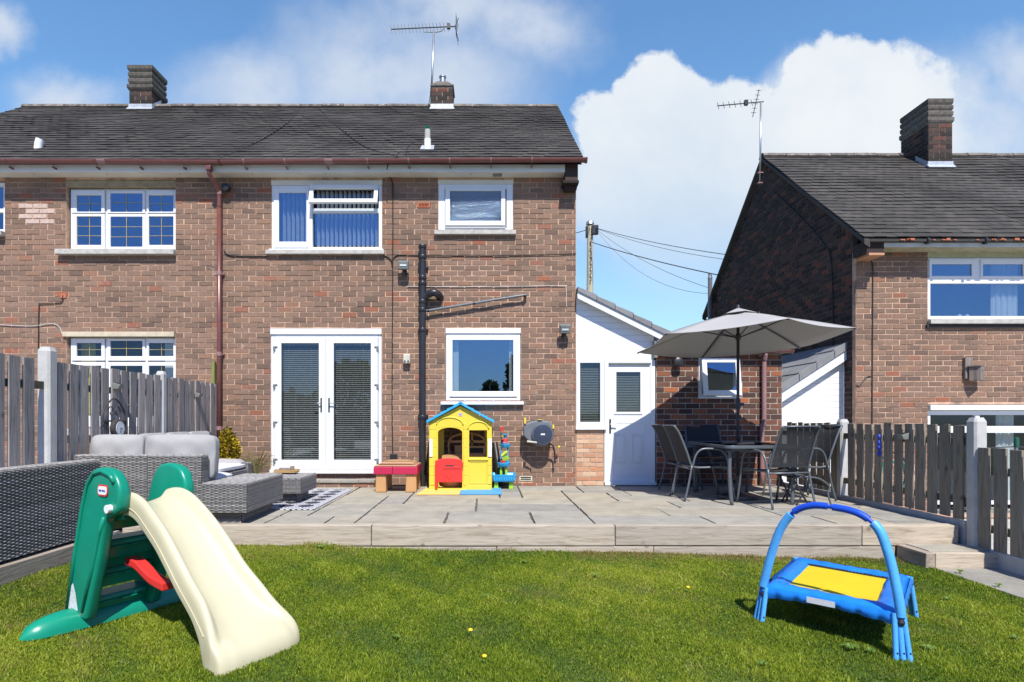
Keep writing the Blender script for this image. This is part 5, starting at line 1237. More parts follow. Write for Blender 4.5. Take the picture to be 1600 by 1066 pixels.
# rug
def rug_mat():
    m, t, b = principled('patterned_rug'); pos = t.n('ShaderNodeNewGeometry').outputs['Position']; sp = t.n('ShaderNodeSeparateXYZ'); t.L.new(pos, sp.inputs[0])
    def tri(v, f): return t.m('ABSOLUTE', t.m('SUBTRACT', t.m('FRACT', t.m('MULTIPLY', v, f)), .5))
    a, c = tri(sp.outputs[0], 4.2), tri(sp.outputs[1], 3.6)
    d = t.m('ADD', a, c); s1 = t.m('GREATER_THAN', t.m('SINE', t.m('MULTIPLY', d, 38)), .1); s2 = t.m('GREATER_THAN', t.m('MULTIPLY', a, c), .055)
    f = t.m('MAXIMUM', t.m('MULTIPLY', s1, t.m('LESS_THAN', d, .68)), s2)
    bx = t.m('MAXIMUM', t.m('ABSOLUTE', t.m('DIVIDE', t.m('SUBTRACT', sp.outputs[0], -2.77), .80)), t.m('ABSOLUTE', t.m('DIVIDE', t.m('SUBTRACT', sp.outputs[1], 7.97), 1.02)))
    bd = t.m('GREATER_THAN', bx, .90); f = t.mix(bd, f, t.m('GREATER_THAN', t.m('SINE', t.m('MULTIPLY', t.m('ADD', sp.outputs[0], sp.outputs[1]), 95)), .2))
    c_ = t.mix(f, (.62, .62, .66), (.035, .035, .05)); t.set(b.inputs['Base Color'], c_); b.inputs['Roughness'].default_value = .9; return m
rg = MB().box(-3.55, -1.97, 6.95, 8.99, .0035, .010).build('patterned_rug', rug_mat()); setp(rg, 'black and white patterned outdoor rug under the footstool', 'rug')

# shrubs and pots
def leaf_cloud(name, parent, m, c, rad, n, size, shape=None, seed=1, up=.3):
    r = np.random.default_rng(seed); v = []; f = []
    for i in range(n):
        while True:
            p = r.uniform(-1, 1, 3)
            if np.linalg.norm(p) < 1: break
        rr = np.linalg.norm(p); p = p/max(rr, .01)*(rr**.38)
        k = 1+.16*math.sin(7*p[0]+3*p[2])*math.cos(6*p[1]+5*p[2]) if shape is None else shape(p)
        P = np.array(c)+p*np.array(rad)*k
        d = p+r.normal(0, .55, 3)+np.array([0, 0, up]); d /= np.linalg.norm(d); s = np.cross(d, r.normal(0, 1, 3)); s /= np.linalg.norm(s)
        L = size*r.uniform(.6, 1.4); w = L*.35; k0 = len(v)
        v += [tuple(P), tuple(P+d*L*.5+s*w), tuple(P+d*L), tuple(P+d*L*.5-s*w)]; f.append((k0, k0+1, k0+2, k0+3))
    b = MB(); b.v = v; b.f = f; return b.build(name, m, parent, kind='stuff')
def leafmat(name, a, b_, c_, dirt=None):
    m, t, b = principled(name); g = t.n('ShaderNodeNewGeometry'); c = t.ramp(g.outputs['Random Per Island'], [(0, a), (.5, b_), (1, c_)])
    t.set(b.inputs['Base Color'], c); b.inputs['Roughness'].default_value = .6; b.inputs['Specular IOR Level'].default_value = .25
    out = m.node_tree.nodes['Material Output']; tl = t.n('ShaderNodeBsdfTranslucent'); t.L.new(c, tl.inputs[0]); mx = t.n('ShaderNodeMixShader'); mx.inputs[0].default_value = .25
    t.L.new(b.outputs[0], mx.inputs[1]); t.L.new(tl.outputs[0], mx.inputs[2]); t.L.new(mx.outputs[0], out.inputs[0]); return m
M['leaf_gold'] = leafmat('golden_leaf', (.20, .17, .01), (.42, .30, .015), (.58, .42, .03))
M['leaf_dry'] = leafmat('dry_leaf', (.16, .11, .05), (.30, .22, .10), (.20, .24, .08))
M['leaf_dark'] = leafmat('conifer_leaf', (.02, .035, .012), (.04, .06, .02), (.06, .08, .03))
t = thing('golden_conifer', 'small golden-yellow conifer bush by the brown downpipe', 'shrub', (-3.83, 9.05, 0))
leaf_cloud('foliage', t, 'leaf_gold', (-3.84, 9.02, .58), (.155, .155, .38), 3600, .036, shape=lambda p: (1-.30*max(0, p[2]))*(1+.10*math.sin(9*p[0]+8*p[2])), up=.5)
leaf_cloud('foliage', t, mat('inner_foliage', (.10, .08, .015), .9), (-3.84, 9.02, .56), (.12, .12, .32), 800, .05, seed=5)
MB().tube([(-3.84, 9.02, .1), (-3.84, 9.02, .5)], .02, 6).build('stem', 'polewood', t); MB().lathe((-3.84, 9.02, 0), [(.12, 0), (.15, .2), (.155, .22), (.13, .22)], 16).build('pot', 'terracotta', t, smooth='auto')
t = thing('dry_potted_plant', 'sparse brownish twiggy plant in a teal glazed pot beside the french doors', 'potted plant', (-3.35, 8.98, 0))
px_ = fx(398, 8.98); MB().lathe((px_, 8.98, .03), [(.05, 0), (.09, .02), (.10, .16), (.11, .18), (.11, .20), (.09, .20), (.08, .18), (.001, .18)], 18).build('pot', 'teal', t, smooth='auto')
q = MB(); r = random.Random(4); tips = []
for k in range(60):
    a = r.uniform(0, 6.28); e = r.uniform(.05, .30); h = r.uniform(.18, .36); P = (px_+e*math.cos(a)-.02, 8.98+e*.5*math.sin(a), .22+h); tips.append(P)
    q.tube(arc([(px_+.03*math.cos(a), 8.98+.03*math.sin(a), .20), (px_+e*.5*math.cos(a), 8.98+e*.25*math.sin(a), .22+h*.6), P], 2), .0035, 4)
q.build('stems', 'leaf_dry', t, kind='stuff')
v = MB(); r2 = np.random.default_rng(3)
for P in tips:
    for k in range(14):
        p = np.array(P)+r2.normal(0, .035, 3)-np.array([0, 0, .03]); d = r2.normal(0, 1, 3); d /= np.linalg.norm(d); s = np.cross(d, (0, 0, 1)); L = .022; k0 = len(v.v)
        v.v += [tuple(p), tuple(p+d*L*.5+s*L*.3), tuple(p+d*L), tuple(p+d*L*.5-s*L*.3)]; v.f.append((k0, k0+1, k0+2, k0+3))
v.build('leaves', 'leaf_dry', t, kind='stuff')

# ------------------------------------------------------------------ children's things by the wall
t = thing('sand_table', 'low brown and crimson plastic sand table with tan legs left of the soil pipe', 'play table', (-1.3, 8.9, 0))
x0, x1, y0, y1 = -1.60, -.98, 8.62, 9.22
for (a, b_) in ((x0+.02, y0+.01), (x1-.17, y0+.01), (x0+.02, y1-.16), (x1-.17, y1-.16)):
    q = MB(); q.add([(a, b_, 0), (a+.155, b_, 0), (a+.155, b_+.15, 0), (a, b_+.15, 0), (a+.01, b_+.01, .27), (a+.15, b_+.01, .27), (a+.15, b_+.14, .27), (a+.01, b_+.14, .27)], [(0, 3, 2, 1), (4, 5, 6, 7), (0, 1, 5, 4), (1, 2, 6, 5), (2, 3, 7, 6), (3, 0, 4, 7)]); q.build('leg', 'tan', t, bevel=.012)
q = MB()
for (a, b_, c, d_) in ((x0, x1, y0-.01, y0+.02), (x0, x1, y1-.02, y1+.01), (x0, x0+.03, y0+.02, y1-.02), (x1-.03, x1, y0+.02, y1-.02)): q.box(a, b_, c, d_, .255, .365)
for k in range(14): x = x0+.02+k*.044; q.box(x, x+.028, y0-.018, y0-.0102, .262, .358)
q.build('rim', 'crimson', t, bevel=.006)
q = MB(); q.box(x0+.01, x1-.01, y0, y1, .366, .385); ld = q.build('lid', 'tan_top', t, bevel=.01)
q = MB(); q.prism([(x0+.04, .386), (x1-.04, .386), (x1-.10, .425), (x0+.10, .425)], 'y', y0+.08, y1-.05); q.build('lid_dome', 'tan_top', ld, bevel=.02, seg=3)
q = MB(); q.lathe((-1.29, 8.93, .426), [(.19, 0), (.20, .004), (.19, .010), (.17, .004), (.001, .004)], 28); q.build('lid_ring', 'tan_top', ld, smooth='auto')
MB().tube([(x0+.27, y0-.022, .37), (x0+.27, y0-.024, .22)], .004, 5).build('strap', 'cable', t)

# playhouse
PH = thing('playhouse', 'yellow plastic playhouse with blue roof and red half door', 'playhouse', (0, 9, 0))
Dp = 8.82; P = lambda px: fx(px, Dp); Q = lambda py: fz(py, Dp)
yb = 9.36
fl_x0, fl_x1 = P(670.5), P(768.5); ez = Q(660); pz = Q(634.5)
def wall_holes(y0, y1, holes, outline_top, m='yellow', name='wall'):
    """front wall made of plain pieces round the openings, gable above"""
    b = MB(); xs_ = sorted({fl_x0, fl_x1}|{h[0] for h in holes}|{h[1] for h in holes}); zs_ = sorted({0.0, ez}|{h[2] for h in holes}|{h[3] for h in holes})
    for a, c in zip(xs_, xs_[1:]):
        for d_, e in zip(zs_, zs_[1:]):
            if any(h[0] < (a+c)/2 < h[1] and h[2] < (d_+e)/2 < h[3] for h in holes): continue
            b.box(a, c, y0, y1, d_, e)
    b.prism([(fl_x0, ez), (fl_x1, ez), ((fl_x0+fl_x1)/2, pz)], 'y', y0, y1)
    return b.build(name, m, PH)
dh = (P(684.3), P(722.3), Q(762.5), Q(668)); wh = (P(733), P(761), Q(714.5), Q(672.3))
fw = wall_holes(Dp, Dp+.05, [dh, wh], None)
wall_holes(yb-.04, yb, [(P(690), P(720), .45, .92), (P(730), P(757), .45, .92)], None)
for x in (fl_x0, fl_x1-.045):
    q = MB(); q.box(x, x+.045, Dp+.051, Dp+.14, 0, ez-.01); q.box(x, x+.045, yb-.13, yb-.041, 0, ez-.01); q.box(x, x+.045, Dp+.141, yb-.131, 0, .40); q.box(x, x+.045, Dp+.141, yb-.131, .80, ez-.01); q.build('side_wall', 'yellow', PH)
# arch over the door opening (fills the corners)
q = MB(); ax0, ax1, az = dh[0], dh[1], dh[3]; pts = [(ax0, az-.0)]
n = 12; cx_ = (ax0+ax1)/2; hw = (ax1-ax0)/2; arcp = [(cx_-hw*math.cos(math.pi*k/n), az-.001-.07+.068*math.sin(math.pi*k/n)) for k in range(n+1)]
for k in range(n):
    a, b_ = arcp[k], arcp[k+1]; q.prism([(a[0], a[1]), (b_[0], b_[1]), (b_[0], az+.002), (a[0], az+.002)], 'y', Dp+.002, Dp+.048)
q.build('door_arch', 'yellow', PH)
def band(px0, px1, pyc, ry, w=.012, y=Dp-.008):
    q = MB(); c = P((px0+px1)/2); h = P(px1)-c; z = Q(pyc); pr = [(c-h*math.cos(math.pi*k/14), z+ry*math.sin(math.pi*k/14)) for k in range(15)]
    q.tube([(a, y+.006, b_) for a, b_ in pr], w, 6); q.build('raised_arch', 'yellow', PH, smooth=True)
band(682, 723.5, 664, .11); band(731, 763.5, 670.5, .11)
q = MB()
for py in (671, 685.5, 700.5, 715, 730, 744): # siding grooves: proud planks between
    pass
for zt_, zb_ in ((661, 671.4), (672, 685), (685.6, 700), (700.6, 714.4), (715, 729), (729.6, 743.4), (744, 758)):
    for (a, b_) in ((670.8, 682.0), (724.2, 730.5)): q = MB(); q.box(P(a), P(b_), Dp-.010, Dp-.0008, Q(zb_), Q(zt_)+.002); q.build('siding_plank', 'yellow', PH, bevel=.004)
for zt_, zb_ in ((716, 728), (728.8, 743), (743.8, 757)): q = MB(); q.box(P(761.8), P(768), Dp-.010, Dp-.0008, Q(zb_), Q(zt_)+.002); q.build('siding_plank', 'yellow', PH, bevel=.004)
q = MB(); q.box(P(731.5), P(763), Dp-.022, Dp-.001, Q(719.5), Q(716)); q.build('window_ledge', 'yellow', PH, bevel=.006)
q = MB(); q.frame(P(733.5), P(760.5), Q(756), Q(721.5), Dp-.007, Dp-.0008, .010); q.build('raised_panel', 'yellow', PH, bevel=.003)
q = MB(); q.box(P(726), P(767.5), Dp-.014, Dp-.001, Q(766.5), Q(758.5)); q.box(P(672), P(728), Dp-.03, Dp-.001, Q(767.5), Q(764)); q.build('sill_board', 'yellow', PH, bevel=.005)
for (a, b_) in ((671.2, 676), (762.8, 768.2)):
    q = MB(); q.box(P(a), P(b_), Dp-.026, Dp-.0105, Q(714), Q(686)); q.build('shutter', 'white', PH, bevel=.006)
# roof
ex = .075
q = MB(); cx_ = (fl_x0+fl_x1)/2; th = .022
L_ = [(P(667), Q(661.5)), (cx_, Q(632.5)), (P(772.3), Q(661.5))]
for a, b_ in ((L_[0], L_[1]), (L_[1], L_[2])):
    q = MB(); q.prism([a, b_, (b_[0], b_[1]+.03), (a[0], a[1]+.028)], 'y', Dp-.06, yb+.05); q.build('roof_panel', 'sky_blue', PH, bevel=.006, fix=True)
for k in range(6):
    pass
for s in (0, 1):
    a, b_ = (L_[0], L_[1]) if s == 0 else (L_[2], L_[1])
    for k in range(5):
        t0, t1 = k/5, (k+.9)/5; A = Vector(a).lerp(Vector(b_), t0); B = Vector(a).lerp(Vector(b_), t1)
        q = MB(); q.prism([(A.x, A.y+.03), (B.x, B.y+.03), (B.x, B.y+.036), (A.x, A.y+.048)], 'y', Dp-.05, yb+.04); q.build('roof_ridge_step', 'sky_blue', PH, fix=True)
q = MB(); q.box(cx_-.025, cx_+.025, Dp-.066, yb+.05, L_[1][1]+.012, L_[1][1]+.045); q.build('roof_cap', 'sky_blue', PH, bevel=.008)
q = MB(); q.box(cx_-.025, cx_+.025, Dp-.004, Dp-.0005, Q(650.5), Q(645)); em = q.build('badge', mat('pink_badge', (.62, .38, .50), .4), PH); q = MB(); q.box(cx_-.019, cx_+.019, Dp-.006, Dp-.0042, Q(648.6), Q(647)); q.build('badge_bar', 'sky_blue', em)
# red half door, slightly open
q = MB(); a0, a1 = P(682.5), P(722.8); zb_, zt_ = Q(753), Q(718)
n = 10; c = (a0+a1)/2; pr = [(a0, zb_), (a1, zb_), (a1, zt_-.02)]+[(c+(a1-c)*math.cos(math.pi*k/n), zt_-.02+.045*math.sin(math.pi*k/n)) for k in range(1, n)]+[(a0, zt_-.02)]
q.prism(pr, 'y', Dp-.075, Dp-.045); rd = q.build('half_door', 'red', PH, bevel=.006, fix=True)
q = MB(); q.box(P(680.5), P(684.2), Dp-.085, Dp-.03, Q(763), Q(719)); q.build('hinge_post', 'red', rd, bevel=.006)
q = MB(); q.box(P(721.5), P(724), Dp-.08, Dp-.03, Q(728), Q(722)); q.build('latch', 'red', rd, bevel=.004)
q = MB(); q.box(P(694), P(721), Dp-.084, Dp-.0755, Q(731), Q(728.5)); q.frame(P(691.5), P(719.5), Q(751.5), Q(731.8), Dp-.080, Dp-.0752, .008)
hx, hz = P(702.5), Q(742); q.prism([(hx-.055, hz), (hx, hz-.06), (hx+.055, hz), (hx, hz+.045)], 'y', Dp-.083, Dp-.0803); q.build('door_relief', 'red', rd, bevel=.003, fix=True)
q = MB(); q.box(P(696), P(709.5), Dp-.078, Dp-.0752, Q(728.3), Q(726.2)); q.build('letter_slot', 'dark', rd)
# toy kitchen seen inside: part of the back wall
q = MB(); yk = yb-.10
q.tube(arc([(P(699), yk, Q(712)), (P(699), yk, Q(690)), (P(712), yk, Q(681)), (P(735), yk, Q(678)), (P(752), yk, Q(684)), (P(758), yk, Q(694)), (P(758), yk, Q(712))], 4), .016, 6)
q.box(P(699), P(758), yk, yk+.03, Q(694), Q(690)); q.box(P(730), P(758), yk-.05, yk+.03, Q(714), Q(699)); q.box(P(708), P(728), yk, yk+.03, Q(712), Q(696)); q.box(P(735), P(738), yk, yk+.03, Q(700), Q(678)); q.box(P(688), P(756), yk-.12, yk+.03, .30, Q(712)); q.build('play_kitchen', 'tan', PH)
MB().box(P(733), P(755), yk-.055, yk-.0505, Q(710), Q(702)).build('recess_shade_plate', 'dark', PH); MB().box(P(705), P(718), yk-.006, yk-.001, Q(698), Q(694)).build('recess_shade_plate', 'dark', PH)  # flat dark plates paint the shade of hollows onto the kitchen front
q = MB(); q.lathe((P(703), Dp+.25, .02), [(.08, 0), (.17, .03), (.19, .10), (.18, .10), (.10, .04)], 20); o = q.build('plastic_bowl', 'tan', None, smooth='auto'); setp(o, 'round tan bowl on the floor inside the yellow playhouse doorway', 'bowl')
o = MB().box(fx(651, 8.7), fx(717.8, 8.7), 8.32+.0, 9.05, .0045, .018); m_ = MB(); m_.prism([(fx(651, 8.3), 8.32), (fx(717.8, 8.3), 8.32), (fx(717.8, 8.3), 9.06), (fx(664, 8.9), 9.06)], 'z', .0045, .018); o = m_.build('foam_mat', 'orange_mat', None, bevel=.003, fix=True); setp(o, 'pale orange foam mat under the left half of the playhouse', 'play mat')
PH_floor = .018
m_ = MB(); m_.box(fx(718.3, 8.3), fx(784.5, 8.3), 8.32, 9.05, .0045, .018); o = m_.build('foam_mat', 'blue_mat', None, bevel=.003); setp(o, 'blue foam mat under the right half of the playhouse', 'play mat')

# leaning black tube behind the playhouse
o = MB().tube([(fx(783, 9.2), 9.18, .04), (fx(773, 9.44), 9.43, fz(692, 9.43))], .045, 12).build('corrugated_tube', 'black', None, smooth='auto'); setp(o, 'short black pipe leaning on the wall between playhouse and water tower', 'pipe')
# water table tower
wt = thing('water_play_tower', 'blue and lime plastic water play table with a tall tower of scoops and funnels', 'water table', (.25, 9.0, 0))
A = lambda px: fx(px, 9.06); Z = lambda py: fz(py, 9.06)
for a in (775.3, 798.5):
    for y in (9.02, 9.26): q = MB(); q.prism([(A(a-3.7), 0), (A(a+3.7), 0), (A(a+2.6), Z(751)), (A(a-2.6), Z(751))], 'y', y, y+.07); q.build('leg', 'lime', wt, bevel=.008)
q = MB(); x0, x1 = A(768), A(806.5)
q.add([(x0+.03, 8.98, Z(752.5)), (x1-.03, 8.98, Z(752.5)), (x1-.03, 9.34, Z(752.5)), (x0+.03, 9.34, Z(752.5)), (x0, 8.94, Z(741)), (x1, 8.94, Z(741)), (x1, 9.38, Z(741)), (x0, 9.38, Z(741)),
       (x0+.02, 8.96, Z(741)), (x1-.02, 8.96, Z(741)), (x1-.02, 9.36, Z(741)), (x0+.02, 9.36, Z(741)), (x0+.04, 9.0, Z(749)), (x1-.04, 9.0, Z(749)), (x1-.04, 9.32, Z(749)), (x0+.04, 9.32, Z(749))],
      [(0, 3, 2, 1), (0, 1, 5, 4), (1, 2, 6, 5), (2, 3, 7, 6), (3, 0, 4, 7), (4, 5, 9, 8), (5, 6, 10, 9), (6, 7, 11, 10), (7, 4, 8, 11), (8, 9, 13, 12), (9, 10, 14, 13), (10, 11, 15, 14), (11, 8, 12, 15), (12, 13, 14, 15)])
q.build('water_tray', 'sky_blue', wt, bevel=.01)
for k in range(9): x = x0+.035+k*.036; MB().box(x, x+.016, 8.952, 8.962, Z(750), Z(744)).build('tray_rib', 'sky_blue', wt)
for a in (783, 791): MB().box(A(a-1.8), A(a+1.8), 9.08, 9.14, Z(742.5), Z(728)).build('tower_leg', 'lime', wt, bevel=.006)
MB().box(A(785.3), A(788.8), 9.12, 9.16, Z(742.5), Z(730)).build('tower_core', 'green_dk', wt)
q = MB(); q.lathe((A(787.3), 9.10, Z(730)), [(.05, 0), (.085, .02), (.10, .055), (.10, .065), (.08, .065), (.06, .03), (.001, .03)], 8); q.build('scoop_basin', 'sky_blue', wt)
for a in (780.5, 794): MB().lathe((A(a), 9.07, Z(727.5)), [(.018, -.012), (.028, .02)], 8).build('spout', 'sky_blue', wt)
def wheel(a, z_, r, m, n=8, y=9.06):
    q = MB(); c = (A(a), y, Z(z_)); q.lathe(c, [(r*.4, -.012), (r*.4, .012)], 12, 'y')
    for k in range(n): t_ = 2*math.pi*k/n; q.obox((c[0]+r*.65*math.cos(t_), y, c[2]+r*.65*math.sin(t_)), [(math.cos(t_), 0, math.sin(t_)), (-math.sin(t_), 0, math.cos(t_)), (0, 1, 0)], (r*.35, r*.16, .012))
    return q.build('water_wheel', m, wt)
wheel(790, 716, .055, 'lime'); wheel(786, 722, .035, 'red', y=9.03); wheel(792, 722.5, .04, 'sky_blue'); wheel(789, 708, .035, 'yellow', 6)
q = MB(); q.tube([(A(784), 9.04, Z(712)), (A(792.5), 9.03, Z(705))], .018, 8); q.build('slide_bar', mat('pear_plastic', (.55, .62, .05), .4), wt)
for a in (783.5, 793.5): MB().box(A(a-1.2), A(a+1.2), 9.10, 9.14, Z(729), Z(698)).build('tower_side', 'sky_blue', wt, bevel=.004)
q = MB(); q.lathe((A(789.5), 9.1, Z(700)), [(.05, 0), (.065, .02), (.08, .05), (.08, .058), (.05, .02), (.001, .02)], 10); q.build('upper_basin', 'sky_blue', wt)
for a in (783, 796): MB().lathe((A(a), 9.08, Z(697.5)), [(.012, -.01), (.02, .02)], 8).build('spout', 'sky_blue', wt)
MB().lathe((A(789), 9.1, Z(694.5)), [(.03, 0), (.042, .02), (.042, .045), (.001, .045)], 12).build('cup', mat('pink_plastic', (.60, .30, .45), .35), wt, smooth='auto')
MB().lathe((A(789.2), 9.1, Z(690)), [(.045, 0), (.045, .015), (.018, .04), (.001, .042)], 12).build('tipping_cap', 'red', wt, smooth='auto')
MB().lathe((A(789.5), 9.1, Z(685.2)), [(.012, -.01), (.014, .02), (.045, .052), (.046, .064), (.001, .058)], 12).build('funnel', 'sky_blue', wt, smooth='auto')
q = MB(); q.tube([(A(784), 9.12, Z(698)), (A(783), 9.13, Z(676))], .010, 6); q.build('rear_pole', 'green_dk', wt)
MB().tube(arc([(A(784), 9.12, Z(675)), (A(782.5), 9.12, Z(671)), (A(784.5), 9.12, Z(668)), (A(787), 9.12, Z(670)), (A(786), 9.12, Z(674))], 3), .010, 6).build('hook', 'red', wt)
MB().sphere((A(785), 9.06, Z(682)), .018, 8, 6).build('bead', 'tan', wt); MB().sphere((A(786), 9.06, Z(687)), .014, 8, 6).build('bead', 'red', wt)

# ------------------------------------------------------------------ dining table, parasol and chairs
tx0, tx1, ty0, ty1 = 2.87, 3.81, 7.28, 8.74
tb = thing('garden_table', 'rectangular glass-topped garden table with grey metal frame under the parasol', 'table', (3.4, 8.15, 0))
def rrect(x0, x1, y0, y1, r, n=5):
    o = []
    for cx, cy, a0 in ((x1-r, y0+r, -90), (x1-r, y1-r, 0), (x0+r, y1-r, 90), (x0+r, y0+r, 180)):
        for k in range(n+1): a = R(a0+90*k/n); o.append((cx+r*math.cos(a), cy+r*math.sin(a)))
    return o
ring = rrect(tx0, tx1, ty0, ty1, .10); inn = rrect(tx0+.03, tx1-.03, ty0+.03, ty1-.03, .08); n = len(ring)
q = MB(); q.add([(x, y, z) for z in (.685, .722) for x, y in ring]+[(x, y, z) for z in (.685, .722) for x, y in inn],
                [(i, (i+1) % n, n+(i+1) % n, n+i) for i in range(n)]+[(2*n+i, 3*n+i, 3*n+(i+1) % n, 2*n+(i+1) % n) for i in range(n)]+[(n+i, n+(i+1) % n, 3*n+(i+1) % n, 3*n+i) for i in range(n)]+[(i, 2*n+i, 2*n+(i+1) % n, (i+1) % n) for i in range(n)])
q.build('table_rim', 'frame', tb, bevel=.004)
mg = glass_mat('smoked_table_glass', (.5, .55, .6), .28, trans=(.10, .11, .12))
q = MB(); q.prism(inn, 'z', .706, .713); q.build('table_glass', mg, tb)
for (x, y, sx, sy) in ((tx0+.10, ty0+.12, -1, -1), (tx1-.10, ty0+.12, 1, -1), (tx0+.10, ty1-.12, -1, 1), (tx1-.10, ty1-.12, 1, 1)):
    q = MB(); q.tube(arc([(x, y, .69), (x+sx*.015, y+sy*.01, .45), (x+sx*.01, y+sy*.02, .2), (x-sx*.005, y+sy*.03, 0)], 4), .024, 8); q.build('leg', 'frame', tb, smooth=True)
q = MB(); q.box(tx0+.1, tx1-.1, ty0+.10, ty0+.13, .655, .684); q.box(tx0+.1, tx1-.1, ty1-.13, ty1-.10, .655, .684); q.build('cross_rail', 'frame', tb)
UX, UY = 3.29, 7.95
pb = MB(); pb.lathe((UX, UY, .714), [(.20, 0), (.205, .012), (.19, .022), (.05, .026), (.03, .04)], 24); o = pb.build('parasol_tray', 'dkframe', None, smooth='auto'); setp(o, 'round dark tray on the garden table around the parasol pole', 'tray')
pa = thing('parasol', 'open grey hexagonal parasol with dark ribs standing through the garden table', 'parasol', (UX, UY, 0))
MB().tube([(UX, UY, .02), (UX, UY, 2.40)], .019, 12).build('pole', 'dkframe', pa, smooth=True)
MB().lathe((UX, UY, 0), [(.24, 0), (.25, .02), (.24, .05), (.08, .07), (.035, .10), (.03, .30)], 24).build('base', 'dkframe', pa, smooth='auto')
q = MB(); q.lathe((UX, UY, 1.17), [(.024, 0), (.032, .02), (.032, .12), (.024, .15)], 10); q.box(UX+.02, UX+.07, UY-.02, UY+.02, 1.21, 1.25); q.build('crank_housing', 'dkframe', pa)
Zc = 2.06; Rr = 1.33
def up(x, y, z): # canopy slightly tilted
    return (UX+x, UY+y-.0*z, Zc+z+.030*x-.06*y)
tips = [up(Rr*math.cos(R(a)), Rr*math.sin(R(a)), 0) for a in (-90, -30, 30, 90, 150, 210)]
tips = [Vector(p) for p in tips]; apex = Vector(up(0, 0, .375))
q = MB(); seg = 8; rows = []
for k in range(6):
    a, b_ = tips[k], tips[(k+1) % 6]
    for i in range(seg+1):
        for j in range(9):
            s = i/seg; t_ = j/8; e = a.lerp(b_, s); rim_sag = .045*4*s*(1-s); p = apex.lerp(e, t_); p.z -= rim_sag*t_*t_*.6+.006*math.sin(math.pi*t_)*4*s*(1-s); p.z += .018*math.sin(math.pi*t_)*(1-4*s*(1-s)*.7)
            ctr = (apex+(a+b_)/2)/2; e2 = (Vector((UX, UY, p.z))-p).normalized()*.03*4*s*(1-s)*t_; q.v.append(tuple(p+e2))
    k0 = k*(seg+1)*9
    for i in range(seg):
        for j in range(8): A_ = k0+i*9+j; q.f.append((A_, A_+9, A_+10, A_+1))
o = q.build('canopy', 'canopy', pa, smooth=True, fix=True)
md = o.modifiers.new('thick', 'SOLIDIFY'); md.thickness = .004
q = MB(); 
for k in range(6):
    a, b_ = tips[k], tips[(k+1) % 6]; A_ = apex.lerp(a, .17)+Vector((0, 0, .035)); B_ = apex.lerp(b_, .17)+Vector((0, 0, .035)); q.add([apex+Vector((0, 0, .06)), A_, B_], [(0, 1, 2)])
o = q.build('vent_cap', 'canopy', pa, label='small raised vent top'); md = o.modifiers.new('thick', 'SOLIDIFY'); md.thickness = .004
MB().lathe((UX, UY, 2.44), [(.025, 0), (.03, .04), (.015, .09), (.001, .10)], 10).build('finial', 'dkframe', pa)
run = Vector((UX, UY, 2.10))
for tp_ in tips:
    q = MB(); pts = []
    for j in range(9):
        t_ = j/8; p = apex.lerp(tp_, t_); p.z += .018*math.sin(math.pi*t_)-.014; pts.append(p)
    q.tube(pts, .009, 6); rb = q.build('rib', 'black', pa)
    mid = apex.lerp(tp_, .46); mid.z += .03; MB().tube([run, mid], .008, 6).build('strut', 'black', rb)
MB().lathe((UX, UY, 2.07), [(.03, 0), (.035, .02), (.035, .07), (.025, .09)], 10).build('runner', 'black', pa)
MB().lathe((UX, UY, 2.33), [(.03, 0), (.04, .03), (.04, .07)], 10).build('hub', 'black', pa)

def make_chair(label):
    t = thing('garden_chair', label, 'chair', (0, 0, 0), local=True, group='stacking mesh chairs round the garden table')
    hw = .265; r = .0135
    for s in (-1, 1):
        y = s*hw
        q = MB(); q.tube(arc([(-.43, y*.93, .955), (-.37, y*.97, .86), (-.275, y, .62), (-.225, y, .47), (-.175, y, .43), (-.05, y, .425), (.12, y, .435), (.235, y, .43), (.255, y, .415)], 5), r, 8); q.build('side_rail', 'frame', t, smooth=True)
        q = MB(); q.tube(arc([(-.215, y*1.06, .46), (-.26, y*1.08, .22), (-.315, y*1.12, 0)], 4), r, 8); q.build('leg', 'frame', t, smooth=True)
        q = MB(); q.tube(arc([(-.21, y*1.07, .44), (-.17, y*1.08, .58), (-.10, y*1.10, .655), (.02, y*1.12, .665), (.15, y*1.12, .645), (.215, y*1.11, .57), (.255, y*1.09, .40), (.335, y*1.08, 0)], 5), r, 8); q.build('leg', 'frame', t, smooth=True, label='front leg bending back into the armrest')
    q = MB(); q.tube([(-.225, -hw*1.07, .405), (-.225, hw*1.07, .405)], .011, 8); q.build('crossbar', 'frame', t, smooth=True)
    q = MB(); q.tube([(.24, -hw, .405), (.24, hw, .405)], .011, 8); q.build('crossbar', 'frame', t, smooth=True)
    q = MB(); q.tube([(-.43, -hw*.93, .955), (-.43, hw*.93, .955)], .011, 8); q.build('crossbar', 'frame', t, smooth=True)
    pr = arc([(-.425, 0, .95), (-.365, 0, .86), (-.27, 0, .62), (-.222, 0, .475)], 5); q = MB()
    def sheet(pr, sag):
        q = MB(); m_ = len(pr); N = 8
        for i, p in enumerate(pr):
            for k in range(N+1): s = k/N*2-1; q.v.append((p[0]-sag[0]*(1-s*s), s*(hw-.012)*(.95 if p[2] > .8 else 1), p[2]-sag[1]*(1-s*s)))
        q.f = [(i*(N+1)+k, i*(N+1)+k+1, (i+1)*(N+1)+k+1, (i+1)*(N+1)+k) for i in range(m_-1) for k in range(N)]; return q
    sheet(pr, (.03, 0)).build('backrest', 'sling', t, smooth=True)
    sheet(arc([(-.20, 0, .44), (-.05, 0, .425), (.12, 0, .435), (.245, 0, .425)], 5), (0, .025)).build('seat', 'sling', t, smooth=True)
    return t
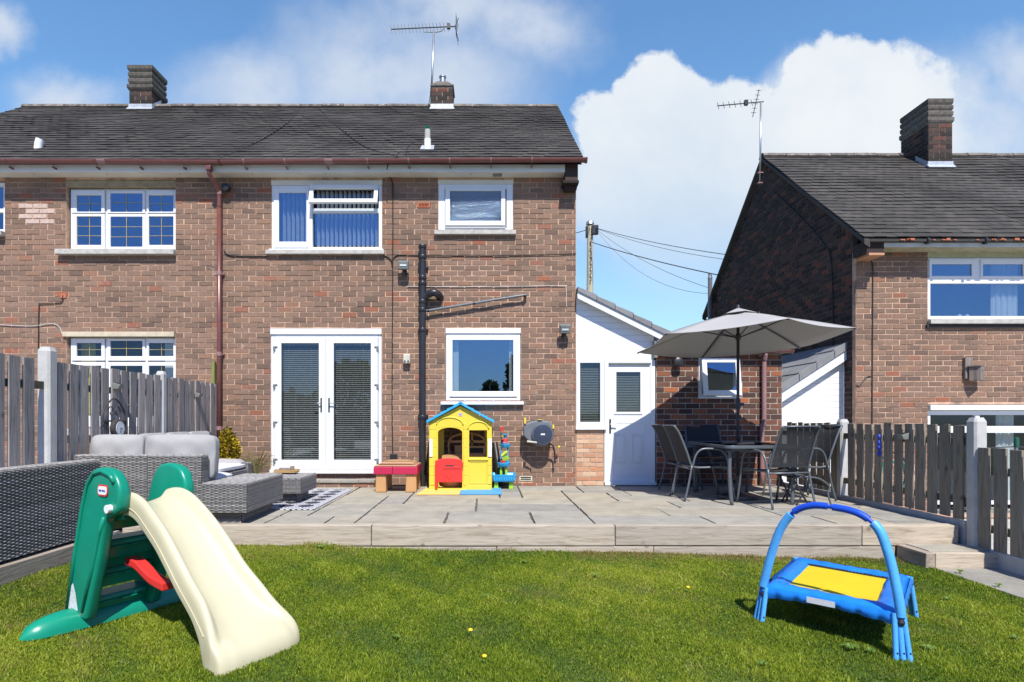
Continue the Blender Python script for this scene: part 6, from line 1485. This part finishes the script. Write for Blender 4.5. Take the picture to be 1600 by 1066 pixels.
def dup(root, label):
    r = root.copy(); COL.objects.link(r); r['label'] = label
    for ch in list(root.children):
        c = ch.copy(); COL.objects.link(c); c.parent = r
        for g in ch.children: d = g.copy(); COL.objects.link(d); d.parent = c
    return r
ch = make_chair('black mesh chair nearest on the left side of the garden table, facing right')
ch.location = (2.82, 7.98, 0); ch.rotation_euler = (0, 0, 0)
for x, y, a, lb in ((2.86, 8.66, 2, 'black mesh chair farther along on the left side of the garden table'),
                    (3.34, 9.08, -92, 'black mesh chair in deep shade at the wall end of the garden table'),
                    (3.50, 7.36, 104, 'black mesh chair nearest the lawn, its see-through back to the camera'),
                    (4.12, 8.02, 184, 'black mesh chair on the right side of the table by the fence')):
    c = dup(ch, lb); c.location = (x, y, 0); c.rotation_euler = (0, 0, R(a))
# folding footrest in the gap
t = thing('mesh_footrest', 'low curved black mesh footrest beside the right fence', 'footstool', (4.05, 7.5, 0))
for y in (7.30, 7.66):
    q = MB(); q.tube(arc([(3.66, y, .33), (3.80, y, .345), (3.98, y, .33), (4.08, y, .27), (4.12, y, .22), (4.10, y, .15), (4.13, y-.02, 0)], 4), .011, 6); q.build('frame_rail', 'frame', t, smooth=True)
    q = MB(); q.tube(arc([(3.86, y, .335), (3.80, y, .15), (3.72, y, 0)], 4), .011, 6); q.build('leg', 'dkframe', t, smooth=True)
    q = MB(); q.tube(arc([(3.70, y, .325), (3.78, y, .15), (3.88, y, 0)], 4), .011, 6); q.build('leg', 'dkframe', t, smooth=True)
q = MB(); pr = arc([(3.66, 0, .335), (3.80, 0, .35), (3.98, 0, .335), (4.08, 0, .275), (4.12, 0, .225)], 4)
for p in pr: q.v += [(p[0], 7.30, p[2]), (p[0], 7.66, p[2])]
q.f = [(2*i, 2*i+1, 2*i+3, 2*i+2) for i in range(len(pr)-1)]; q.build('mesh_seat', 'sling', t, smooth=True)

# ------------------------------------------------------------------ slide
SO = Vector((-2.367, 3.861, -.205)); su = Vector((.496, .868, 0)).normalized(); sv = Vector((.868, -.496, 0)).normalized()
def sl(u, v, z): p = SO+su*u+sv*v; return (p.x, p.y, SO.z+z)
S_ = thing('toy_slide', 'green and cream plastic children’s slide on the left of the lawn', 'slide', tuple(SO))
# base bar
q = MB(); N = 22; prof = []
for i in range(N+1):
    t_ = -1+2*i/N; r_ = (1-abs(t_)**4.5)**.5 if abs(t_) < 1 else 0; u_ = t_*.52
    for k in range(13):
        a = math.pi*k/12; q.v.append(sl(u_, .10*math.cos(a)*max(r_, .02), .115*math.sin(a)*max(r_, .02)*(1.0 if abs(t_) > .5 else .95)))
q.f = [(i*13+k, i*13+k+1, (i+1)*13+k+1, (i+1)*13+k) for i in range(N) for k in range(12)]
q.build('base_bar', 'slide_green', S_, smooth=True, fix=True)
# side panels: rounded outline in the (v,z) plane
outl = arc([(-.10, .05, 0), (.0, .45, 0), (.085, .74, 0), (.14, .88, 0), (.21, .95, 0), (.32, .965, 0), (.42, .935, 0), (.475, .86, 0), (.485, .78, 0), (.465, .72, 0), (.40, .69, 0), (.345, .665, 0), (.315, .59, 0), (.25, .38, 0), (.13, .05, 0)], 4)
def panel(u0, u1):
    q = MB(); n = len(outl); P2 = [(p[0], p[1]) for p in outl]
    cx = sum(p[0] for p in P2)/n; 
    for uu in (u0, u1): q.v += [sl(uu, a, b) for a, b in P2]
    q.f = [tuple(range(n)), tuple(range(n, 2*n))[::-1]]+[(i, n+i, n+(i+1) % n, (i+1) % n) for i in range(n)]
    return q
for side, (u0, u1) in ((-1, (-.235, -.165)), (1, (.165, .235))):
    p_ = panel(u0, u1).build('side_panel', 'slide_green', S_, bevel=.022, seg=4, fix=True, smooth='auto')
    p_.modifiers.remove(p_.modifiers['es'])
    # raised outer rim down the back edge and round the top
    q = MB(); uo = u0+.001 if side < 0 else u1-.001
    q.tube([sl(uo, a, b) for a, b in [(-.072, .08), (.022, .45), (.105, .74), (.158, .865), (.225, .93), (.31, .945), (.39, .925), (.435, .885)]], .014, 8); q.build('panel_rim', 'slide_green', p_, smooth=True)
    q = MB(); q.tube([sl(uo, a, b) for a, b in [(.10, .10), (.22, .40), (.285, .59), (.33, .68)]], .013, 8); q.build('panel_rim', 'slide_green', p_, smooth=True)
    q = MB(); c0, c1 = Vector(sl(u0-.026, .40, .735)), Vector(sl(u1+.02, .40, .735)); q.tube([c0, c0.lerp(c1, .35)] if side < 0 else [c1, c1.lerp(c0, .35)], .024, 12); q.build('peg', 'white', p_, smooth='auto')
# badge with lettering on the left panel
bc = lambda v, z, o: Vector(sl(-.235-o, v, z))
def disc(w, h, v, z, o, m, parent, name, rr=.35):
    q = MB(); P2 = [(x, y) for x, y in rrect(-w, w, -h, h, min(w, h)*.7, 4)]; n = len(P2); q.v = [tuple(bc(v+x, z+y, o)) for x, y in P2]+[tuple(bc(v+x, z+y, o-.003)) for x, y in P2]
    q.f = [tuple(range(n))]+[(i, (i+1) % n, n+(i+1) % n, n+i) for i in range(n)]; return q.build(name, m, parent, fix=True)
bd = disc(.052, .033, .325, .835, .006, 'red', S_, 'badge'); disc(.044, .024, .325, .835, .008, 'white', bd, 'badge_face')
def lettering(txt, size, origin, ux, uz, m, parent, name='lettering'):
    cu = bpy.data.curves.new('lettering', 'FONT'); cu.body = txt; cu.size = size; cu.align_x = 'CENTER'; cu.align_y = 'CENTER'; cu.extrude = .0006; cu.offset = size*.012
    o = bpy.data.objects.new('tmp', cu); COL.objects.link(o); bpy.context.view_layer.update(); me = bpy.data.meshes.new_from_object(o.evaluated_get(bpy.context.evaluated_depsgraph_get())); bpy.data.objects.remove(o)
    ux, uz = Vector(ux).normalized(), Vector(uz).normalized(); uy = ux.cross(uz); o0 = ORG.get(parent, Vector())
    for v in me.vertices: v.co = Vector(origin)+ux*v.co.x+uz*v.co.y+uy*v.co.z-o0
    me.materials.append(M[m]); ob = bpy.data.objects.new(name, me); COL.objects.link(ob); ob.parent = parent; return ob
lettering('little tikes', .0165, bc(.325, .835, .0095), sv, (0, 0, 1), 'bluestuff', bd)
q = MB(); q.v = [tuple(bc(a, b, .003)) for a, b in ((-.065, .10), (.055, .10), (.03, .20), (.0, .26), (-.04, .22))]; q.f = [(0, 1, 2, 3, 4)]; q.build('sticker_remnant', mat('torn_sticker', (.62, .64, .66), .5, .15, 60, dirt=((.10, .35, .25), 25, .58)), S_)
# ladder steps and back boards
for k, (z, v0) in enumerate(((.17, -.04), (.345, .02), (.52, .07))):
    q = MB(); pr = [(v0-.03, z), (v0+.13, z-.004), (v0+.14, z-.03), (v0+.12, z-.055), (v0+.105, z-.12 if k else z-.09), (v0+.085, z-.12 if k else z-.09), (v0+.08, z-.04), (v0-.03, z-.035)]
    n = len(pr)
    for uu in (-.167, .167): q.v += [sl(uu, a, b) for a, b in pr]
    q.f = [tuple(range(n)), tuple(range(n, 2*n))[::-1]]+[(i, n+i, n+(i+1) % n, (i+1) % n) for i in range(n)]; s_ = q.build('step', 'slide_green', S_, bevel=.010, seg=3, fix=True)
    for uu in (-.08, .05):
        q = MB(); q.tube([sl(uu-.07, v0+.137, z-.045), sl(uu+.07, v0+.137, z-.045)], .006, 6); q.build('tread_rib', 'slide_green', s_, smooth=True)
q = MB(); pr = [(.12, .70), (.40, .70), (.40, .66), (.30, .645), (.27, .59), (.245, .59), (.24, .66), (.12, .67)]; n = len(pr)
for uu in (-.167, .167): q.v += [sl(uu, a, b) for a, b in pr]
q.f = [tuple(range(n)), tuple(range(n, 2*n))[::-1]]+[(i, n+i, n+(i+1) % n, (i+1) % n) for i in range(n)]; q.build('platform', 'slide_green', S_, bevel=.01, seg=3, fix=True)
q = MB(); pr = [(.165, .52), (.19, .52), (.14, .345), (.115, .345)]
for uu in (-.167, .167): q.v += [sl(uu, a, b) for a, b in pr]
q.f = [(0, 1, 2, 3), (7, 6, 5, 4)]+[(i, 4+i, 4+(i+1) % 4, (i+1) % 4) for i in range(4)]; q.build('rear_board', 'slide_green', S_, fix=True)
q = MB(); pr = arc([(.20, .40, 0), (.30, .385, 0), (.44, .32, 0), (.58, .29, 0)], 4); 
for p in pr: q.v += [sl(-.045, p[0], p[1]), sl(.03, p[0], p[1]), sl(.03, p[0], p[1]-.05), sl(-.045, p[0], p[1]-.05)]
n = len(pr); q.f = [(4*i+k, 4*i+(k+1) % 4, 4*i+4+(k+1) % 4, 4*i+4+k) for i in range(n-1) for k in range(4)]+[(0, 1, 2, 3), (4*n-1, 4*n-2, 4*n-3, 4*n-4)]; q.build('brace', 'red', S_, bevel=.008, fix=True)
# chute
ctrl = [(.34, .745, .135), (.43, .745, .138), (.54, .715, .142), (.65, .645, .148), (.76, .56, .152), (.87, .455, .158), (.97, .355, .163), (1.08, .265, .172), (1.16, .20, .184), (1.23, .155, .202), (1.285, .13, .220), (1.325, .118, .230)]
cp = arc([(a, b, c) for a, b, c in ctrl], 4); q = MB(); cs = []
for i, p in enumerate(cp):
    f = i/(len(cp)-1); w = p[2]; h = .085*(1-max(0, (f-.66)/.34)**1.3*.90); 
    if f < .12: h *= .75+.25*f/.12
    d = Vector(cp[min(i+1, len(cp)-1)])-Vector(cp[max(i-1, 0)]); nn = Vector((-d[1], d[0])).normalized() # (v,z) normal
    sk = .125
    sec = [(-w-.028, -sk+h), (-w-.034, h*.55), (-w-.024, h*.93), (-w-.006, h*1.02), (-w+.014, h*.86), (-w+.032, h*.35), (-w+.06, .012), (-w+.11, 0), (0, -.004), (w-.11, 0), (w-.06, .012), (w-.032, h*.35), (w-.014, h*.86), (w+.006, h*1.02), (w+.024, h*.93), (w+.034, h*.55), (w+.028, -sk+h)]
    for (uu, hh) in sec: q.v.append(sl(uu, p[0]+nn.x*hh, p[1]+nn.y*hh))
m_ = 17; L = len(cp); q.f = [(i*m_+k, i*m_+k+1, (i+1)*m_+k+1, (i+1)*m_+k) for i in range(L-1) for k in range(m_-1)]
# underside and front lip
last = (L-1)*m_; k0 = len(q.v)
for k in range(m_): x, y, z = q.v[last+k]; v2 = Vector(q.v[last+k])+sv*(.012+.070*math.sqrt(max(0, 1-((k-8)/8)**2))); q.v.append((v2.x, v2.y, SO.z+max(.01, (z-SO.z)*.62)))
k1 = len(q.v)
for k in range(m_): x, y, z = q.v[k0+k]; q.v.append((x, y, SO.z-.035))
q.f += [(last+k, last+k+1, k0+k+1, k0+k) for k in range(m_-1)]+[(k0+k, k0+k+1, k1+k+1, k1+k) for k in range(m_-1)]
k2 = len(q.v)
for i in range(L): # skirt hem down to the ground near the bottom
    for s in (0, m_-1): x, y, z = q.v[i*m_+s]; f = i/(L-1); q.v.append((x, y, z-(.01 if f < .78 else max(0, z-SO.z+.035)*min(1, (f-.78)/.1))))
q.f += [(i*m_, (i+1)*m_, k2+2*(i+1), k2+2*i) for i in range(L-1)]+[(i*m_+m_-1, k2+2*i+1, k2+2*(i+1)+1, (i+1)*m_+m_-1) for i in range(L-1)]
q.f += [(last, k0, k1, k2+2*(L-1)), (last+m_-1, k2+2*(L-1)+1, k1+m_-1, k0+m_-1)]
for s in (-1, 1):
    sm = MB(); pts = []
    for i in range(2, L-8):
        p = cp[i]; d = Vector(cp[i+1])-Vector(cp[i-1]); nn = Vector((-d[1], d[0])).normalized(); pts.append(sl(s*(p[2]+.0335), p[0]+nn.x*(-.004), p[1]+nn.y*(-.004)))
    sm.tube(pts, .0028, 5); sm.build('mould_seam', 'slide_cream', S_, smooth=True)
o = q.build('chute', 'slide_cream', S_, smooth=True, fix=True, sub=1); md = o.modifiers.new('thick', 'SOLIDIFY'); md.thickness = .008; md.offset = -1
o.modifiers.move(1, 0)

# ------------------------------------------------------------------ mini trampoline
T_ = thing('mini_trampoline', 'small square blue trampoline with yellow mat and padded handlebar on the lawn', 'trampoline', (2.3, 4.0, -.27))
FL, FR, BR, BL = [Vector(p) for p in ((1.795, 3.945, -.045), (2.285, 3.36, -.035), (2.83, 4.06, -.012), (2.375, 4.66, -.02))]
gz = -.275
foot = {}
cen = (FL+FR+BR+BL)/4
for nm, c in (('FL', FL), ('FR', FR), ('BR', BR), ('BL', BL)):
    out = (c-cen); out.z = 0; out.normalize(); along = Vector((-out.y, out.x, 0))
    nt = 3 if nm in ('FL', 'FR') else 2
    for k in range(nt):
        of = along*((k-(nt-1)/2)*.034); a = c+out*(-.01)+of*.7+Vector((0, 0, .0)); b_ = Vector((c.x, c.y, lawn_z(c.x, c.y)-.01))+out*.03+of*1.1
        q = MB(); q.tube([a, b_], .0145, 10); lg = q.build('leg', 'foam_blue', T_, smooth='auto')
        q = MB(); q.tube([b_+(a-b_)*.12, b_], .0155, 10); q.build('foot_cap', 'foam_blue', lg); MB().sphere(tuple(b_+(a-b_)*.2-Vector((.0, .014, 0))), .006, 6, 4).build('rivet', 'black', lg)
# frame tube
q = MB(); off = Vector((0, 0, -.02)); 
for a, b_ in ((FL, FR), (FR, BR), (BR, BL), (BL, FL)): q.tube([a.lerp(cen, .06)+off, b_.lerp(cen, .06)+off], .016, 8)
q.build('frame', 'foam_dkblue', T_)
def bil(s, t_): return FL.lerp(FR, s).lerp(BL.lerp(BR, s), t_)
N = 36
ins = .155
q = MB(); g = {}
for i in range(N+1):
    for j in range(N+1):
        s, t_ = i/N, j/N; p = bil(s, t_); d = min(s, 1-s, t_, 1-t_)
        wob = .0022*math.sin(31*s+11*t_)+.002*math.sin(23*t_-9*s)+.0016*math.sin(57*s+3)
        z = p.z+(.018*math.sin(min(d/ins, 1)*math.pi))+wob*min(1, d/.06)-.010*max(0, 1-d/.04)
        g[i, j] = len(q.v); q.v.append((p.x, p.y, z))
for i in range(N):
    for j in range(N):
        s, t_ = (i+.5)/N, (j+.5)/N
        if min(s, 1-s, t_, 1-t_) < ins: q.f.append((g[i, j], g[i+1, j], g[i+1, j+1], g[i, j+1]))
pd = q.build('pad', 'tramp_blue', T_, smooth=True)
md = pd.modifiers.new('thick', 'SOLIDIFY'); md.thickness = .012
q = MB(); a = .125; c4 = [bil(s, t_)+Vector((0, 0, -.006)) for s, t_ in ((a, a), (1-a, a), (1-a, 1-a), (a, 1-a))]; q.add([tuple(c) for c in c4], [(0, 1, 2, 3)]); q.build('jumping_mat', 'tramp_yellow', T_)
# black elastic line along far and near inner edge
q = MB()
for (s0, t0, s1, t1) in ((ins+.0, 1-ins-.003, 1-ins, 1-ins-.003),): 
    for k in range(24):
        A_ = bil(s0+(s1-s0)*k/24, t0); B_ = bil(s0+(s1-s0)*(k+.8)/24, t0); q.obox((A_+B_)/2+Vector((0, 0, .001)), [(B_-A_), Vector((0, 0, 1)).cross(B_-A_), (0, 0, 1)], ((B_-A_).length/2, .012, .004))
q.build('elastic', 'black', T_)
# hanging skirts on the four sides
for ca, cb, drop in ((FL, FR, .055), (FR, BR, .05), (BR, BL, .045), (BL, FL, .05)):
    q = MB(); n = 40; d = (cb-ca); out = Vector((d.y, -d.x, 0)).normalized()
    for i in range(n+1):
        s = i/n; p = ca.lerp(cb, s); arch_ = 1-.45*math.sin(math.pi*s); w_ = .010*math.sin(41*s)+.006*math.sin(83*s+1)
        for k in range(5):
            t_ = k/4; q.v.append(tuple(p+out*(.004+w_*t_+.012*math.sin(math.pi*t_))+Vector((0, 0, .004-(drop*arch_+.02)*t_))))
    q.f = [(i*5+k, (i+1)*5+k, (i+1)*5+k+1, i*5+k+1) for i in range(n) for k in range(4)]; sk_ = q.build('skirt', 'tramp_blue', T_, smooth=True)
    if ca is FL:
        q = MB(); vv = []
        for s in (.37, .44, .51, .58):
            p = ca.lerp(cb, s)+out*.030; vv += [tuple(p+Vector((0, 0, .0))), tuple(p+Vector((0, 0, -.036)))]
        q.v = vv; q.f = [(2*i, 2*i+1, 2*i+3, 2*i+2) for i in range(3)]; q.build('warning_label', mat('warning_label', (.66, .66, .67), .6, .10, 90), sk_)
# handle
hd = (FR-FL); hd.z = 0; hl = hd.length; hd.normalize()
def hp(s, z): p = FL.lerp(FR, s); return Vector((p.x, p.y, z))
path = arc([hp(-.02, -.10), hp(.02, .02), hp(.07, .17), hp(.14, .33), hp(.22, .43), hp(.30, .485), hp(.42, .515), hp(.55, .515), hp(.68, .505), hp(.78, .475), hp(.87, .41), hp(.93, .28), hp(.975, .12), hp(1.0, .0), hp(1.01, -.10)], 6)
i0, i1 = int(len(path)*.30), int(len(path)*.68); im = (i0+i1)//2
MB().tube(path, .0125, 8).build('handle_tube', 'foam_dkblue', T_, smooth=True)
MB().tube(path[3:i0+1], .026, 14).build('foam_grip', 'foam_blue', T_, smooth='auto')
MB().tube(path[i1:-3], .026, 14).build('foam_grip', 'foam_blue', T_, smooth='auto')
MB().tube(path[i0+2:im], .021, 14).build('foam_grip', 'foam_dkblue', T_, smooth='auto', label='dark blue middle sleeve of the handle')
MB().tube(path[im+1:i1-1], .021, 14).build('foam_grip', 'foam_dkblue', T_, smooth='auto', label='dark blue middle sleeve of the handle')
for c in (FL, FR, BR): MB().lathe((c.x, c.y-.01, c.z-.045), [(.012, -.02), (.02, 0), (.012, .02)], 8).build('elastic_tie', 'black', T_)

# ------------------------------------------------------------------ bits beyond the right fence
t = thing('rotary_line_cap', 'green cap of a washing line pole beyond the lower right fence', 'washing line', (fx(1588, 6.2), 6.2, -.5))
x_ = fx(1588, 6.2); MB().tube([(x_, 6.2, -.5), (x_, 6.2, fz(694, 6.2))], .014, 8).build('pole', 'metal', t); MB().lathe((x_, 6.2, fz(699, 6.2)), [(.022, 0), (.024, .03), (.022, .10), (.001, .105)], 12).build('cap', 'green_dk', t, smooth='auto')
for s in (-1, 1): MB().tube([(x_, 6.2, fz(698, 6.2)), (x_+s*.5, 6.2+.1, fz(703, 6.2))], .006, 5).build('arm', 'dkframe', t)
t = thing('neighbour_hose_reel', 'green garden hose coil seen through the right fence', 'garden hose', (5.3, 8.8, -.5))
q = MB(); q.tube([(5.60+.0, 8.8+.21*math.cos(k*.3), -.05+.22*math.sin(k*.3)) if False else (5.95+.22*math.cos(k*.3), 8.8+.02*k/8, .20+.22*math.sin(k*.3)) for k in range(80)], .012, 6); q.build('hose', 'green_plastic', t)
q = MB(); q.tube(arc([(5.7, 8.9, -.5), (5.72, 8.9, .3), (5.95, 8.9, .55), (6.18, 8.9, .3), (6.2, 8.9, -.5)], 5), .015, 6); q.build('stand', 'dkframe', t)
t = thing('red_flowers', 'small pot of red and white flowers glimpsed through the lower right fence', 'potted plant', (5.5, 5.9, -.5))
MB().lathe((5.50, 6.1, -.5), [(.1, 0), (.14, .22), (.12, .22)], 14).build('pot', 'terracotta', t); leaf_cloud('foliage', t, 'leaf_dark', (5.5, 6.1, -.14), (.18, .18, .18), 300, .05, seed=8)
q = MB(); r = random.Random(2)
for k in range(26): q.sphere((5.5+r.uniform(-.16, .16), 6.0+r.uniform(-.1, .1), -.05+r.uniform(-.1, .18)), .022, 6, 4)
q.build('flowers', 'red', t, kind='stuff')

# ------------------------------------------------------------------ grass: blades over the whole visible lawn
def grass():
    r = np.random.default_rng(11)
    N = 1000000
    x = r.uniform(-3.56, 4.06, N); y = 1.9+(5.915-1.9)*r.random(N)**1.05
    dist = np.sqrt(x*x+y*y); keep = r.random(N) < np.clip(1.15-.12*(dist-2.5), .35, 1); x, y = x[keep], y[keep]
    def lf(x, y, s, seed):
        rr = np.random.default_rng(seed); out = np.zeros_like(x)
        for k in range(7):
            a = rr.uniform(0, 6.28); f = s*rr.uniform(.6, 1.6); out += np.sin((x*math.cos(a)+y*math.sin(a))*f+rr.uniform(0, 6.28))
        return out/7**.5
    p1, p2, p3 = lf(x, y, 2.2, 1), lf(x, y, 7.5, 2), lf(x, y, 22, 3)
    dens = .93+.05*p2+.04*p3; edge = np.clip((y-5.55)/.35, 0, 1); keep = (r.random(x.size) < dens) & ~((edge > .3) & (r.random(x.size) < .35*edge) & (p2 > -.3))
    keep &= ~((p3 > 1.05) & (r.random(x.size) < .55))
    x, y, p1, p2, p3, edge = [a[keep] for a in (x, y, p1, p2, p3, edge)]; n = x.size
    z = -.245-.0175*x+.012*np.sin(x*1.7+y*.9)+.008*np.sin(y*2.3-x)
    h = .011+.009*r.random(n)+.004*p2+.003*p3; h *= np.where(r.random(n) < .02, 1.9, 1); h *= np.where((y > 5.83) & (r.random(n) < .3), 1.9, 1); h *= 1+.9*np.clip(p3-1.2, 0, 1)+1.6*np.exp(-((x+1.60)/.16)**2-((y-5.86)/.07)**2)+1.1*np.exp(-((x-3.6)/.4)**2-((y-5.82)/.06)**2); h = np.clip(h, .008, .085)
    lean = r.normal(0, .45, (n, 2)); ang = r.uniform(0, 6.28, n); w = (.0011+.0009*r.random(n))*(1+.12*np.sqrt(x*x+y*y))
    sx, sy = np.cos(ang)*w, np.sin(ang)*w; lx, ly = lean[:, 0]*h, lean[:, 1]*h
    V = np.empty((n, 5, 3), np.float32)
    V[:, 0] = np.stack([x-sx, y-sy, z-.004], 1); V[:, 1] = np.stack([x+sx, y+sy, z-.004], 1)
    V[:, 2] = np.stack([x+sx*.8+lx*.4, y+sy*.8+ly*.4, z+h*.6], 1); V[:, 3] = np.stack([x-sx*.8+lx*.4, y-sy*.8+ly*.4, z+h*.6], 1)
    V[:, 4] = np.stack([x+lx*1.25, y+ly*1.25, z+h], 1)
    me = bpy.data.meshes.new('grass'); me.vertices.add(n*5); me.vertices.foreach_set('co', V.reshape(-1))
    base = np.arange(n)[:, None]*5; q = base+np.array([0, 1, 2, 3]); t3 = base+np.array([3, 2, 4])
    loops = np.concatenate([q, t3], 1).reshape(-1).astype(np.int32); me.loops.add(loops.size); me.loops.foreach_set('vertex_index', loops)
    st = (np.arange(n)[:, None]*7+np.array([0, 4])).reshape(-1).astype(np.int32); me.polygons.add(2*n); me.polygons.foreach_set('loop_start', st)
    me.update(calc_edges=True)
    tone = np.clip(.48+.13*p1+.10*p2+.08*p3+r.normal(0, .24, n), 0, 1)
    dry = np.clip(.05+.12*p1-.10*p2+.55*edge*(x > .8)+.25*edge+.3*(x < -2.4)*(y > 3.6)+r.normal(0, .24, n)+.12*p3+.10*np.clip(p2-.9, 0, 1), 0, 1)
    at = me.attributes.new('tone', 'FLOAT', 'POINT'); at.data.foreach_set('value', np.repeat(tone, 5).astype(np.float32))
    at = me.attributes.new('dry', 'FLOAT', 'POINT'); at.data.foreach_set('value', np.repeat(dry, 5).astype(np.float32))
    m, t, b = principled('grass_blade')
    def attr(nm): a = t.n('ShaderNodeAttribute'); a.attribute_name = nm; return a.outputs['Fac']
    c = t.ramp(attr('tone'), [(0, (.05, .115, .013)), (.3, (.14, .22, .015)), (.55, (.24, .315, .018)), (.8, (.36, .42, .03)), (1, (.48, .52, .07))])
    c = t.mix(t.step(attr('dry'), .30, .8), c, (.30, .235, .085)); t.set(b.inputs['Base Color'], c); b.inputs['Roughness'].default_value = .5; b.inputs['Specular IOR Level'].default_value = .3
    out = m.node_tree.nodes['Material Output']; tl = t.n('ShaderNodeBsdfTranslucent'); t.L.new(c, tl.inputs[0]); mx = t.n('ShaderNodeMixShader'); mx.inputs[0].default_value = .45
    t.L.new(b.outputs[0], mx.inputs[1]); t.L.new(tl.outputs[0], mx.inputs[2]); t.L.new(mx.outputs[0], out.inputs[0])
    me.materials.append(m); o = bpy.data.objects.new('grass', me); COL.objects.link(o); o['kind'] = 'stuff'; o['label'] = 'short mown grass of the back lawn'; o['category'] = 'grass'
grass()
# weeds, dandelions and one daisy
M['weed'] = leafmat('weed_leaf', (.09, .17, .03), (.14, .24, .045), (.20, .30, .07))
def rosette(x, y, r_, n, seed):
    rr = random.Random(seed); b = MB(); z = lawn_z(x, y)
    for k in range(n):
        a = 2*math.pi*k/n+rr.uniform(-.3, .3); L = r_*rr.uniform(.6, 1.1); w = L*.16; d = Vector((math.cos(a), math.sin(a), 0)); s = Vector((-d.y, d.x, 0)); k0 = len(b.v)
        P_ = Vector((x, y, z+.012)); b.v += [tuple(P_), tuple(P_+d*L*.5+s*w+Vector((0, 0, .026))), tuple(P_+d*L+Vector((0, 0, .018))), tuple(P_+d*L*.5-s*w+Vector((0, 0, .026)))]; b.f.append((k0, k0+1, k0+2, k0+3))
    return b
t_all = MB()
SC_ = .55
for k, (px, py, r_) in enumerate(((500, 866, .10), (520, 862, .07), (1235, 905, .07), (1500, 885, .09), (1560, 905, .08), (1480, 930, .07), (1330, 1010, .10), (1360, 1015, .08), (760, 935, .08), (1190, 1035, .07), (60, 905, .09), (620, 1010, .06), (930, 900, .06), (1585, 990, .07), (1450, 1010, .09), (820, 880, .07))):
    D_ = (EYE+.25)*950/(py-655); rb = rosette(fx(px, D_), D_, r_*SC_, 11, k); t_all.add(rb.v, rb.f)
o = t_all.build('weeds', 'weed', None, kind='stuff', label='scattered broad-leaved weeds in the lawn'); o['category'] = 'weeds'
for px, py, lb in ((735, 1003, 'yellow dandelion flower low in the middle of the lawn'), (1075, 926, 'yellow dandelion flower in the lawn left of the trampoline'), (757, 1046, 'tiny yellow dandelion flower nearest the camera')):
    D_ = (EYE+.25)*950/(py-655); x_ = fx(px, D_); z_ = lawn_z(x_, D_); t = thing('dandelion', lb, 'flower', (x_, D_, z_))
    MB().tube([(x_, D_, z_), (x_, D_, z_+.05)], .002, 5).build('stalk', 'weed', t); MB().sphere((x_, D_, z_+.054), .014, 8, 5, (1, 1, .55)).build('flower_head', mat('dandelion_yellow', (.85, .58, .02), .7), t)

# ------------------------------------------------------------------ garden behind the camera, seen only in the windows
for k, (x, y, h, w_, lb) in enumerate(((.25, -16, 4.2, .62, 'dark conifer at the end of the garden, reflected in the windows'), (2.0, -17, 6.6, 1.05, 'taller dark conifer at the end of the garden, reflected in the windows'), (-8, -17, 6.0, 2.4, 'broad dark tree at the far left corner of the garden'))):
    t = thing('conifer_tree', lb, 'tree', (x, y, -.3)); MB().tube([(x, y, -.3), (x, y, h*.75)], [.14, .03], 8).build('trunk', 'polewood', t)
    leaf_cloud('crown', t, 'leaf_dark', (x, y, h*.5), (w_, w_, h*.52), 3500, .28, shape=lambda p: (1-.62*(p[2]+1)/2)*(1+.15*math.sin(9*p[0]+11*p[2])), seed=20+k, up=.6)
t = thing('rear_hedge', 'dark clipped hedge along the far end of the garden', 'hedge', (0, -13.5, -.3)); MB().box(-9, 9, -14.1, -13.2, -.3, 1.3).build('hedge_core', mat('hedge_core', (.02, .03, .012), .9), t)
def hedge_leaves():
    r = np.random.default_rng(9); b = MB()
    for i in range(6000):
        p = np.array([r.uniform(-9, 9), -13.15+r.normal(0, .08), r.uniform(-.3, 1.4)]); d = r.normal(0, 1, 3); d /= np.linalg.norm(d); s = np.cross(d, r.normal(0, 1, 3)); s /= np.linalg.norm(s); k0 = len(b.v)
        b.v += [tuple(p), tuple(p+d*.05+s*.03), tuple(p+d*.1), tuple(p+d*.05-s*.03)]; b.f.append((k0, k0+1, k0+2, k0+3))
    b.build('hedge_leaves', 'leaf_dark', t, kind='stuff')
hedge_leaves()
